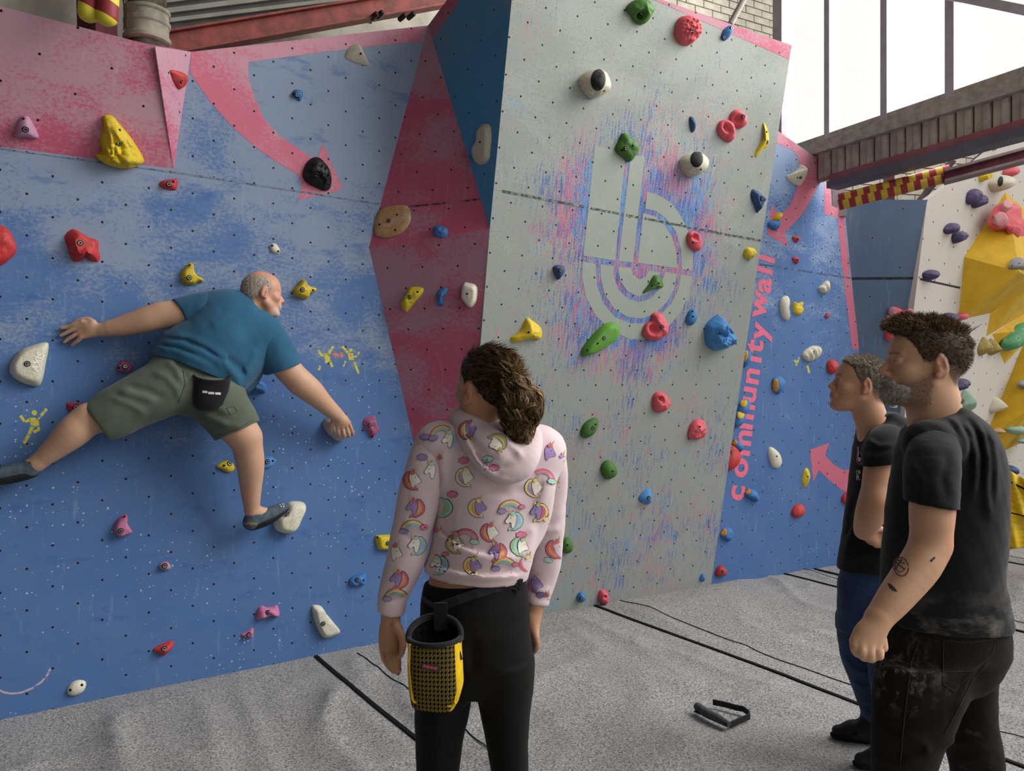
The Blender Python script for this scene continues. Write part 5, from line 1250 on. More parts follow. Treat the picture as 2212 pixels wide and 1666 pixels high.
M_BJEAN = cloth_mat('black_denim_chalky', '#1c1a18', stain_fn=denim_stain(_q[0]-_b[0], _q[1]-_b[1], _q[2], .16), weave=700, sheen=.03)
rm = empty('person', Vector((_b[0], _b[1], 0)), 'bearded man in black t-shirt and chalky black jeans, tall dark quiff, standing at right', 'person')
hd = Head(A(1999, 786, 2.32), (-1, .10, .07), (0.07, 0, 1), 1.02, 1.12)
S = Sdf(.0045, .03); hd.add(S, nose=1.02)
S.cap(hd.w(-.022, 0, -.03), A(2022, 872, 2.33), .060, .058, k=.03); S.cap(A(2022, 872, 2.33), A(2030, 930, 2.36), .060, .075, k=.03)
S.cap(A(1998, 850, 2.31), A(1999, 915, 2.33), .046, .048, k=.04); S.ell(hd.w(.050, 0, -.095), (.035, .035, .022), k=.03)
S.loft(secs([(930, 1990, 2090, 2.38, .10), (1000, 1965, 2120, 2.38, .11), (1200, 1945, 2130, 2.36, .10), (1400, 1935, 2130, 2.36, .1)]), k=.03)
sl, el, wr_ = A(2012, 990, 2.17), A(2011, 1178, 2.12), A(1897, 1338, 2.05)
S.chain([A(2018, 1000, 2.23), A(2014, 1090, 2.135), el], [.050, .054, .046], k=.02)
S.chain([el, A(1985, 1225, 2.10), A(1935, 1290, 2.07), wr_], [.048, .050, .042, .031], k=.02); S.ell(A(2034, 1180, 2.13), (.022, .025, .025), k=.02)
kn = [A(1847, 1384, 2.03), A(1862, 1391, 2.02), A(1880, 1393, 2.02), A(1896, 1390, 2.03)]
hand(S, wr_, kn, [[kn[0], A(1846, 1400, 2.02), A(1853, 1412, 2.04), A(1864, 1408, 2.06)], [kn[1], A(1862, 1411, 2.01), A(1868, 1421, 2.035), A(1877, 1412, 2.055)],
     [kn[2], A(1879, 1414, 2.01), A(1883, 1424, 2.035), A(1890, 1414, 2.055)], [kn[3], A(1896, 1410, 2.02), A(1900, 1418, 2.04), A(1903, 1408, 2.06)]], rp=.036, rf=.0115,
     thumb=[A(1888, 1352, 2.08), A(1903, 1378, 2.09), A(1908, 1400, 2.08)])
S.ell(A(1876, 1368, 2.04), (.034, .018, .030), k=.02)
# far arm, hanging on his other side
S.chain([A(2060, 990, 2.56), A(2062, 1160, 2.60), A(2020, 1320, 2.55), A(2005, 1380, 2.52)], [.055, .044, .032, .03], k=.02)
for a, b in ((A(1975, 1450, 2.3), A(1960, 1960, 2.3)), (A(2090, 1450, 2.5), A(2105, 1930, 2.5))): S.cap(a, b, .05, .035)
def paint_rm(P):
    C = base_col(P, '#c69b7c'); hd.paint(P, C, brow=(.05, .035, .028)); L = hd.loc(P); x, y, z_ = L.T
    near = (np.abs(y) < .1)
    st = sm(np.interp(x, [-.02, .005, .02, .06, .11], [-.2, -.02, -.04, -.055, -.052])-z_, -.012, .02)*sm(x, -.005, .012)*near*sm(z_, -.16, -.12)
    C[:] = C*(1-.55*st[:, None])+np.array(lin('#574a42')[:3])*.55*st[:, None]
    sc_ = sm(z_-np.interp(x, [-.12, -.06, -.035, -.01, .012, .03, .055, .08], [-.075, -.06, -.03, .030, -.004, .004, .052, .085]), -.006, .01)*sm(z_, -.09, -.07)*near
    C[:] = C*(1-.85*sc_[:, None])+np.array(lin('#3a2c24')[:3])*.85*sc_[:, None]
    return C
body = S.build('body', M_SKIN, rm, paint_rm)
# hair: short sides, tall messy top
M_HRM = hair_mat('hair_dark_brown', '#2a211c', '#96795c')
H = Sdf(.004, .02); H.ell(hd.w(-.012, 0, .034), np.array((.098*1.12, .077, .088))*1.02, hd.R); H.ell(hd.w(.030, 0, .036), np.array((.060*1.12, .066, .066))*1.02, hd.R)
for x, z_, r in ((.080, .100, .019), (.060, .110, .021), (.035, .112, .022), (.005, .113, .020), (-.03, .108, .020), (-.065, .090, .020), (-.09, .066, .016)):
    for y in (-.022, .022): H.ell(hd.w(x, y, z_), (r*1.25, r, r*.9), k=.016)
H.limit(lambda P: zmin_fn([-.12, -.06, -.035, -.01, .012, .03, .055, .08, .12], [-.075, -.06, -.03, .034, .002, .008, .055, .088, .094])(hd.loc(P))*.8)
H.disp(lambda P: .0035*sinn(P, 160, 3)*sm(hd.loc(P)[:, 2], .06, .10))
hair = H.build('hair', M_HRM, rm, dim(.22), smooth=1)
upv = hd.R[:, 2]; fwv = hd.R[:, 0]
def clump(p, n):
    a = mnoise.noise_vector(Vector(p)*38); return np.array(n)*.5+upv*.45+fwv*(.75 if hd.loc([p])[0, 0] > .02 else -.15)+np.array(a)*1.0
top = fuzz(hair, 6000, .022, clump, M_HRM, 5, .3, 6, .0010, lambda P: hd.loc(P)[:, 2] > .092)
side = fuzz(hair, 5200, .010, lambda p, n: n*.7-upv*.6-fwv*.4, M_HRM, 6, .2, 3, .0007, lambda P: (hd.loc(P)[:, 2] < .095), tint=.28)
tip = strands('tuft', [[hd.w(-.085+random.uniform(-.006, .006), random.uniform(.0, .02), .085), hd.w(-.104, .012+random.uniform(-.004, .004), .104), hd.w(-.128, .012, .125)] for _ in range(60)], M_HRM, rm, w=.0013)
for q in (top, side, tip): merge(hair, q)
# beard and moustache
M_BRD = hair_mat('beard_grey_brown', '#40372f', '#d6cfc4')
H = Sdf(.0035, .016)
for g in (-1, 1): H.cap(hd.w(.040, .044*g, -.075), hd.w(.062, .030*g, -.086), .010, .020); H.cap(hd.w(.060, .026*g, -.088), hd.w(.078, 0, -.094), .022, .025); H.cap(hd.w(.100, .004*g, -.0535), hd.w(.088, .027*g, -.062), .006, .006, k=.006); H.cap(hd.w(.088, .027*g, -.062), hd.w(.076, .030*g, -.09), .007, .012, k=.01)
H.ell(hd.w(.086, 0, -.092), (.014, .02, .016), k=.012); H.disp(lambda P: .0018*sinn(P, 330, 8))
beard = H.build('beard', M_BRD, rm, dim(.55), smooth=0)
bt = fuzz(beard, 3800, .011, lambda p, n: n*.55-upv*.7+fwv*.25, M_BRD, 9, .35, 4, .0008, tint=.62)
merge(beard, bt)
stub = fuzz(body, 1500, .006, lambda p, n: n*.6-upv*.6, M_BRD, 12, .3, 3, .0006, lambda P: (lambda L: (np.abs(L[:, 1]) < .09) & (L[:, 0] > .0) & (L[:, 0] < .085) & (L[:, 2] < np.interp(L[:, 0], [0, .02, .06, .1], [-.02, -.04, -.06, -.05])) & (L[:, 2] > -.125))(hd.loc(P)), tint=.3)
merge(beard, stub)
# t-shirt
T = Sdf(.006, .03)
T.loft(secs([(878, 2012, 2078, 2.36, .075), (900, 1985, 2100, 2.37, .12), (930, 1962, 2130, 2.38, .15), (970, 1948, 2149, 2.38, .165), (1010, 1938, 2161, 2.38, .165), (1100, 1922, 2166, 2.37, .16),
      (1180, 1915, 2162, 2.36, .155), (1250, 1910, 2156, 2.36, .152), (1300, 1909, 2168, 2.36, .152), (1340, 1910, 2178, 2.36, .15), (1380, 1912, 2180, 2.36, .145)]), k=.03)
T.ell(A(2008, 962, 2.25), (.075, .08, .075), k=.06); T.ell(A(2062, 962, 2.50), (.075, .08, .075), k=.06)
T.ell(A(2018, 866, 2.33), (.074, .068, .034), k=.012, op='s')
_h1, _h2 = A(1912, 1364, 2.25), A(2178, 1374, 2.25); _d = _h2-_h1; _hn = np.array([_d[2], 0, -_d[0]]); _hn = -_hn if _hn[2] > 0 else _hn
T.cut(_h1, _hn)
Zb = lambda *p: [(1700+x/3.268, 640+y/3.268) for x, y in p]
T.disp(folds([(.008, Zb((1130, 830), (1210, 900), (1265, 1010), (1280, 1140))), (.010, Zb((1220, 850), (1300, 960), (1335, 1120), (1330, 1300), (1300, 1480))), (.011, Zb((1300, 850), (1390, 980), (1420, 1150), (1410, 1400), (1440, 1600))),
      (.009, Zb((1390, 900), (1460, 1040), (1480, 1250), (1470, 1500))), (-.004, Zb((1170, 890), (1260, 990), (1305, 1150), (1290, 1400))), (-.004, Zb((1340, 900), (1375, 1100), (1370, 1400))),
      (-.003, Zb((980, 920), (1080, 960), (1140, 1060), (1170, 1200))), (.006, [(1960, 1290), (2040, 1310), (2120, 1290), (2165, 1260)]), (-.006, [(1930, 1320), (2020, 1345), (2120, 1320), (2172, 1290)]), (.006, [(1950, 1350), (2050, 1360), (2150, 1335)])], .008, 9, 2.42))
T.disp(lambda P: .0022*sinn(P, 38, 11)+.0008*sinn(P, 130, 12))
tee = T.build('t_shirt', M_BTEE, rm)
for (c, e, ends, kp) in (([A(2030, 945, 2.33), A(2017, 978, 2.215), A(2012, 1030, 2.155), A(2014, 1125, 2.115)], [.052, .064, .067, .061], ((1968, 1086, 2.1), (2062, 1101, 2.1)), A(2012, 960, 2.2)),
                         ([A(2062, 970, 2.5), A(2062, 1120, 2.59)], [.068, .06], ((2000, 1090, 2.58), (2110, 1090, 2.58)), A(2060, 960, 2.55))):
    U = Sdf(.005, .03); U.chain(c, e); garment_end(U, *ends, kp)
    U.disp(folds([(.006, [(1960, 990), (1990, 1040), (1985, 1090)]), (-.005, [(2050, 980), (2035, 1030), (2045, 1080)])], .006, 10, 2.25)); U.disp(lambda P: .0022*sinn(P, 40, 31)+.0007*sinn(P, 140, 32))
    U.build('sleeve', M_BTEE, tee)
V, Fc = [], []
tube('collar', [Vector(A(2018, 874, 2.345))+Vector((.070*math.cos(t)+.004, .066*math.sin(t), -.002+.016*math.cos(t))) for t in np.linspace(0, 2*math.pi, 25)], .0075, M_BTEE, rm, seg=8)
# jeans
J = Sdf(.006, .03)
J.loft(secs([(1335, 1920, 2168, 2.36, .14), (1370, 1911, 2174, 2.36, .145), (1410, 1903, 2172, 2.36, .15), (1450, 1897, 2150, 2.37, .145), (1480, 1893, 2130, 2.38, .12)]), k=.03)
J.loft(secs([(1430, 1897, 2085, 2.29, .10), (1500, 1889, 2088, 2.28, .10), (1560, 1887, 2062, 2.28, .092), (1600, 1886, 2038, 2.28, .086), (1666, 1885, 2014, 2.28, .08), (1750, 1888, 2000, 2.28, .074), (1850, 1895, 1995, 2.28, .07), (1985, 1900, 1995, 2.28, .068)]), k=.03)
J.loft(secs([(1430, 2020, 2150, 2.46, .10), (1500, 2032, 2143, 2.48, .095), (1560, 2040, 2147, 2.49, .09), (1610, 2046, 2158, 2.5, .088), (1666, 2058, 2164, 2.5, .082), (1760, 2066, 2160, 2.5, .075), (1925, 2075, 2150, 2.5, .07)]), k=.03)
J.disp(folds([(.006, [(1930, 1600), (1960, 1590), (2000, 1610), (2010, 1640)]), (.007, [(1888, 1640), (1930, 1655), (1990, 1645)]), (-.006, [(1895, 1620), (1950, 1630), (2010, 1610)]), (.007, [(2045, 1610), (2090, 1600), (2140, 1625)]), (.006, [(2060, 1650), (2110, 1640), (2150, 1655)]),
      (.005, [(2140, 1425), (2100, 1450), (2080, 1500), (2060, 1560)]), (-.002, [(2125, 1440), (2085, 1475), (2065, 1530)])], .006, 9, 2.6))
J.disp(lambda P: .002*sinn(P, 34, 21)+.0008*sinn(P, 140, 22))
jeans = J.build('jeans', M_BJEAN, rm)
bj = bvh(jeans); M_STI = plain('denim_stitching', '#38332f', .8, .1, .2, 60)
def stitched(name, parent, bv, pts, r=.0016, lift=.001, mat=M_STI):
    fine = []
    for i in range(len(pts)-1):
        for t in np.linspace(0, 1, 6, endpoint=i == len(pts)-2): fine.append((pts[i][0]+(pts[i+1][0]-pts[i][0])*t, pts[i][1]+(pts[i+1][1]-pts[i][1])*t))
    p = on_surface(bv, fine, lift)
    return tube(name, p, r, mat, parent, seg=5) if p else None
Zj = lambda *p: [(1700+x/2.943, 1100+y/2.943) for x, y in p]
M_BJ2 = M_BJEAN
decal('back_pocket', bj, [(Zj((995, 830), (1330, 822), (1300, 930), (1180, 1030), (1075, 1150), (1060, 1160), (990, 1112)), M_BJ2)], jeans)
stitched('pocket_seam', jeans, bj, Zj((995, 832), (990, 1110), (1058, 1158), (1180, 1035), (1300, 930), (1328, 825))); stitched('pocket_seam', jeans, bj, Zj((995, 832), (1160, 850), (1328, 825))); stitched('pocket_seam', jeans, bj, Zj((1000, 1040), (1170, 1030), (1240, 975)))
stitched('side_seam', jeans, bj, Zj((835, 850), (790, 980), (765, 1180), (740, 1400), (720, 1640)), .0022)
stitched('side_seam', jeans, bj, Zj((1280, 970), (1180, 1080), (1100, 1240), (1000, 1430)), .0022)
# tattoos
bb_ = bvh(body); M_INK = plain('tattoo_ink', '#3d3a36', .6, .2, .1, 80)
def ringpoly(cx, cy, rx, ry, w, n=20, a0=0, a1=2*math.pi):
    o = [(cx+rx*math.cos(a0+(a1-a0)*i/n), cy+ry*math.sin(a0+(a1-a0)*i/n)) for i in range(n+1)]; return o+[(cx+(rx-w)*math.cos(a0+(a1-a0)*i/n), cy+(ry-w)*math.sin(a0+(a1-a0)*i/n)) for i in range(n, -1, -1)]
def ringquads(cx, cy, rx, ry, w, mat, n=16, a0=0.0, a1=2*math.pi):
    q = lambda a, d: (cx+(rx-d)*math.cos(a), cy+(ry-d)*math.sin(a)); t = [a0+(a1-a0)*i/n for i in range(n+1)]
    return [([q(t[i], 0), q(t[i+1], 0), q(t[i+1], w), q(t[i], w)], mat) for i in range(n)]
tx, ty = 1948, 1227
decal('tattoo', bb_, [*ringquads(tx, ty, 16, 20, 2.2, M_INK), *ringquads(tx-1, ty+2, 9, 12, 2.0, M_INK, 9, .5, 5.2), (limb([(tx-10, ty-8), (tx, ty+2), (tx+9, ty+9)], 1.4), M_INK), (limb([(tx+6, ty-12), (tx-2, ty), (tx-9, ty+10)], 1.3), M_INK), (limb([(tx-4, ty-16), (tx+3, ty-4), (tx+10, ty-2)], 1.2), M_INK)], body, 5)
decal('tattoo', bb_, [([(1918, 1260), (1924, 1262), (1932, 1269), (1939, 1279), (1930, 1277), (1921, 1270)], M_INK)], body, 5)
decal('tattoo', bb_, [(limb([(2010, 1212), (2016, 1208), (2019, 1204)], 2), M_INK), (limb([(2012, 1208), (2013, 1214)], 1.5), M_INK)], body, 5)
# shoes below the frame
M_SHO = plain('black_shoe', '#1b1b1c', .6, .3, .15, 40)
for a, b in (((1860, 2010, 2.25), (1985, 2005, 2.27)), ((2050, 1925, 2.47), (2140, 1925, 2.5))):
    F = Sdf(.007, .02); p, q = A(*a), A(*b); p[2], q[2] = .045, .05; F.cap(p, q, .042, .05, flat=(0, 0, 1), f=.85); F.cut((0, 0, .006), (0, 0, -1)); F.build('shoe', M_SHO, rm)
# ------------------------------------------------------------------ man in the middle, black t-shirt and blue jeans
M_NTEE = cloth_mat('black_navy_cotton', '#14161b', var=.12); M_JEAN = cloth_mat('blue_denim', '#26395a', weave=600, var=.3)
_b = A(1880, 1600, 3.32)
mm = empty('person', Vector((_b[0], _b[1], 0)), 'clean-shaven man with cropped grey hair, black t-shirt and blue jeans, behind the bearded man', 'person')
YM = 3.2
h2 = Head(A(1858, 831, YM), (-1, .22, .20), (.20, 0, 1), .98, 1.08)
S = Sdf(.0048, .03); h2.add(S, nose=.99)
S.cap(h2.w(-.020, 0, -.03), A(1876, 890, YM+.01), .056, .056); S.cap(A(1876, 890, YM+.01), A(1893, 940, YM+.03), .056, .075); S.ell(h2.w(.050, 0, -.095), (.03, .04, .025))
S.loft(secs([(930, 1868, 1955, YM+.05, .10), (1000, 1862, 1960, YM+.05, .10), (1200, 1840, 1955, YM+.08, .10), (1300, 1835, 1950, YM+.08, .10)]))
e2_, w2_ = A(1891, 1082, YM-.18), A(1866, 1146, YM-.10)
S.chain([A(1912, 965, YM-.12), A(1902, 1020, YM-.15), e2_], [.060, .058, .050], k=.02); S.chain([e2_, A(1880, 1112, YM-.16), w2_], [.054, .052, .038], k=.025); S.ell(A(1904, 1084, YM-.19), (.024, .024, .028), k=.02)
kn = [A(1893, 1150, YM-.10), A(1895, 1160, YM-.10), A(1895, 1169, YM-.10), A(1893, 1177, YM-.10)]
hand(S, w2_, kn, [[kn[i], kn[i]+np.array((.030, -.012, -.004)), kn[i]+np.array((.052, .006, -.010)), kn[i]+np.array((.06, .03, -.012))] for i in range(4)], rp=.033, rf=.0105,
     thumb=[A(1878, 1148, YM-.12), A(1895, 1142, YM-.13), A(1912, 1146, YM-.12)])
S.chain([A(1935, 1120, YM+.1), A(1905, 1150, YM-.03), A(1885, 1160, YM-.05)], [.045, .04, .034], k=.02)
for a, b in ((A(1850, 1300, YM+.12), A(1905, 1570, 3.46)), (A(1920, 1300, YM), A(1930, 1640, YM))): S.cap(a, b, .05, .035)
def paint_mm(P):
    C = base_col(P, '#c49678'); h2.paint(P, C, lips=(.40, .17, .13), brow=(.20, .14, .10)); L = h2.loc(P); x, y, z_ = L.T; near = np.abs(y) < .1
    sc_ = sm(z_-np.interp(x, [-.12, -.06, -.035, -.01, .012, .03, .05, .072], [-.075, -.06, -.03, .030, .000, .028, .06, .088]), -.006, .012)*sm(z_, -.09, -.07)*near
    C[:] = C*(1-.75*sc_[:, None])+np.array(lin('#5b4a3c')[:3])*.75*sc_[:, None]
    el = sm(.03-np.linalg.norm(P-A(1904, 1086, YM-.22), axis=1), 0, .02); C[:] = C*(1-.4*el[:, None])+np.array((.5, .16, .12))*.4*el[:, None]
    return C
b2 = S.build('body', M_SKIN, mm, paint_mm)
M_HMM = hair_mat('hair_cropped_grey_brown', '#3a2f27', '#a89e90')
H = Sdf(.0042, .02); H.ell(h2.w(-.012, 0, .033), np.array((.097*1.08, .076, .089)), h2.R); H.ell(h2.w(.030, 0, .036), np.array((.060*1.08, .0645, .066)), h2.R)
H.limit(lambda P: zmin_fn([-.12, -.06, -.035, -.01, .012, .03, .05, .072, .09, .12], [-.075, -.06, -.03, .034, .004, .032, .064, .090, .098, .11])(h2.loc(P))*.8)
H.disp(lambda P: .0018*sinn(P, 300, 3))
hr2 = H.build('hair', M_HMM, mm, dim(.35), smooth=0); u2, f2 = h2.R[:, 2], h2.R[:, 0]
merge(hr2, fuzz(hr2, 3600, .014, lambda p, n: n*.4+f2*.7+u2*.25, M_HMM, 15, .3, 4, .0010, lambda P: h2.loc(P)[:, 2] > .07, tint=.75))
merge(hr2, fuzz(hr2, 2600, .009, lambda p, n: n*.6-u2*.6-f2*.3, M_HMM, 16, .25, 3, .0009, lambda P: h2.loc(P)[:, 2] <= .075, tint=.3))
T = Sdf(.0065, .03)
T.loft(secs([(890, 1880, 1935, YM+.04, .07), (905, 1868, 1955, YM+.05, .10), (930, 1855, 1972, YM+.05, .13), (970, 1848, 1985, YM+.05, .15), (1010, 1843, 1990, YM+.05, .15), (1080, 1834, 1990, YM+.05, .145), (1150, 1823, 1985, YM+.06, .14),
      (1200, 1816, 1980, YM+.06, .14), (1250, 1811, 1976, YM+.06, .14)]))
T.ell(A(1912, 962, YM-.09), (.078, .08, .075), k=.05); T.ell(A(1882, 885, YM+.02), (.072, .066, .034), k=.012, op='s')
garment_end(T, (1812, 1240, YM), (1975, 1232, YM), A(1890, 1000, YM))
T.disp(folds([(.007, [(1850, 960), (1880, 990), (1960, 985)]), (.007, [(1842, 1130), (1830, 1180), (1822, 1225)]), (-.006, [(1850, 1060), (1838, 1120), (1832, 1190)]), (.007, [(1820, 1215), (1860, 1200), (1910, 1205)])], .007, 7, YM+.1)); T.disp(lambda P: .0025*sinn(P, 34, 41)+.0008*sinn(P, 120, 42))
t2 = T.build('t_shirt', M_NTEE, mm)
U = Sdf(.0055, .03); U.chain([A(1918, 955, YM-.10), A(1908, 985, YM-.15), A(1899, 1045, YM-.17)], [.070, .070, .062])
garment_end(U, (1866, 1012, YM-.2), (1934, 1000, YM-.2), A(1912, 950, YM-.1)); U.disp(folds([(.007, [(1872, 950), (1900, 965), (1935, 960)]), (.006, [(1868, 985), (1900, 990), (1935, 975)])], .006, 6, YM)); U.build('sleeve', M_NTEE, t2)
tube('collar', [Vector(A(1884, 899, YM+.025))+Vector((.064*math.cos(t)+.002, .060*math.sin(t), .012*math.cos(t))) for t in np.linspace(0, 2*math.pi, 25)], .0075, M_NTEE, mm, seg=8)
bt2 = bvh(t2); M_PRW = plain('white_print', '#c9c6c0', .7, .1, .1, 60); M_PRP = plain('pink_print', '#b8506a', .7, .1, .1, 60)
decal('shirt_emblem', bt2, [(ringpoly(1857, 990, 7, 14, 2.4, 12, -1.5, 1.6), M_PRP), (ringpoly(1857, 990, 7, 14, 2.4, 12, 1.55, 4.8), M_PRP), (ringpoly(1857, 990, 3.6, 8, 1.6, 8, -.2, 3.3), M_PRW), ([(1854, 966), (1856, 966), (1856, 990), (1854, 990)], M_PRW)], t2, 4)
def small_text(body, bv, x, y, h, sx, mat, parent, rot=0.0):
    V, Fc = text_flat(body); P = [(x+(v.x*sx)*math.cos(rot)*h, y-v.y*h) for v in V]; pts = on_surface(bv, P, .0016)
    if pts: mesh('shirt_lettering', pts, Fc, mat, parent)
small_text('OB', bt2, 1850, 1024, 11, .62, M_PRW, t2); small_text('R', bt2, 1850, 1037, 16, .8, M_PRW, t2)
J = Sdf(.0065, .03)
J.loft(secs([(1215, 1822, 1972, YM+.06, .13), (1260, 1815, 1970, YM+.07, .135), (1310, 1812, 1965, YM+.08, .135), (1360, 1813, 1960, YM+.1, .13)]))
J.loft(secs([(1330, 1812, 1925, YM+.13, .10), (1370, 1811, 1925, YM+.14, .10), (1420, 1817, 1925, YM+.16, .095), (1460, 1833, 1924, YM+.19, .085), (1510, 1850, 1926, YM+.22, .075), (1560, 1871, 1932, YM+.26, .068), (1598, 1872, 1936, YM+.28, .062), (1618, 1874, 1936, YM+.27, .058)]))
J.loft(secs([(1330, 1862, 1972, YM, .10), (1400, 1872, 1975, YM-.02, .095), (1470, 1882, 1972, YM-.02, .08), (1560, 1892, 1965, YM, .07), (1640, 1893, 1962, YM+.02, .065), (1672, 1895, 1960, YM+.02, .06)]))
J.disp(folds([(.006, [(1820, 1420), (1850, 1450), (1880, 1455)]), (.006, [(1835, 1470), (1870, 1490)]), (.006, [(1862, 1540), (1890, 1550), (1915, 1545)]), (-.006, [(1855, 1520), (1885, 1530)]), (.005, [(1815, 1260), (1840, 1320), (1860, 1400)])], .006, 6, YM+.3)); J.disp(lambda P: .0025*sinn(P, 32, 51)+.0008*sinn(P, 130, 52))
J.build('jeans', M_JEAN, mm)
for a, b, r0 in (((1812, 1601, 3.50), (1878, 1606, 3.46), 0), ((1862, 1668, 3.24), (1935, 1668, 3.22), 1)):
    F = Sdf(.005, .02); p, q = A(*a), A(*b); m_ = (p+q)/2; F.cap((p[0], p[1], .036), (m_[0], m_[1], .048), .030, .040, k=.03, flat=(0, 0, 1), f=.9); F.cap((m_[0], m_[1], .050), (q[0]+.03, q[1], .055), .040, .045, k=.03); F.cap((q[0]+.005, q[1], .06), (q[0]+.012, q[1]+.01, .13), .042, .044, k=.03)
    F.cut((0, 0, .014), (0, 0, -1)); so = F.build('shoe', M_SHO, mm)
    Lo = Sdf(.005, .02); Lo.cap((p[0]-.004, p[1], .018), (q[0]+.035, q[1], .018), .034, .040, flat=(0, 0, 1), f=.45); Lo.cut((0, 0, .003), (0, 0, -1)); Lo.build('sole', M_BLK, so)
    if not r0:
        bs = bvh(so); decal('shoe_panel', bs, [([(1826, 1594), (1838, 1582), (1846, 1581), (1842, 1592), (1836, 1600)], plain('grey_suede', '#77726a', .9)), ], so, 6)
        decal('strap', bs, [([(1838, 1586), (1852, 1580), (1856, 1586), (1842, 1592)], M_BLK)], so, 6)
# ------------------------------------------------------------------ woman in the pink hoodie, back to us
M_HOOD = cloth_mat('pale_pink_sweatshirt', '#d9c3c8', var=.05, sheen=.25); M_LEG = cloth_mat('black_leggings', '#0b0b0c', var=.1, rough=.75, sheen=.05, weave=900)
YW = 2.3; _b = A(1024, 2000, YW)
wo = empty('person', Vector((_b[0], _b[1], 0)), 'woman seen from behind in pale pink unicorn hoodie and black leggings, curly brown ponytail', 'person')
th = math.radians(42)
h3 = Head(A(1052, 842, YW), (-math.sin(th), math.cos(th), .10), (.04, -.06, 1), 1.04)
S = Sdf(.0046, .03); h3.add(S)
S.cap(h3.w(-.020, 0, -.04), A(1052, 930, YW-.02), .056, .058); S.cap(A(1052, 930, YW-.02), A(1055, 970, YW), .058, .09)
S.loft(secs([(960, 985, 1130, YW+.01, .07), (1050, 965, 1155, YW+.01, .08), (1180, 945, 1125, YW+.01, .09), (1225, 932, 1122, YW+.01, .098), (1265, 924, 1126, YW+.01, .105), (1400, 930, 1120, YW+.02, .09)]))
for g in (((950, 960), (898, 1110), (877, 1200), (845, 1318)), ): S.chain([A(x, y, YW+d) for (x, y), d in zip(g, (0, -.02, -.02, -.02))], [.05, .042, .038, .029], k=.02)
S.chain([A(1178, 975, YW+.02), A(1184, 1120, YW+.09), A(1178, 1210, YW+.11), A(1152, 1330, YW+.10)], [.046, .038, .034, .025], k=.02)
w_ = A(844, 1334, YW-.02)
kn = [A(826, 1394, YW-.02), A(836, 1400, YW-.035), A(847, 1402, YW-.04), A(857, 1398, YW-.035)]
hand(S, w_, kn, [[kn[0], A(829, 1420, YW-.02), A(840, 1440, YW-.01), A(850, 1451, YW+.0)], [kn[1], A(841, 1426, YW-.045), A(851, 1445, YW-.035), A(860, 1455, YW-.02)],
    [kn[2], A(851, 1424, YW-.055), A(858, 1440, YW-.05), A(863, 1448, YW-.035)], [kn[3], A(858, 1416, YW-.05), A(861, 1430, YW-.048), A(861, 1437, YW-.035)]], rp=.028, rf=.0088,
    thumb=[A(856, 1352, YW-.05), A(869, 1378, YW-.065), A(870, 1400, YW-.065), A(866, 1416, YW-.06)])
S.ell(A(843, 1368, YW-.025), (.030, .016, .036), k=.02)
w4 = A(1149, 1334, YW+.10); kn = [A(1141, 1380, YW+.12), A(1147, 1383, YW+.10), A(1153, 1382, YW+.08), A(1158, 1377, YW+.065)]
hand(S, w4, kn, [[q, q+np.array((.004, 0, -.025)), q+np.array((-.002, .004, -.042))] for q in kn], rp=.026, rf=.0085, thumb=[A(1140, 1345, YW+.12), A(1138, 1372, YW+.14), A(1143, 1395, YW+.14)])
for a, b in ((A(955, 1420, YW), A(940, 1960, YW)), (A(1090, 1420, YW), A(1105, 1960, YW))): S.cap(a, b, .05, .032)
for a in (A(938, 1990, YW), A(1108, 1990, YW)): S.cap((a[0], a[1]-.04, .04), (a[0], a[1]+.14, .03), .036, .03)
def paint_wo(P):
    C = base_col(P, '#c69676'); h3.paint(P, C, brow=(.12, .08, .05)); L = h3.loc(P); x, y, z_ = L.T; near = np.abs(y) < .1
    sc_ = sm(z_-np.interp(x, [-.12, -.085, -.05, -.02, .012, .03, .055, .08], [-.06, -.045, -.01, .030, .012, .045, .075, .10]), -.012, .012)*sm(z_, -.08, -.05)*near
    C[:] = C*(1-.8*sc_[:, None])+np.array(lin('#33251c')[:3])*.8*sc_[:, None]; return C
b3 = S.build('body', M_SKIN, wo, paint_wo)
# hair: pulled back to a curly ponytail
M_HWO = hair_mat('hair_curly_brown', '#1d130c', '#b08f62', .45)
tie = A(1106, 812, YW-.085); H = Sdf(.004, .02)
H.ell(h3.w(-.012, 0, .034), np.array((.099, .078, .091))*1.04, h3.R); H.ell(h3.w(.028, 0, .036), np.array((.064, .067, .068))*1.04, h3.R); H.ell(h3.w(-.06, 0, .0), np.array((.055, .062, .05))*1.04, h3.R)
H.limit(lambda P: zmin_fn([-.13, -.085, -.05, -.02, .010, .03, .055, .08, .12], [-.06, -.045, -.008, .032, .016, .05, .08, .10, .11])(h3.loc(P))*.8)
H.disp(lambda P: .0012*np.sin((np.arctan2(P[:, 2]-tie[2], P[:, 0]-tie[0]))*26+3*sinn(P, 30, 4)))
H.ell(tie, (.028, .03, .026), k=.02)
hr3 = H.build('hair', M_HWO, wo, dim(.12), smooth=0)
def comb(p, n):
    d = tie-np.array(p); d /= np.linalg.norm(d); nn = np.array(n); d = d-nn*(d@nn); return d/max(.05, np.linalg.norm(d))+nn*.02
merge(hr3, fuzz(hr3, 5200, .055, comb, M_HWO, 25, .05, 6, .0008, tint=.25))
merge(hr3, fuzz(hr3, 1500, .05, comb, M_HWO, 26, .10, 6, .0010, lambda P: (P[:, 0] > A(1085, 0, YW)[0]) & (P[:, 2] > A(0, 840, YW)[2]), tint=.8))  # paler strands at upper right: window highlight put into the hair tint
Pt = Sdf(.006, .04); blob = [(1112, 818, .030), (1125, 842, .042), (1128, 872, .052), (1124, 902, .046), (1120, 932, .034), (1121, 955, .030), (1124, 972, .018)]
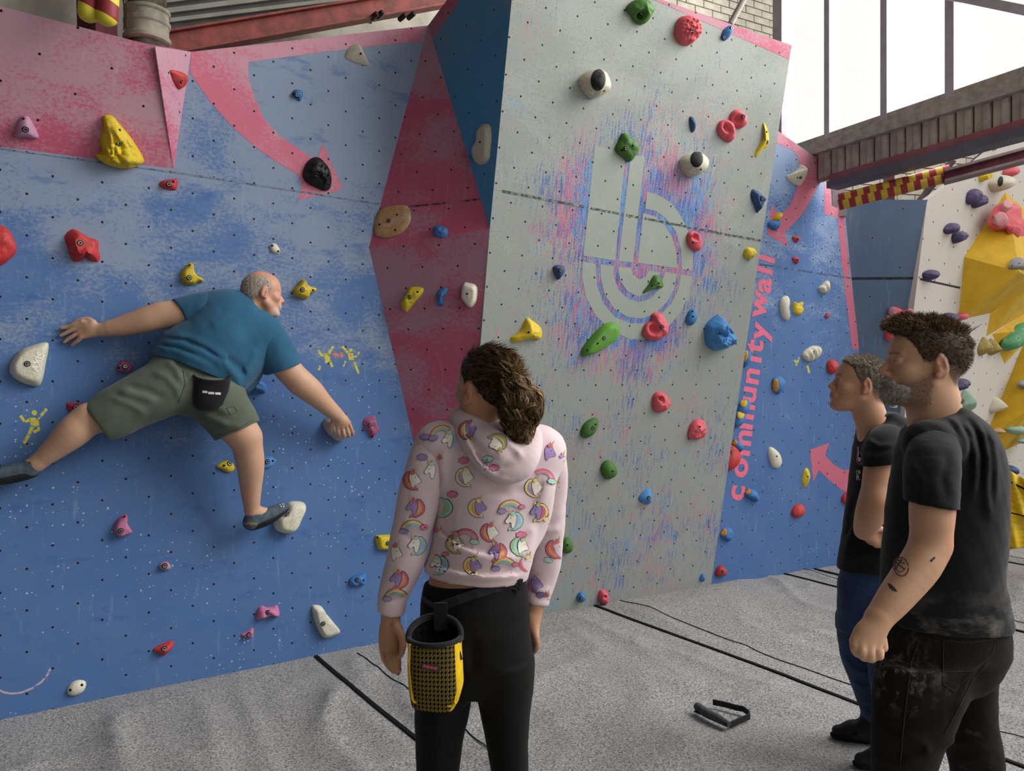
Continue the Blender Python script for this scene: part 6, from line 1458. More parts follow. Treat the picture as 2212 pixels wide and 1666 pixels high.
Pt.chain([A(x, y, YW-.12-.02*(y < 900)) for x, y, r in blob], [r*.74 for *_, r in blob], k=.03); Pt.disp(lambda P: .006*sinn(P, 75, 5)+.003*sinn(P, 190, 6))
pony = Pt.build('ponytail', M_HWO, wo, dim(.2), smooth=0); rr = random.Random(4); paths = []
tints = []
for lk in range(210):
    a0 = rr.uniform(0, 6.283); q0 = rr.uniform(.70, 1.10); st = rr.uniform(0, .58); L = rr.uniform(.26, .5); ph = rr.uniform(0, 6.28); fr = rr.uniform(15, 24); am = rr.uniform(.004, .010); lt = rr.uniform(0, 1)
    lit = .25+.55*rr.random()*(.4+.6*max(0, math.cos(a0)))  # locks on the right tinted lighter, side light put into the colour
    for i in range(13):
        a = a0+rr.gauss(0, .09); q = q0+rr.gauss(0, .035); pth = []; ph2 = ph+rr.gauss(0, .25)
        for k in range(12):
            t = min(1, st+L*k/11); f_ = t*(len(blob)-1); i0 = min(int(f_), len(blob)-2); w0_ = f_-i0; x = blob[i0][0]*(1-w0_)+blob[i0+1][0]*w0_; y = blob[i0][1]*(1-w0_)+blob[i0+1][1]*w0_; r = (blob[i0][2]*(1-w0_)+blob[i0+1][2]*w0_)*q*(1+.10*math.sin(a*3+t*9))
            an = a+.45*math.sin(ph+t*6); p = A(x, y, YW-.12-.02*(y < 900))+np.array((r*math.cos(an)*1.05, r*math.sin(an)*.9, 0))
            pth.append(p+np.array((math.sin(ph2+t*fr), math.cos(ph2*1.7+t*fr), math.sin(ph2*.7+t*fr*.8)))*am)
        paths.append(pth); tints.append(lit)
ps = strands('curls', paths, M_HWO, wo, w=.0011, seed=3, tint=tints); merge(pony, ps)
tube('hair_tie', [Vector(tie)+Vector((.022*math.cos(t)*.6-.006, .022*math.sin(t), .024*math.cos(t))) for t in np.linspace(0, 6.283, 17)], .006, M_BLK, wo, seg=8)
# hoodie
T = Sdf(.006, .04)
T.loft(secs([(905, 1000, 1112, YW, .075), (925, 965, 1150, YW+.005, .095), (945, 940, 1180, YW+.01, .11), (970, 928, 1192, YW+.01, .125), (1010, 932, 1188, YW+.01, .135), (1060, 940, 1178, YW+.01, .138), (1110, 942, 1168, YW+.01, .135), (1150, 938, 1160, YW+.01, .132),
      (1190, 928, 1154, YW+.01, .135), (1215, 918, 1150, YW+.01, .140), (1232, 918, 1145, YW+.01, .130), (1262, 918, 1134, YW+.01, .126)]))
T.ell(A(1160, 1030, YW+.02), (.055, .09, .13), k=.05); T.ell(A(1150, 1110, YW+.06), (.045, .06, .09), k=.05); T.ell(A(950, 962, YW), (.072, .08, .072), k=.05); T.ell(A(1172, 975, YW+.02), (.068, .08, .07), k=.05)
_h1, _h2 = A(917, 1238, YW-.1), A(1136, 1256, YW-.1); garment_end(T, (917, 1237, YW), (1136, 1254, YW), A(1020, 1000, YW))
Zw = lambda *p: [(800+x/2.872, 720+y/2.872) for x, y in p]
T.disp(folds([(.011, Zw((345, 1440), (450, 1475), (600, 1505), (750, 1520), (940, 1500))), (-.010, Zw((345, 1415), (470, 1445), (640, 1480), (800, 1490), (960, 1460))), (.010, Zw((385, 1200), (430, 1260), (540, 1330), (700, 1390), (860, 1400), (980, 1360))), (-.008, Zw((400, 1190), (500, 1280), (650, 1345), (830, 1365))),
      (.005, Zw((1110, 860), (1100, 960), (1060, 1060), (1000, 1170))), (-.002, Zw((1080, 900), (1060, 1000), (1010, 1090))), (.008, Zw((460, 700), (440, 820), (445, 920), (420, 1000))), (.007, Zw((1000, 1180), (1010, 1260), (985, 1350), (900, 1400))), (-.006, Zw((700, 960), (850, 1000), (960, 960)))], .009, 11, YW+.02))
T.disp(lambda P: .003*sinn(P, 26, 61)+.0008*sinn(P, 110, 62))
hoodie = T.build('hoodie', M_HOOD, wo)
for path, rad, ends, kp, hole in (([A(952, 962, YW), A(925, 1020, YW-.02), A(897, 1110, YW-.025), A(877, 1205, YW-.025), A(850, 1285, YW-.02), A(845, 1330, YW-.02)], [.072, .066, .057, .054, .043, .036], ((815, 1312, YW), (878, 1326, YW)), A(900, 1100, YW), A(842, 1350, YW-.02)),
                                  ([A(1172, 978, YW+.03), A(1184, 1050, YW+.07), A(1184, 1150, YW+.10), A(1175, 1235, YW+.115), A(1160, 1290, YW+.11), A(1154, 1345, YW+.10)], [.066, .056, .046, .043, .037, .031], ((1130, 1322, YW), (1182, 1330, YW)), A(1180, 1100, YW), A(1150, 1350, YW+.1))):
    U = Sdf(.0055, .03); U.chain(path, rad); garment_end(U, *ends, kp)
    U.disp(folds([(.006, [(870, 1120), (900, 1140), (930, 1130)]), (-.005, [(862, 1150), (890, 1165), (925, 1150)]), (.006, [(838, 1270), (860, 1280), (885, 1272)]), (-.005, [(835, 1290), (855, 1296), (878, 1290)]), (.006, [(1160, 1130), (1190, 1150), (1210, 1140)]), (.006, [(1150, 1270), (1175, 1280), (1190, 1275)]), (-.005, [(1150, 1285), (1170, 1292), (1185, 1290)])], .006, 8, YW+.2))
    U.disp(lambda P: .003*sinn(P, 30, 71)+.0007*sinn(P, 120, 72)); sl_ = U.build('sleeve', M_HOOD, hoodie)
    if kp[0] < 0: bs1 = bvh(sl_); SL1 = sl_
    else: bs2 = bvh(sl_); SL2 = sl_
G = Sdf(.005, .03)                                                # hood lying on the back
G.chain([A(992, 900, YW+.02), A(1008, 930, YW-.05), A(1040, 968, YW-.10), A(1078, 1002, YW-.135), A(1112, 1012, YW-.14), A(1140, 985, YW-.12), A(1152, 945, YW-.07), A(1140, 920, YW)], [.022, .030, .040, .044, .040, .034, .026, .02], k=.035)
G.chain([A(1000, 905, YW), A(1030, 940, YW-.07), A(1070, 968, YW-.115), A(1110, 985, YW-.12)], [.025, .035, .04, .035], k=.04)
G.ell(A(1090, 940, YW-.075), (.055, .045, .07), k=.015, op='s')
G.disp(folds([(.008, [(1000, 900), (1035, 905), (1075, 930), (1118, 975), (1130, 992)]), (-.007, [(1003, 925), (1025, 960), (1050, 985), (1085, 1000)]), (.009, [(996, 915), (1010, 965), (1040, 1010), (1072, 1035), (1108, 1040)]), (-.008, [(1018, 965), (1040, 995), (1075, 1010), (1110, 1005)])], .008, 8, YW)); G.disp(lambda P: .0025*sinn(P, 40, 81))
hood = G.build('hood', M_HOOD, hoodie)
# leggings
J = Sdf(.006, .03)
J.loft(secs([(1244, 921, 1134, YW+.01, .112), (1262, 916, 1137, YW+.01, .122), (1300, 909, 1142, YW+.005, .135), (1350, 905, 1146, YW, .148), (1400, 902, 1149, YW, .148), (1435, 901, 1150, YW+.005, .132), (1462, 903, 1148, YW+.008, .112), (1490, 912, 1140, YW+.01, .085)]), k=.03)
J.loft(secs([(1420, 900, 1024, YW, .12), (1470, 898, 1023, YW, .105), (1500, 897, 1021, YW, .10), (1560, 896, 1010, YW, .092), (1600, 897, 1000, YW, .085), (1666, 900, 992, YW, .075), (1740, 905, 985, YW, .066), (1820, 900, 985, YW-.01, .066), (1955, 918, 962, YW, .042)]), k=.025)
J.loft(secs([(1420, 1023, 1150, YW, .12), (1470, 1024, 1150, YW, .105), (1500, 1030, 1149, YW, .10), (1560, 1041, 1144, YW, .092), (1600, 1050, 1141, YW, .085), (1666, 1061, 1142, YW, .075), (1740, 1066, 1142, YW, .066), (1820, 1064, 1146, YW-.01, .066), (1955, 1086, 1130, YW, .042)]), k=.025)
J.disp(folds([(-.012, [(1022, 1380), (1024, 1420), (1023, 1460)])], .01, 12, YW)); J.disp(lambda P: .0012*sinn(P, 40, 91)); garment_end(J, (915, 1260, YW), (1140, 1244, YW), A(1020, 1400, YW))
legs = J.build('leggings', M_LEG, wo)
# prints on the hoodie: unicorn heads, rainbows and clouds
PM = {n: plain('print_'+n, c, .85, .1, .06, 60) for n, c in (('ink', '#5b3f4a'), ('red', '#d4707f'), ('mint', '#a9d3c6'), ('yellow', '#e6d692'), ('purple', '#a58fc4'), ('cream', '#efe8dc'), ('pink', '#dd7fa3'), ('orange', '#e3a071'), ('green', '#9fc59a'), ('olive', '#b8ad72'), ('blue', '#a5bedd'))}
SURF = [(bs1, SL1), (bs2, SL2), (bvh(hood), hood), (bvh(hoodie), hoodie)]
def nearest_part(x, y):
    best = None
    for bv, o in SURF:
        h = bv.ray_cast(Vector((0, 0, EYE)), ray(x, y).normalized())
        if h[0] is not None and (best is None or h[3] < best[0]): best = (h[3], bv, o)
    return best
def place(name, x, y, layers, sc=1.0, rot=0.0, flip=1):
    b = nearest_part(x, y)
    if b is None: return
    c, s_ = math.cos(rot), math.sin(rot); tr = lambda poly: [(x+(px*flip*c-py*s_)*sc, y+(px*flip*s_+py*c)*sc) for px, py in poly]
    L = [(tr(p), PM[m]) for p, m in layers]
    # keep only what lies on the same piece of cloth
    L = [(p, m) for p, m in L if all((lambda q: q is not None and q[2] is b[2])(nearest_part(*v)) for v in p)]
    if L: decal(name, b[1], L, b[2], 8)
def grow(p, d):
    cx, cy = sum(a for a, _ in p)/len(p), sum(b for _, b in p)/len(p); return [(a+(a-cx)/max(1, math.hypot(a-cx, b-cy))*d, b+(b-cy)/max(1, math.hypot(a-cx, b-cy))*d) for a, b in p]
MANE = [(-5, -15), (-12, -13), (-17, -7), (-20, 0), (-19, 8), (-15, 15), (-9, 19), (-3, 22), (4, 21), (10, 23), (9, 18), (4, 14), (0, 10), (-3, 3), (-5, -4), (-4, -10)]
MAN2 = [(-8, -11), (-13, -6), (-15, 1), (-14, 8), (-9, 14), (-3, 18), (3, 18), (0, 14), (-5, 10), (-9, 3), (-10, -4)]
FACE = [(-4, -11), (2, -14), (7, -11), (11, -4), (16, 2), (16, 6), (12, 8), (7, 5), (4, 7), (4, 13), (2, 18), (-2, 15), (-4, 8), (-6, 1), (-6, -6)]
HORN = [(4, -13), (9, -26), (8, -10)]; EAR_ = [(-1, -13), (1, -20), (4, -13)]; LOCK = [(-4, -13), (1, -17), (6, -14), (4, -9), (-1, -8)]; EYE_ = [(4, -5), (6, -3), (8, -4), (6, -1.6)]
def unicorn(x, y, m1, m2, face, flip=1, rot=0, sc=1.0):
    place('printed_unicorn', x, y, [(grow(MANE, 1.3), 'ink'), (MANE, m1), (MAN2, m2), (grow(FACE, 1.1), 'ink'), (FACE, face), (HORN, 'olive'), (grow(HORN, -2), 'yellow'), (EAR_, 'ink'), (LOCK, m1), (EYE_, 'ink')], sc, rot, flip)
def cloud(cx, cy, r=7): return [(cx+r*(1+.13*math.cos(7*t))*math.cos(t)*1.35, cy+r*(1+.13*math.cos(7*t))*math.sin(t)*.8) for t in np.linspace(0, 6.283, 26)[:-1]]
def rainbow(x, y, cols, c1, c2, flip=1, rot=0, sc=1.0):
    L = [(arc(27.2, 14.8), 'ink')]+[(arc(26-3*i, 23-3*i), c) for i, c in enumerate(cols)]+[(grow(cloud(-20, 12), 1), 'ink'), (cloud(-20, 12), c1), (grow(cloud(24, 2, 5.5), 1), 'ink'), (cloud(24, 2, 5.5), c2)]
    place('printed_rainbow', x, y, L, sc, rot, flip)
def arc(r0, r1, n=12):
    t = np.linspace(math.radians(185), math.radians(325), n); return [(r0*math.cos(a)*1.05, 12+r0*math.sin(a)*.95) for a in t]+[(r1*math.cos(a)*1.05, 12+r1*math.sin(a)*.95) for a in t[::-1]]
for X, Yy, a, b_, c, fl_, ro_ in ((495, 660, 'mint', 'blue', 'cream', -1, 0), (610, 612, 'red', 'yellow', 'purple', -1, 3.0), (790, 690, 'olive', 'yellow', 'cream', 1, 2.6), (385, 850, 'mint', 'blue', 'cream', -1, 0), (430, 810, 'red', 'pink', 'cream', 1, 0), (265, 905, 'red', 'orange', 'cream', 1, 0), (275, 1075, 'red', 'orange', 'purple', -1, 0),
    (592, 885, 'yellow', 'purple', 'cream', 1, 0), (1018, 950, 'yellow', 'purple', 'cream', 1, 0), (1100, 735, 'red', 'yellow', 'purple', 1, .2), (855, 945, 'red', 'pink', 'purple', -1, 0), (450, 1075, 'mint', 'green', 'cream', -1, 0), (670, 1075, 'yellow', 'orange', 'purple', 1, 0), (885, 1155, 'mint', 'blue', 'cream', -1, 0), (745, 1228, 'red', 'orange', 'cream', 1, 0),
    (785, 1350, 'red', 'orange', 'purple', -1, 0), (530, 1300, 'olive', 'yellow', 'cream', 1, 0), (285, 1308, 'mint', 'blue', 'cream', -1, 0), (150, 1358, 'red', 'orange', 'cream', 1, .1), (175, 1520, 'red', 'orange', 'purple', -1, .1), (425, 1430, 'mint', 'blue', 'cream', -1, 0), (640, 1435, 'yellow', 'orange', 'purple', 1, 0), (1082, 1190, 'yellow', 'orange', 'purple', 1, 0),
    (1040, 1100, 'yellow', 'red', 'purple', -1, 0), (930, 1315, 'green', 'mint', 'cream', 1, .2), (1148, 1330, 'red', 'orange', 'cream', 1, 0), (1020, 1555, 'purple', 'pink', 'purple', 1, 0), (968, 1425, 'yellow', 'red', 'cream', 1, 0), (1150, 965, 'red', 'orange', 'purple', 1, 0), (395, 1262, 'red', 'orange', 'purple', 1, .3), (690, 845, 'purple', 'mint', 'purple', 1, .5), (310, 705, 'red', 'pink', 'purple', -1, .5), (1085, 1660, 'red', 'pink', 'cream', 1, 0), (1180, 800, 'purple', 'pink', 'cream', 1, 0)):
    unicorn(800+X/2.872, 720+Yy/2.872, a, b_, c, fl_, ro_, 1.06)
WR = ('orange', 'yellow', 'green', 'blue'); RR_ = ('red', 'pink', 'orange', 'purple')
for X, Yy, cols, c1, c2, fl_, ro_ in ((440, 610, WR, 'purple', 'pink', 1, -.2), (265, 1195, WR, 'purple', 'pink', 1, 0), (400, 1365, WR, 'purple', 'pink', 1, 0), (870, 1070, WR, 'purple', 'pink', 1, 0), (1075, 875, RR_, 'mint', 'pink', -1, .2), (600, 1250, RR_, 'mint', 'pink', -1, .2), (830, 1425, WR, 'purple', 'pink', 1, 0), (165, 1620, WR, 'purple', 'pink', 1, .1), (1060, 1360, RR_, 'mint', 'pink', -1, .3), (1110, 1590, WR, 'purple', 'pink', 1, 0)):
    rainbow(800+X/2.872, 720+Yy/2.872, cols, c1, c2, fl_, ro_, .95)
for X, Yy, m in ((580, 790, 'pink'), (730, 780, 'mint'), (770, 835, 'pink'), (322, 770, 'purple'), (340, 645, 'purple'), (510, 1000, 'pink'), (720, 880, 'mint'), (1130, 1010, 'mint'), (935, 1250, 'pink'), (318, 1420, 'pink')):
    place('printed_cloud', 800+X/2.872, 720+Yy/2.872, [(grow(cloud(0, 0, 8), 1), 'ink'), (cloud(0, 0, 8), m)], 1)
# chalk bag on a belt
M_CBK = cloth_mat('black_nylon', '#17171a', var=.15, rough=.7); M_CYL = plain('yellow_nylon', '#dcb417', .6, .25, .08, 40); M_FLC = plain('black_fleece_lining', '#101013', .95, .05, .4, 90, .6)
def glyph_mat():
    k = Mat('black_fabric_yellow_glyphs', .8, .15); uv = k.uv(); s2 = k.scale(uv, (1, 1, 1)); sep = k.t.nodes.new('ShaderNodeSeparateXYZ'); k.t.links.new(s2, sep.inputs[0])
    x = k.math('SUBTRACT', k.math('FRACT', sep.outputs[0]), .5); y = k.math('SUBTRACT', k.math('FRACT', sep.outputs[1]), .5); r = k.math('SQRT', k.math('ADD', k.math('MULTIPLY', x, x), k.math('MULTIPLY', k.math('MULTIPLY', y, y), .8)))
    ring = k.math('MULTIPLY', k.math('GREATER_THAN', r, .22), k.math('LESS_THAN', r, .38)); gap = k.math('GREATER_THAN', k.math('ABSOLUTE', k.math('ADD', x, k.math('MULTIPLY', y, .6))), .07); bar_ = k.math('MULTIPLY', k.math('LESS_THAN', k.math('ABSOLUTE', y), .06), k.math('LESS_THAN', k.math('ABSOLUTE', x), .16))
    m = k.math('MAXIMUM', k.math('MULTIPLY', ring, gap), bar_); k.color(k.mix(m, lin('#101012'), lin('#92792a'))); return k.m
YB = YW-.22; bag = empty('chalk_bag', A(940, 1440, YB), 'yellow and black patterned chalk bag hanging from the woman\'s belt', 'chalk bag')
rows = [(1378, 882, 996, .068), (1400, 883, 997, .068), (1430, 882, 999, .070), (1470, 884, 1001, .068), (1500, 887, 992, .060), (1516, 890, 982, .052)]; n = 48; V, Fc, UVs, mi = [], [], [], []
for y, l, r, b_ in rows:
    for k in range(n):
        t = 2*math.pi*k/n; c, s_ = math.cos(t), math.sin(t); e = .62; cx = abs(c)**e*(1 if c > 0 else -1); sy = abs(s_)**e*(1 if s_ > 0 else -1)
        p = Vector(A((l+r)/2+(r-l)/2*cx, y+8*(cx*.5+.5)*((y-1378)/138), YB))+Vector((0, b_*sy, 0)); V.append(p); UVs.append((( (l+r)/2+(r-l)/2*cx)/8.2, y/9.6))
for i in range(len(rows)-1):
    for k in range(n):
        Fc.append((i*n+k, i*n+(k+1) % n, (i+1)*n+(k+1) % n, (i+1)*n+k)); t = (k+.5)/n*360; mi.append(0 if 208 < t < 316 else 1)
Fc.append(tuple((len(rows)-1)*n+k for k in range(n))); mi.append(1)
mi = [1 if m else 0 for m in mi]
o = mesh('bag_body', V, Fc, [glyph_mat(), M_CYL], bag, smooth=True, uvs=UVs, mi=mi); o.data.set_sharp_from_angle(angle=math.radians(40))
rimp = [Vector(A(939+56*math.cos(t), 1378-(8 if math.sin(t) > 0 else 0), YB))+Vector((0, .066*math.sin(t), .028*max(0, math.sin(t)))) for t in np.linspace(0, 2*math.pi, 49)]
tube('rim', rimp, .0085, M_CBK, bag, seg=8)
V, Fc = [], []; prev = rimp[:-1]
for i, (k_, dz) in enumerate(((.97, 0), (.93, -.03), (.85, -.07), (.6, -.09), (.05, -.095))):
    cc = sum(prev, Vector())/48
    for p in prev: q = cc+(p-cc)*k_; V.append(Vector((q.x, q.y, q.z+dz+.004*math.sin(len(V)*1.9))))
    if i:
        for k in range(48): Fc.append(((i-1)*48+k, (i-1)*48+(k+1) % 48, i*48+(k+1) % 48, i*48+k))
mesh('lining', V, Fc, M_FLC, bag, smooth=True)
pip = [Vector(A(x, y, YB-.052)) for x, y in ((886, 1392), (884, 1430), (888, 1480), (891, 1510), (894, 1516), (930, 1520), (976, 1526), (984, 1518))]; tube('piping', pip, .004, M_CYL, bag, seg=6)
sideb = [Vector(A(x, y, YB-.03)) for x, y in ((985, 1398), (992, 1410), (996, 1424), (990, 1420))]; tube('side_loop', sideb, .005, M_CBK, bag, seg=6)
mesh('loop', *join([box_data(A(952, 1332, YB+.055), (1, 0, 0), (0, 1, 0), (0, 0, 1), .036, .006, .075)]), M_CBK, bag)
pb = bvh_from = BVHTree.FromPolygons([tuple(v.co+ORG[o]) for v in o.data.vertices], [tuple(p.vertices) for p in o.data.polygons])
M_LBL = plain('grey_label', '#3a3233', .8); M_LBR = plain('label_red', '#a8504e', .8)
decal('label_patch', pb, [([(909, 1432), (950, 1438), (949, 1452), (908, 1444)], M_LBL)]+[(disc(x, y, 4.2, 10), M_LBR) for x, y in ((917, 1439), (925, 1440.5), (933, 1442), (941, 1443.5))], bag, 8)
bl = bvh(legs); belt = []
for x, y in ((914, 1290), (925, 1300), (940, 1310), (960, 1308), (990, 1297), (1030, 1283), (1070, 1271), (1110, 1261), (1136, 1255)):
    h = bl.ray_cast(Vector((0, 0, EYE)), ray(x, y).normalized()); belt.append(h[0]+h[1]*.004 if h[0] else Vector(A(x, y, YW-.06)))
V, Fc = [], []
for i, p in enumerate(belt):
    w_ = .016 if i > 2 else .008; d = (belt[min(i+1, len(belt)-1)]-belt[max(i-1, 0)]).normalized(); s_ = d.cross(Vector((0, -1, 0))).normalized()*w_*.75
    for q in (s_+Vector((0, .003, 0)), s_-Vector((0, .003, 0)), -s_-Vector((0, .003, 0)), -s_+Vector((0, .003, 0))): V.append(p+q)
    if i:
        b_ = (i-1)*4; Fc += [(b_+k, b_+(k+1) % 4, b_+4+(k+1) % 4, b_+4+k) for k in range(4)]
Fc += [(3, 2, 1, 0), tuple(len(V)-4+k for k in range(4))]; o = mesh('waist_strap', V, Fc, cloth_mat('dark_webbing', '#26262a', rough=.6), bag); fix(o.data)
bx = belt[7]+Vector((0, -.006, 0)); V, Fc = join([box_data(bx+Vector((dx, 0, dz)), (1, 0, -.2), (0, 1, 0), (.2, 0, 1), sx_, .012, sz) for dx, dz, sx_, sz in ((-.016, .004, .010, .036), (.016, -.003, .010, .034), (0, 0, .026, .008), (0, .012, .024, .006), (0, -.012, .024, .006))])
mesh('buckle', V, Fc, plain('black_plastic', '#2b2b2e', .35, .5), bag)
# ------------------------------------------------------------------ climber spread across the blue wall
def W(px, py, off): return np.array(PL.hit(px, py, off))
NL = np.array(PL.n); DLn = np.array(DL)
M_CTEE = cloth_mat('teal_blue_cotton', '#2b5875', var=.10); M_SHORT = cloth_mat('olive_grey_cargo_cotton', '#565e52', var=.12)
cl_org = PL.hit(425, 830, .2)
ck = empty('person', cl_org, 'grey-haired climber in teal t-shirt and olive shorts stretched across the blue wall', 'person')
up4 = np.array((-.12, 0, 1.0)); f4 = np.array((.84, .54, -.05))
h4 = Head(W(567, 634, .27), f4, up4, 1.0, 1.0)
PX = .00243
S = Sdf(.0046, .025); h4.add(S)
S.cap(h4.w(-.02, 0, -.02), W(530, 668, .25), .056, .060); S.ell(h4.w(.03, -.01, -.095), (.03, .03, .03))
S.chain([W(530, 672, .24), W(480, 740, .235), W(420, 830, .22)], [.08, .095, .095], k=.04)
S.chain([W(440, 668, .22), W(395, 677, .20), W(350, 681, .17)], [27*PX, 26*PX, 25*PX], k=.02); S.chain([W(350, 681, .17), W(318, 690, .155), W(270, 703, .12), W(226, 712, .09)], [26*PX, 25*PX, 20*PX, 14*PX], k=.02)
kn = [W(178, 696, .06), W(174, 706, .055), W(173, 717, .055), W(176, 728, .06)]
hand(S, W(222, 713, .085), kn, [[kn[0], W(160, 702, .045), W(147, 706, .03), W(132, 709, .02)], [kn[1], W(156, 713, .04), W(143, 719, .028), W(131, 725, .018)], [kn[2], W(158, 726, .042), W(148, 732, .03), W(139, 739, .02)], [kn[3], W(168, 736, .048), W(161, 741, .035), W(156, 746, .022)]], rp=.034, rf=.0105,
     thumb=[W(200, 697, .075), W(188, 690, .055), W(172, 692, .04), W(158, 699, .03)])
S.ell(W(195, 711, .065), (.036, .022, .034), k=.02)
S.chain([W(585, 745, .25), W(615, 790, .26), W(648, 826, .25)], [28*PX, 27*PX, 26*PX], k=.02); S.chain([W(648, 826, .25), W(672, 845, .24), W(700, 872, .20), W(731, 900, .16)], [28*PX, 26*PX, 20*PX, 15*PX], k=.02)
kn = [W(729, 922, .155), W(738, 921, .16), W(747, 918, .155), W(753, 912, .145)]
hand(S, W(730, 897, .16), kn, [[kn[0], W(731, 934, .14), W(734, 941, .115), W(735, 943, .10)], [kn[1], W(742, 936, .14), W(744, 943, .115), W(744, 945, .09)], [kn[2], W(752, 935, .135), W(754, 942, .11), W(752, 944, .085)], [kn[3], W(760, 930, .125), W(762, 938, .10), W(760, 941, .08)]], rp=.034, rf=.0105,
     thumb=[W(722, 908, .15), W(716, 920, .13), W(716, 931, .11)])
S.ell(W(740, 909, .16), (.034, .030, .032), k=.02)
S.chain([W(330, 858, .22), W(255, 888, .20), W(190, 905, .19)], [40*PX, 35*PX, 27*PX], k=.03); S.chain([W(190, 905, .19), W(160, 932, .185), W(120, 967, .155), W(78, 1002, .12)], [28*PX, 30*PX, 22*PX, 14*PX], k=.025); S.ell(W(196, 898, .21), (.05, .05, .05), k=.03)
S.chain([W(470, 870, .24), W(510, 920, .27), W(532, 948, .27)], [42*PX, 36*PX, 30*PX], k=.03); S.chain([W(532, 948, .27), W(541, 1000, .24), W(542, 1050, .20), W(544, 1100, .165)], [30*PX, 28*PX, 22*PX, 15*PX], k=.025); S.ell(W(540, 942, .29), (.045, .045, .045), k=.03); S.ell(W(532, 985, .23), (.045, .055, .07), k=.03)
S.cap(W(78, 1002, .12), W(20, 1025, .1), .035, .03); S.cap(W(545, 1105, .16), W(590, 1112, .14), .035, .03)
def paint_ck(P):
    C = base_col(P, '#c19a80'); h4.paint(P, C, lips=(.40, .19, .16), brow=(.42, .34, .28)); L = h4.loc(P); x, y, z_ = L.T
    hl = np.linalg.norm(P-h4.c, axis=1) < .16
    C[hl] = C[hl]*.66+np.array(lin('#bb7460')[:3])*.34
    st = sm(np.interp(x, [-.02, .03, .06, .11], [-.09, -.09, -.07, -.05])-z_, -.01, .015)*sm(x, .02, .05)*(np.abs(y) < .07)*sm(z_, -.15, -.12)*hl
    C[:] = C*(1-.45*st[:, None])+np.array(lin('#c9c2ba')[:3])*.45*st[:, None]
    return C
b4 = S.build('body', M_SKIN, ck, paint_ck)
M_HCK = hair_mat('hair_short_grey', '#75675a', '#c9c2b8')
H = Sdf(.004, .02); H.ell(h4.w(-.012, 0, .026), np.array((.0965, .0765, .086)), h4.R); H.ell(h4.w(-.055, 0, -.01), np.array((.048, .06, .05)), h4.R)
zl = zmin_fn([-.12, -.07, -.04, -.012, .012, .035, .06, .12], [-.075, -.065, -.03, .030, -.004, .020, .12, .2])
H.limit(lambda P: np.maximum(zl(h4.loc(P)), (lambda L: L[:, 2]-.098+.10*np.maximum(0, -.02-L[:, 0]))(h4.loc(P)))*.8); H.disp(lambda P: .0014*sinn(P, 320, 3))
hr4 = H.build('hair', M_HCK, ck, dim(.4), smooth=0)
merge(hr4, fuzz(hr4, 3000, .010, lambda p, n: np.array(n)*.5-h4.R[:, 2]*.6-h4.R[:, 0]*.2, M_HCK, 35, .3, 3, .0010, tint=.5))
# t-shirt
T = Sdf(.006, .04); FN = dict(flat=NL, f=.80)
T.chain([W(452, 668, .23), W(520, 690, .255), W(582, 742, .25)], [36*PX, 50*PX, 44*PX], k=.05, **FN)
T.chain([W(500, 690, .25), W(470, 740, .25), W(425, 790, .24)], [58*PX, 70*PX, 66*PX], k=.05, **FN); T.chain([W(545, 730, .25), W(515, 780, .25), W(480, 815, .24)], [50*PX, 46*PX, 44*PX], k=.05, **FN)
T.chain([W(400, 760, .23), W(375, 785, .225)], [54*PX, 48*PX], k=.05, **FN); T.chain([W(545, 780, .21), W(530, 835, .19)], [34*PX, 22*PX], k=.04, **FN)
T.ell(W(538, 668, .25), (.075, .07, .06), k=.03)
T.disp(lambda P: .002*sinn(P, 30, 101)+.0007*sinn(P, 120, 102))
Zc = lambda *p: [(100+x/4.165, 560+y/4.165) for x, y in p]
T.disp(folds([(.006, Zc((1080, 690), (1250, 690), (1420, 760), (1560, 850), (1720, 960))), (.006, Zc((1020, 750), (1200, 760), (1380, 830), (1540, 920), (1640, 1020))), (-.005, Zc((1060, 720), (1240, 720), (1420, 800), (1580, 900))), (.008, Zc((960, 800), (1150, 830), (1330, 900), (1500, 980))), (-.004, Zc((1000, 780), (1180, 800), (1380, 870))),
      (.009, Zc((1560, 880), (1640, 980), (1720, 1080), (1750, 1180))), (-.008, Zc((1600, 860), (1720, 960), (1800, 1050))), (.008, Zc((1380, 330), (1300, 420), (1240, 500))), (-.007, Zc((1420, 330), (1350, 430))), (.008, Zc((1900, 800), (1850, 920), (1780, 1050))), (.006, Zc((1660, 480), (1560, 560), (1480, 600)))], .009, 8, 5.0))
_c1, _c2, _c3 = W(325, 768, .25), W(432, 808, .25), W(525, 858, .25)
def hem(P):
    x, y = CX+F_PX*P[:, 0]/P[:, 1], CY-F_PX*(P[:, 2]-EYE)/P[:, 1]; return (y-np.interp(x, [320, 370, 430, 480, 520, 560, 580], [764, 776, 800, 822, 862, 830, 812]))*.0024
T.limit(hem); T.ell(W(552, 664, .275), (.062, .058, .05), k=.01, op='s')
t4 = T.build('t_shirt', M_CTEE, ck)
for path, rad, e1, e2, kp in (([W(455, 668, .23), W(415, 674, .205), W(380, 682, .19)], [36*PX, 33*PX, 30*PX], (377, 656), (402, 706), W(450, 665, .22)), ([W(580, 740, .25), W(602, 778, .255), W(622, 812, .255)], [42*PX, 38*PX, 35*PX], (643, 783), (577, 808), W(580, 740, .25))):
    U = Sdf(.0055, .03); U.chain(path, rad, k=.03); p, q = W(*e1, .2), W(*e2, .2); n_ = np.cross(q-p, NL); n_ = n_ if (np.array(kp)-p)@n_ < 0 else -n_; U.cut(p, n_)
    U.disp(lambda P: .0022*sinn(P, 40, 111)); U.build('sleeve', M_CTEE, t4)
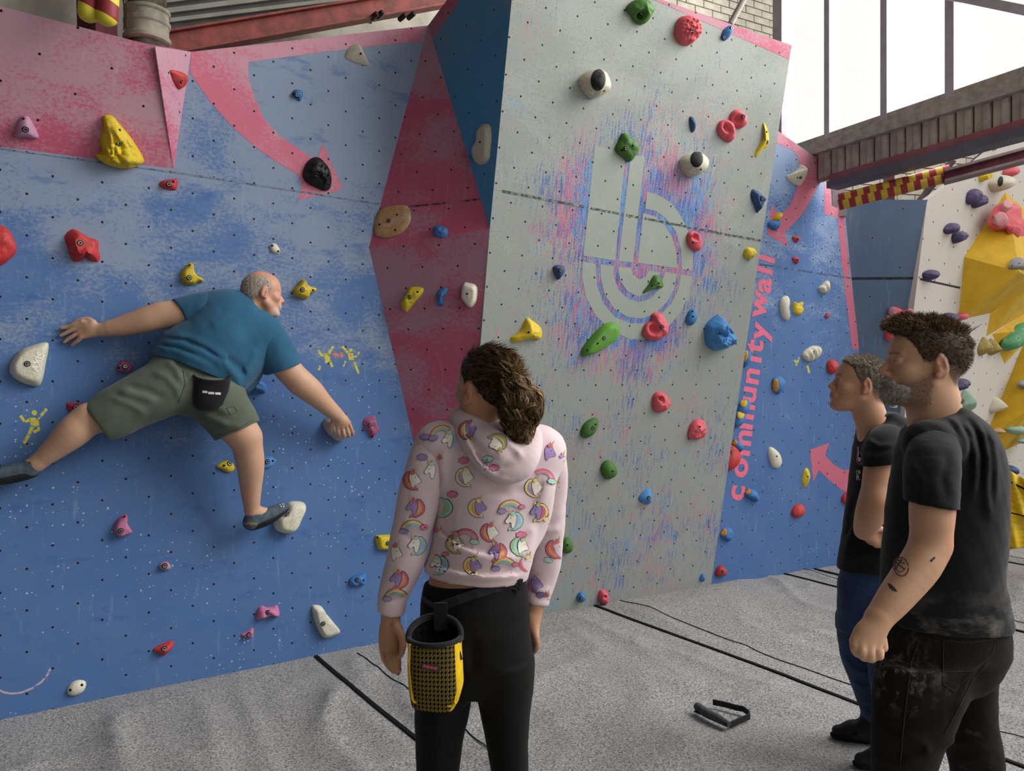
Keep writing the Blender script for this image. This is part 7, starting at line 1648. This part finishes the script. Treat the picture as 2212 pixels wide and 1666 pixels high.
# shorts
J = Sdf(.006, .04)
J.chain([W(385, 800, .225), W(420, 830, .23), W(470, 845, .235)], [52*PX, 60*PX, 50*PX], k=.05, **FN)
J.chain([W(375, 830, .225), W(300, 865, .215), W(225, 905, .20)], [56*PX, 48*PX, 44*PX], k=.04); J.chain([W(455, 850, .24), W(492, 895, .265), W(525, 950, .275)], [54*PX, 48*PX, 42*PX], k=.04)
def shem(P):
    x, y = CX+F_PX*P[:, 0]/P[:, 1], CY-F_PX*(P[:, 2]-EYE)/P[:, 1]
    a = (-(x-196)*.93+(y-880)*-.0)*.0; l1 = ((196-x)*.42+(y-880)*.0)
    # left leg: line (195,880)-(292,922); right leg: line (468,950)-(552,914)
    d1 = ((292-195)*(y-880)-(922-880)*(x-195))/105.7; d2 = ((552-468)*(y-950)-(914-950)*(x-468))/91.4
    left = x < 400; return np.where(left, np.where(x < 330, d1+0*(x), -50), np.where(x > 440, d2, -50))*.0024
def top_(P):
    x, y = CX+F_PX*P[:, 0]/P[:, 1], CY-F_PX*(P[:, 2]-EYE)/P[:, 1]; return (np.interp(x, [300, 330, 430, 520, 560], [752, 760, 770, 800, 850])-y)*.0024
def shem2(P):
    x, y = CX+F_PX*P[:, 0]/P[:, 1], CY-F_PX*(P[:, 2]-EYE)/P[:, 1]
    # each leg opening is a cut across the leg, seen nearly edge-on
    l = -((x-195)*(.40)-(y-880)*(.92)); l = ((x-243)*(-.80)+(y-900)*.60)-22+0*l
    r = ((x-510)*.42+(y-932)*.91)
    return np.where(x < 360, l-14, np.where(x > 430, r, -60))*.0024
J.limit(shem2); J.limit(top_)
J.cap(W(240, 897, .20), W(170, 935, .19), 36*PX, 36*PX, k=.004, op='s'); J.cap(W(518, 936, .275), W(545, 985, .27), 35*PX, 35*PX, k=.004, op='s')
J.disp(folds([(.008, Zc((930, 1000), (1080, 1060), (1180, 1180), (1200, 1280))), (.008, Zc((640, 1180), (820, 1230), (1000, 1290))), (.007, Zc((560, 1240), (760, 1310), (900, 1400))), (-.007, Zc((700, 1130), (900, 1180), (1080, 1260))), (.008, Zc((1290, 1300), (1450, 1420), (1640, 1500), (1800, 1500))), (-.007, Zc((1300, 1350), (1460, 1470), (1600, 1540))), (.007, Zc((1330, 1180), (1480, 1300), (1700, 1420))), (.008, Zc((1080, 900), (1160, 980), (1220, 1100))), (-.007, Zc((1150, 900), (1230, 1000), (1280, 1110)))], .008, 8, 5.0)); J.disp(lambda P: .0025*sinn(P, 30, 121)+.0008*sinn(P, 120, 122))
sh4 = J.build('shorts', M_SHORT, ck); bsh = bvh(sh4)
decal('cargo_pocket', bsh, [([(500, 898), (528, 886), (541, 912), (546, 922), (512, 934), (505, 915)], M_SHORT)], sh4, 8); decal('pocket_flap', bsh, [([(489, 882), (505, 878), (512, 890), (498, 896)], M_SHORT)], sh4, 8)
for ln in ([(500, 898), (528, 886), (541, 912), (546, 922)], [(500, 898), (505, 915), (512, 934)], [(489, 882), (505, 878), (512, 890), (498, 896), (489, 882)], [(330, 770), (352, 782), (372, 792)]): stitched('pocket_seam', sh4, bsh, ln, .0016, .001, plain('olive_seam', '#3c4139', .8))
stitched('hem_seam', sh4, bsh, [(470, 941), (510, 928), (546, 908)], .0018, .001, plain('olive_thread', '#454a42', .8)); stitched('back_seam', sh4, bsh, [(395, 800), (400, 830), (385, 870)], .0016, .001, plain('olive_thread_dark', '#3a3f38', .8))
# climbing shoes
M_CSH = plain('blue_grey_suede', '#4d5a66', .8, .2, .2, 40); M_RUB = plain('black_climbing_rubber', '#20211f', .55, .3, .2, 50); M_TAB = plain('dark_pull_tab', '#2a2a1e', .8)
for heel, mid, toe, ank in ((W(66, 1012, .11), W(20, 1022, .10), W(-32, 1034, .10), W(74, 1000, .12)), (W(543, 1128, .15), W(578, 1114, .15), W(613, 1096, .135), W(546, 1112, .16))):
    F = Sdf(.0042, .02); F.chain([heel, mid, toe], [.040, .040, .027], k=.03); F.cap(heel, ank, .040, .038, k=.02); F.cap(ank, ank+np.array((0, 0, .06)), .034, .036, k=.004, op='s'); sh = F.build('shoe', M_CSH, ck)
    ax = (toe-heel)/np.linalg.norm(toe-heel); dn = np.array((0, 0, -1.)); dn = dn-ax*(dn@ax); dn /= np.linalg.norm(dn)
    R_ = Sdf(.0042, .012); R_.chain([heel+dn*.006, mid+dn*.008, toe+dn*.004], [.0405, .0405, .0285], k=.03); mcut = heel+dn*.010; R_.cut(mcut, -dn); R_.build('rubber_sole', M_RUB, sh)
    for s_ in (-1, 1):
        b_ = ank+NL*.030*s_+np.array((0, 0, .022))-ax*.016; mesh('pull_tab', *box_data(b_, ax*.8+np.array((0, 0, .2)), NL, np.array((0, 0, 1))-ax*.25, .015, .004, .05), M_TAB, sh)
    bs = bvh(sh)
    if toe[0] > -1.6:
        decal('strap', bs, [([(562, 1096), (570, 1092), (577, 1112), (572, 1121), (564, 1122)], plain('grey_strap', '#6d6f70', .7))], sh, 6); decal('strap', bs, [([(580, 1092), (590, 1086), (597, 1098), (588, 1104)], plain('grey_strap_dark', '#565a5e', .7))], sh, 6)
        M_CHP = plain('chipped_white', '#c9c5b8', .8)
        decal('toe_dots', bs, [(disc(x, y, 1.4, 6), M_CHP) for x, y in ((604, 1087), (608, 1085), (612, 1085), (605, 1091), (610, 1090), (613, 1090), (607, 1095), (612, 1095))], sh, 6)
        V, Fc = text_flat('LA SPORTIVA'); k_ = 28/max(v.x for v in V); pts = on_surface(bs, [(527+v.x*k_, 1133-v.y*k_*1.5+v.x*k_*.05) for v in V], .0015)
        if pts: mesh('heel_lettering', pts, Fc, plain('yellow_print', '#b59b3e', .8), sh)
# chalk bag
YCB = W(458, 845, .39); cb = empty('chalk_bag', YCB, 'small black chalk bag with white lettering on the climber\'s waist', 'chalk bag')
cbn = NL; cu = DLn; cz = np.array((0, 0, 1.)); V, Fc = [], []; n = 36; rows = [(810, 40, .0), (818, 38, 0), (850, 36, 0), (875, 33, .0), (886, 24, .0)]
cen = lambda y: np.array(PL.hit(459-(y-810)*.10, y, .355))
for y, r, _ in rows:
    for k in range(n): t = 2*math.pi*k/n; V.append(cen(y)+cu*r*PX*.98*math.cos(t)+cbn*r*PX*.62*math.sin(t)+cz*(-.030*math.sin(t)*(1 if y < 815 else .5 if y < 830 else 0)))
for i in range(len(rows)-1): Fc += [(i*n+k, i*n+(k+1) % n, (i+1)*n+(k+1) % n, (i+1)*n+k) for k in range(n)]
Fc.append(tuple((len(rows)-1)*n+k for k in range(n))); o = mesh('bag_body', V, Fc, M_CBK, cb, smooth=True); fix(o.data)
rim = [Vector(cen(811)+cu*38*PX*.95*math.cos(t)+cbn*38*PX*.58*math.sin(t)+cz*(-.030*math.sin(t))) for t in np.linspace(0, 6.283, 37)]; tube('rim', rim, .007, M_CBK, cb, seg=8)
V, Fc = [], []; c_ = sum(rim[:-1], Vector())/36
for i, (k_, dz) in enumerate(((.95, 0), (.9, -.03), (.6, -.06), (.05, -.065))):
    V += [c_+(p-c_)*k_+Vector((0, 0, dz)) for p in rim[:-1]]
    if i: Fc += [((i-1)*36+k, (i-1)*36+(k+1) % 36, i*36+(k+1) % 36, i*36+k) for k in range(36)]
mesh('lining', V, Fc, plain('grey_fleece', '#2f3033', .95, .05, .3, 90), cb, smooth=True)
ob = BVHTree.FromPolygons([tuple(v.co+ORG[o]) for v in o.data.vertices], [tuple(p.vertices) for p in o.data.polygons])
decal('lettering', ob, [([(x, y), (x+w_, y+.6), (x+w_, y+5.6), (x, y+5)], M_PRW) for x, y, w_ in ((437, 844, 11), (449.5, 846.5, 13), (464.5, 847.5, 12))], cb, 6)
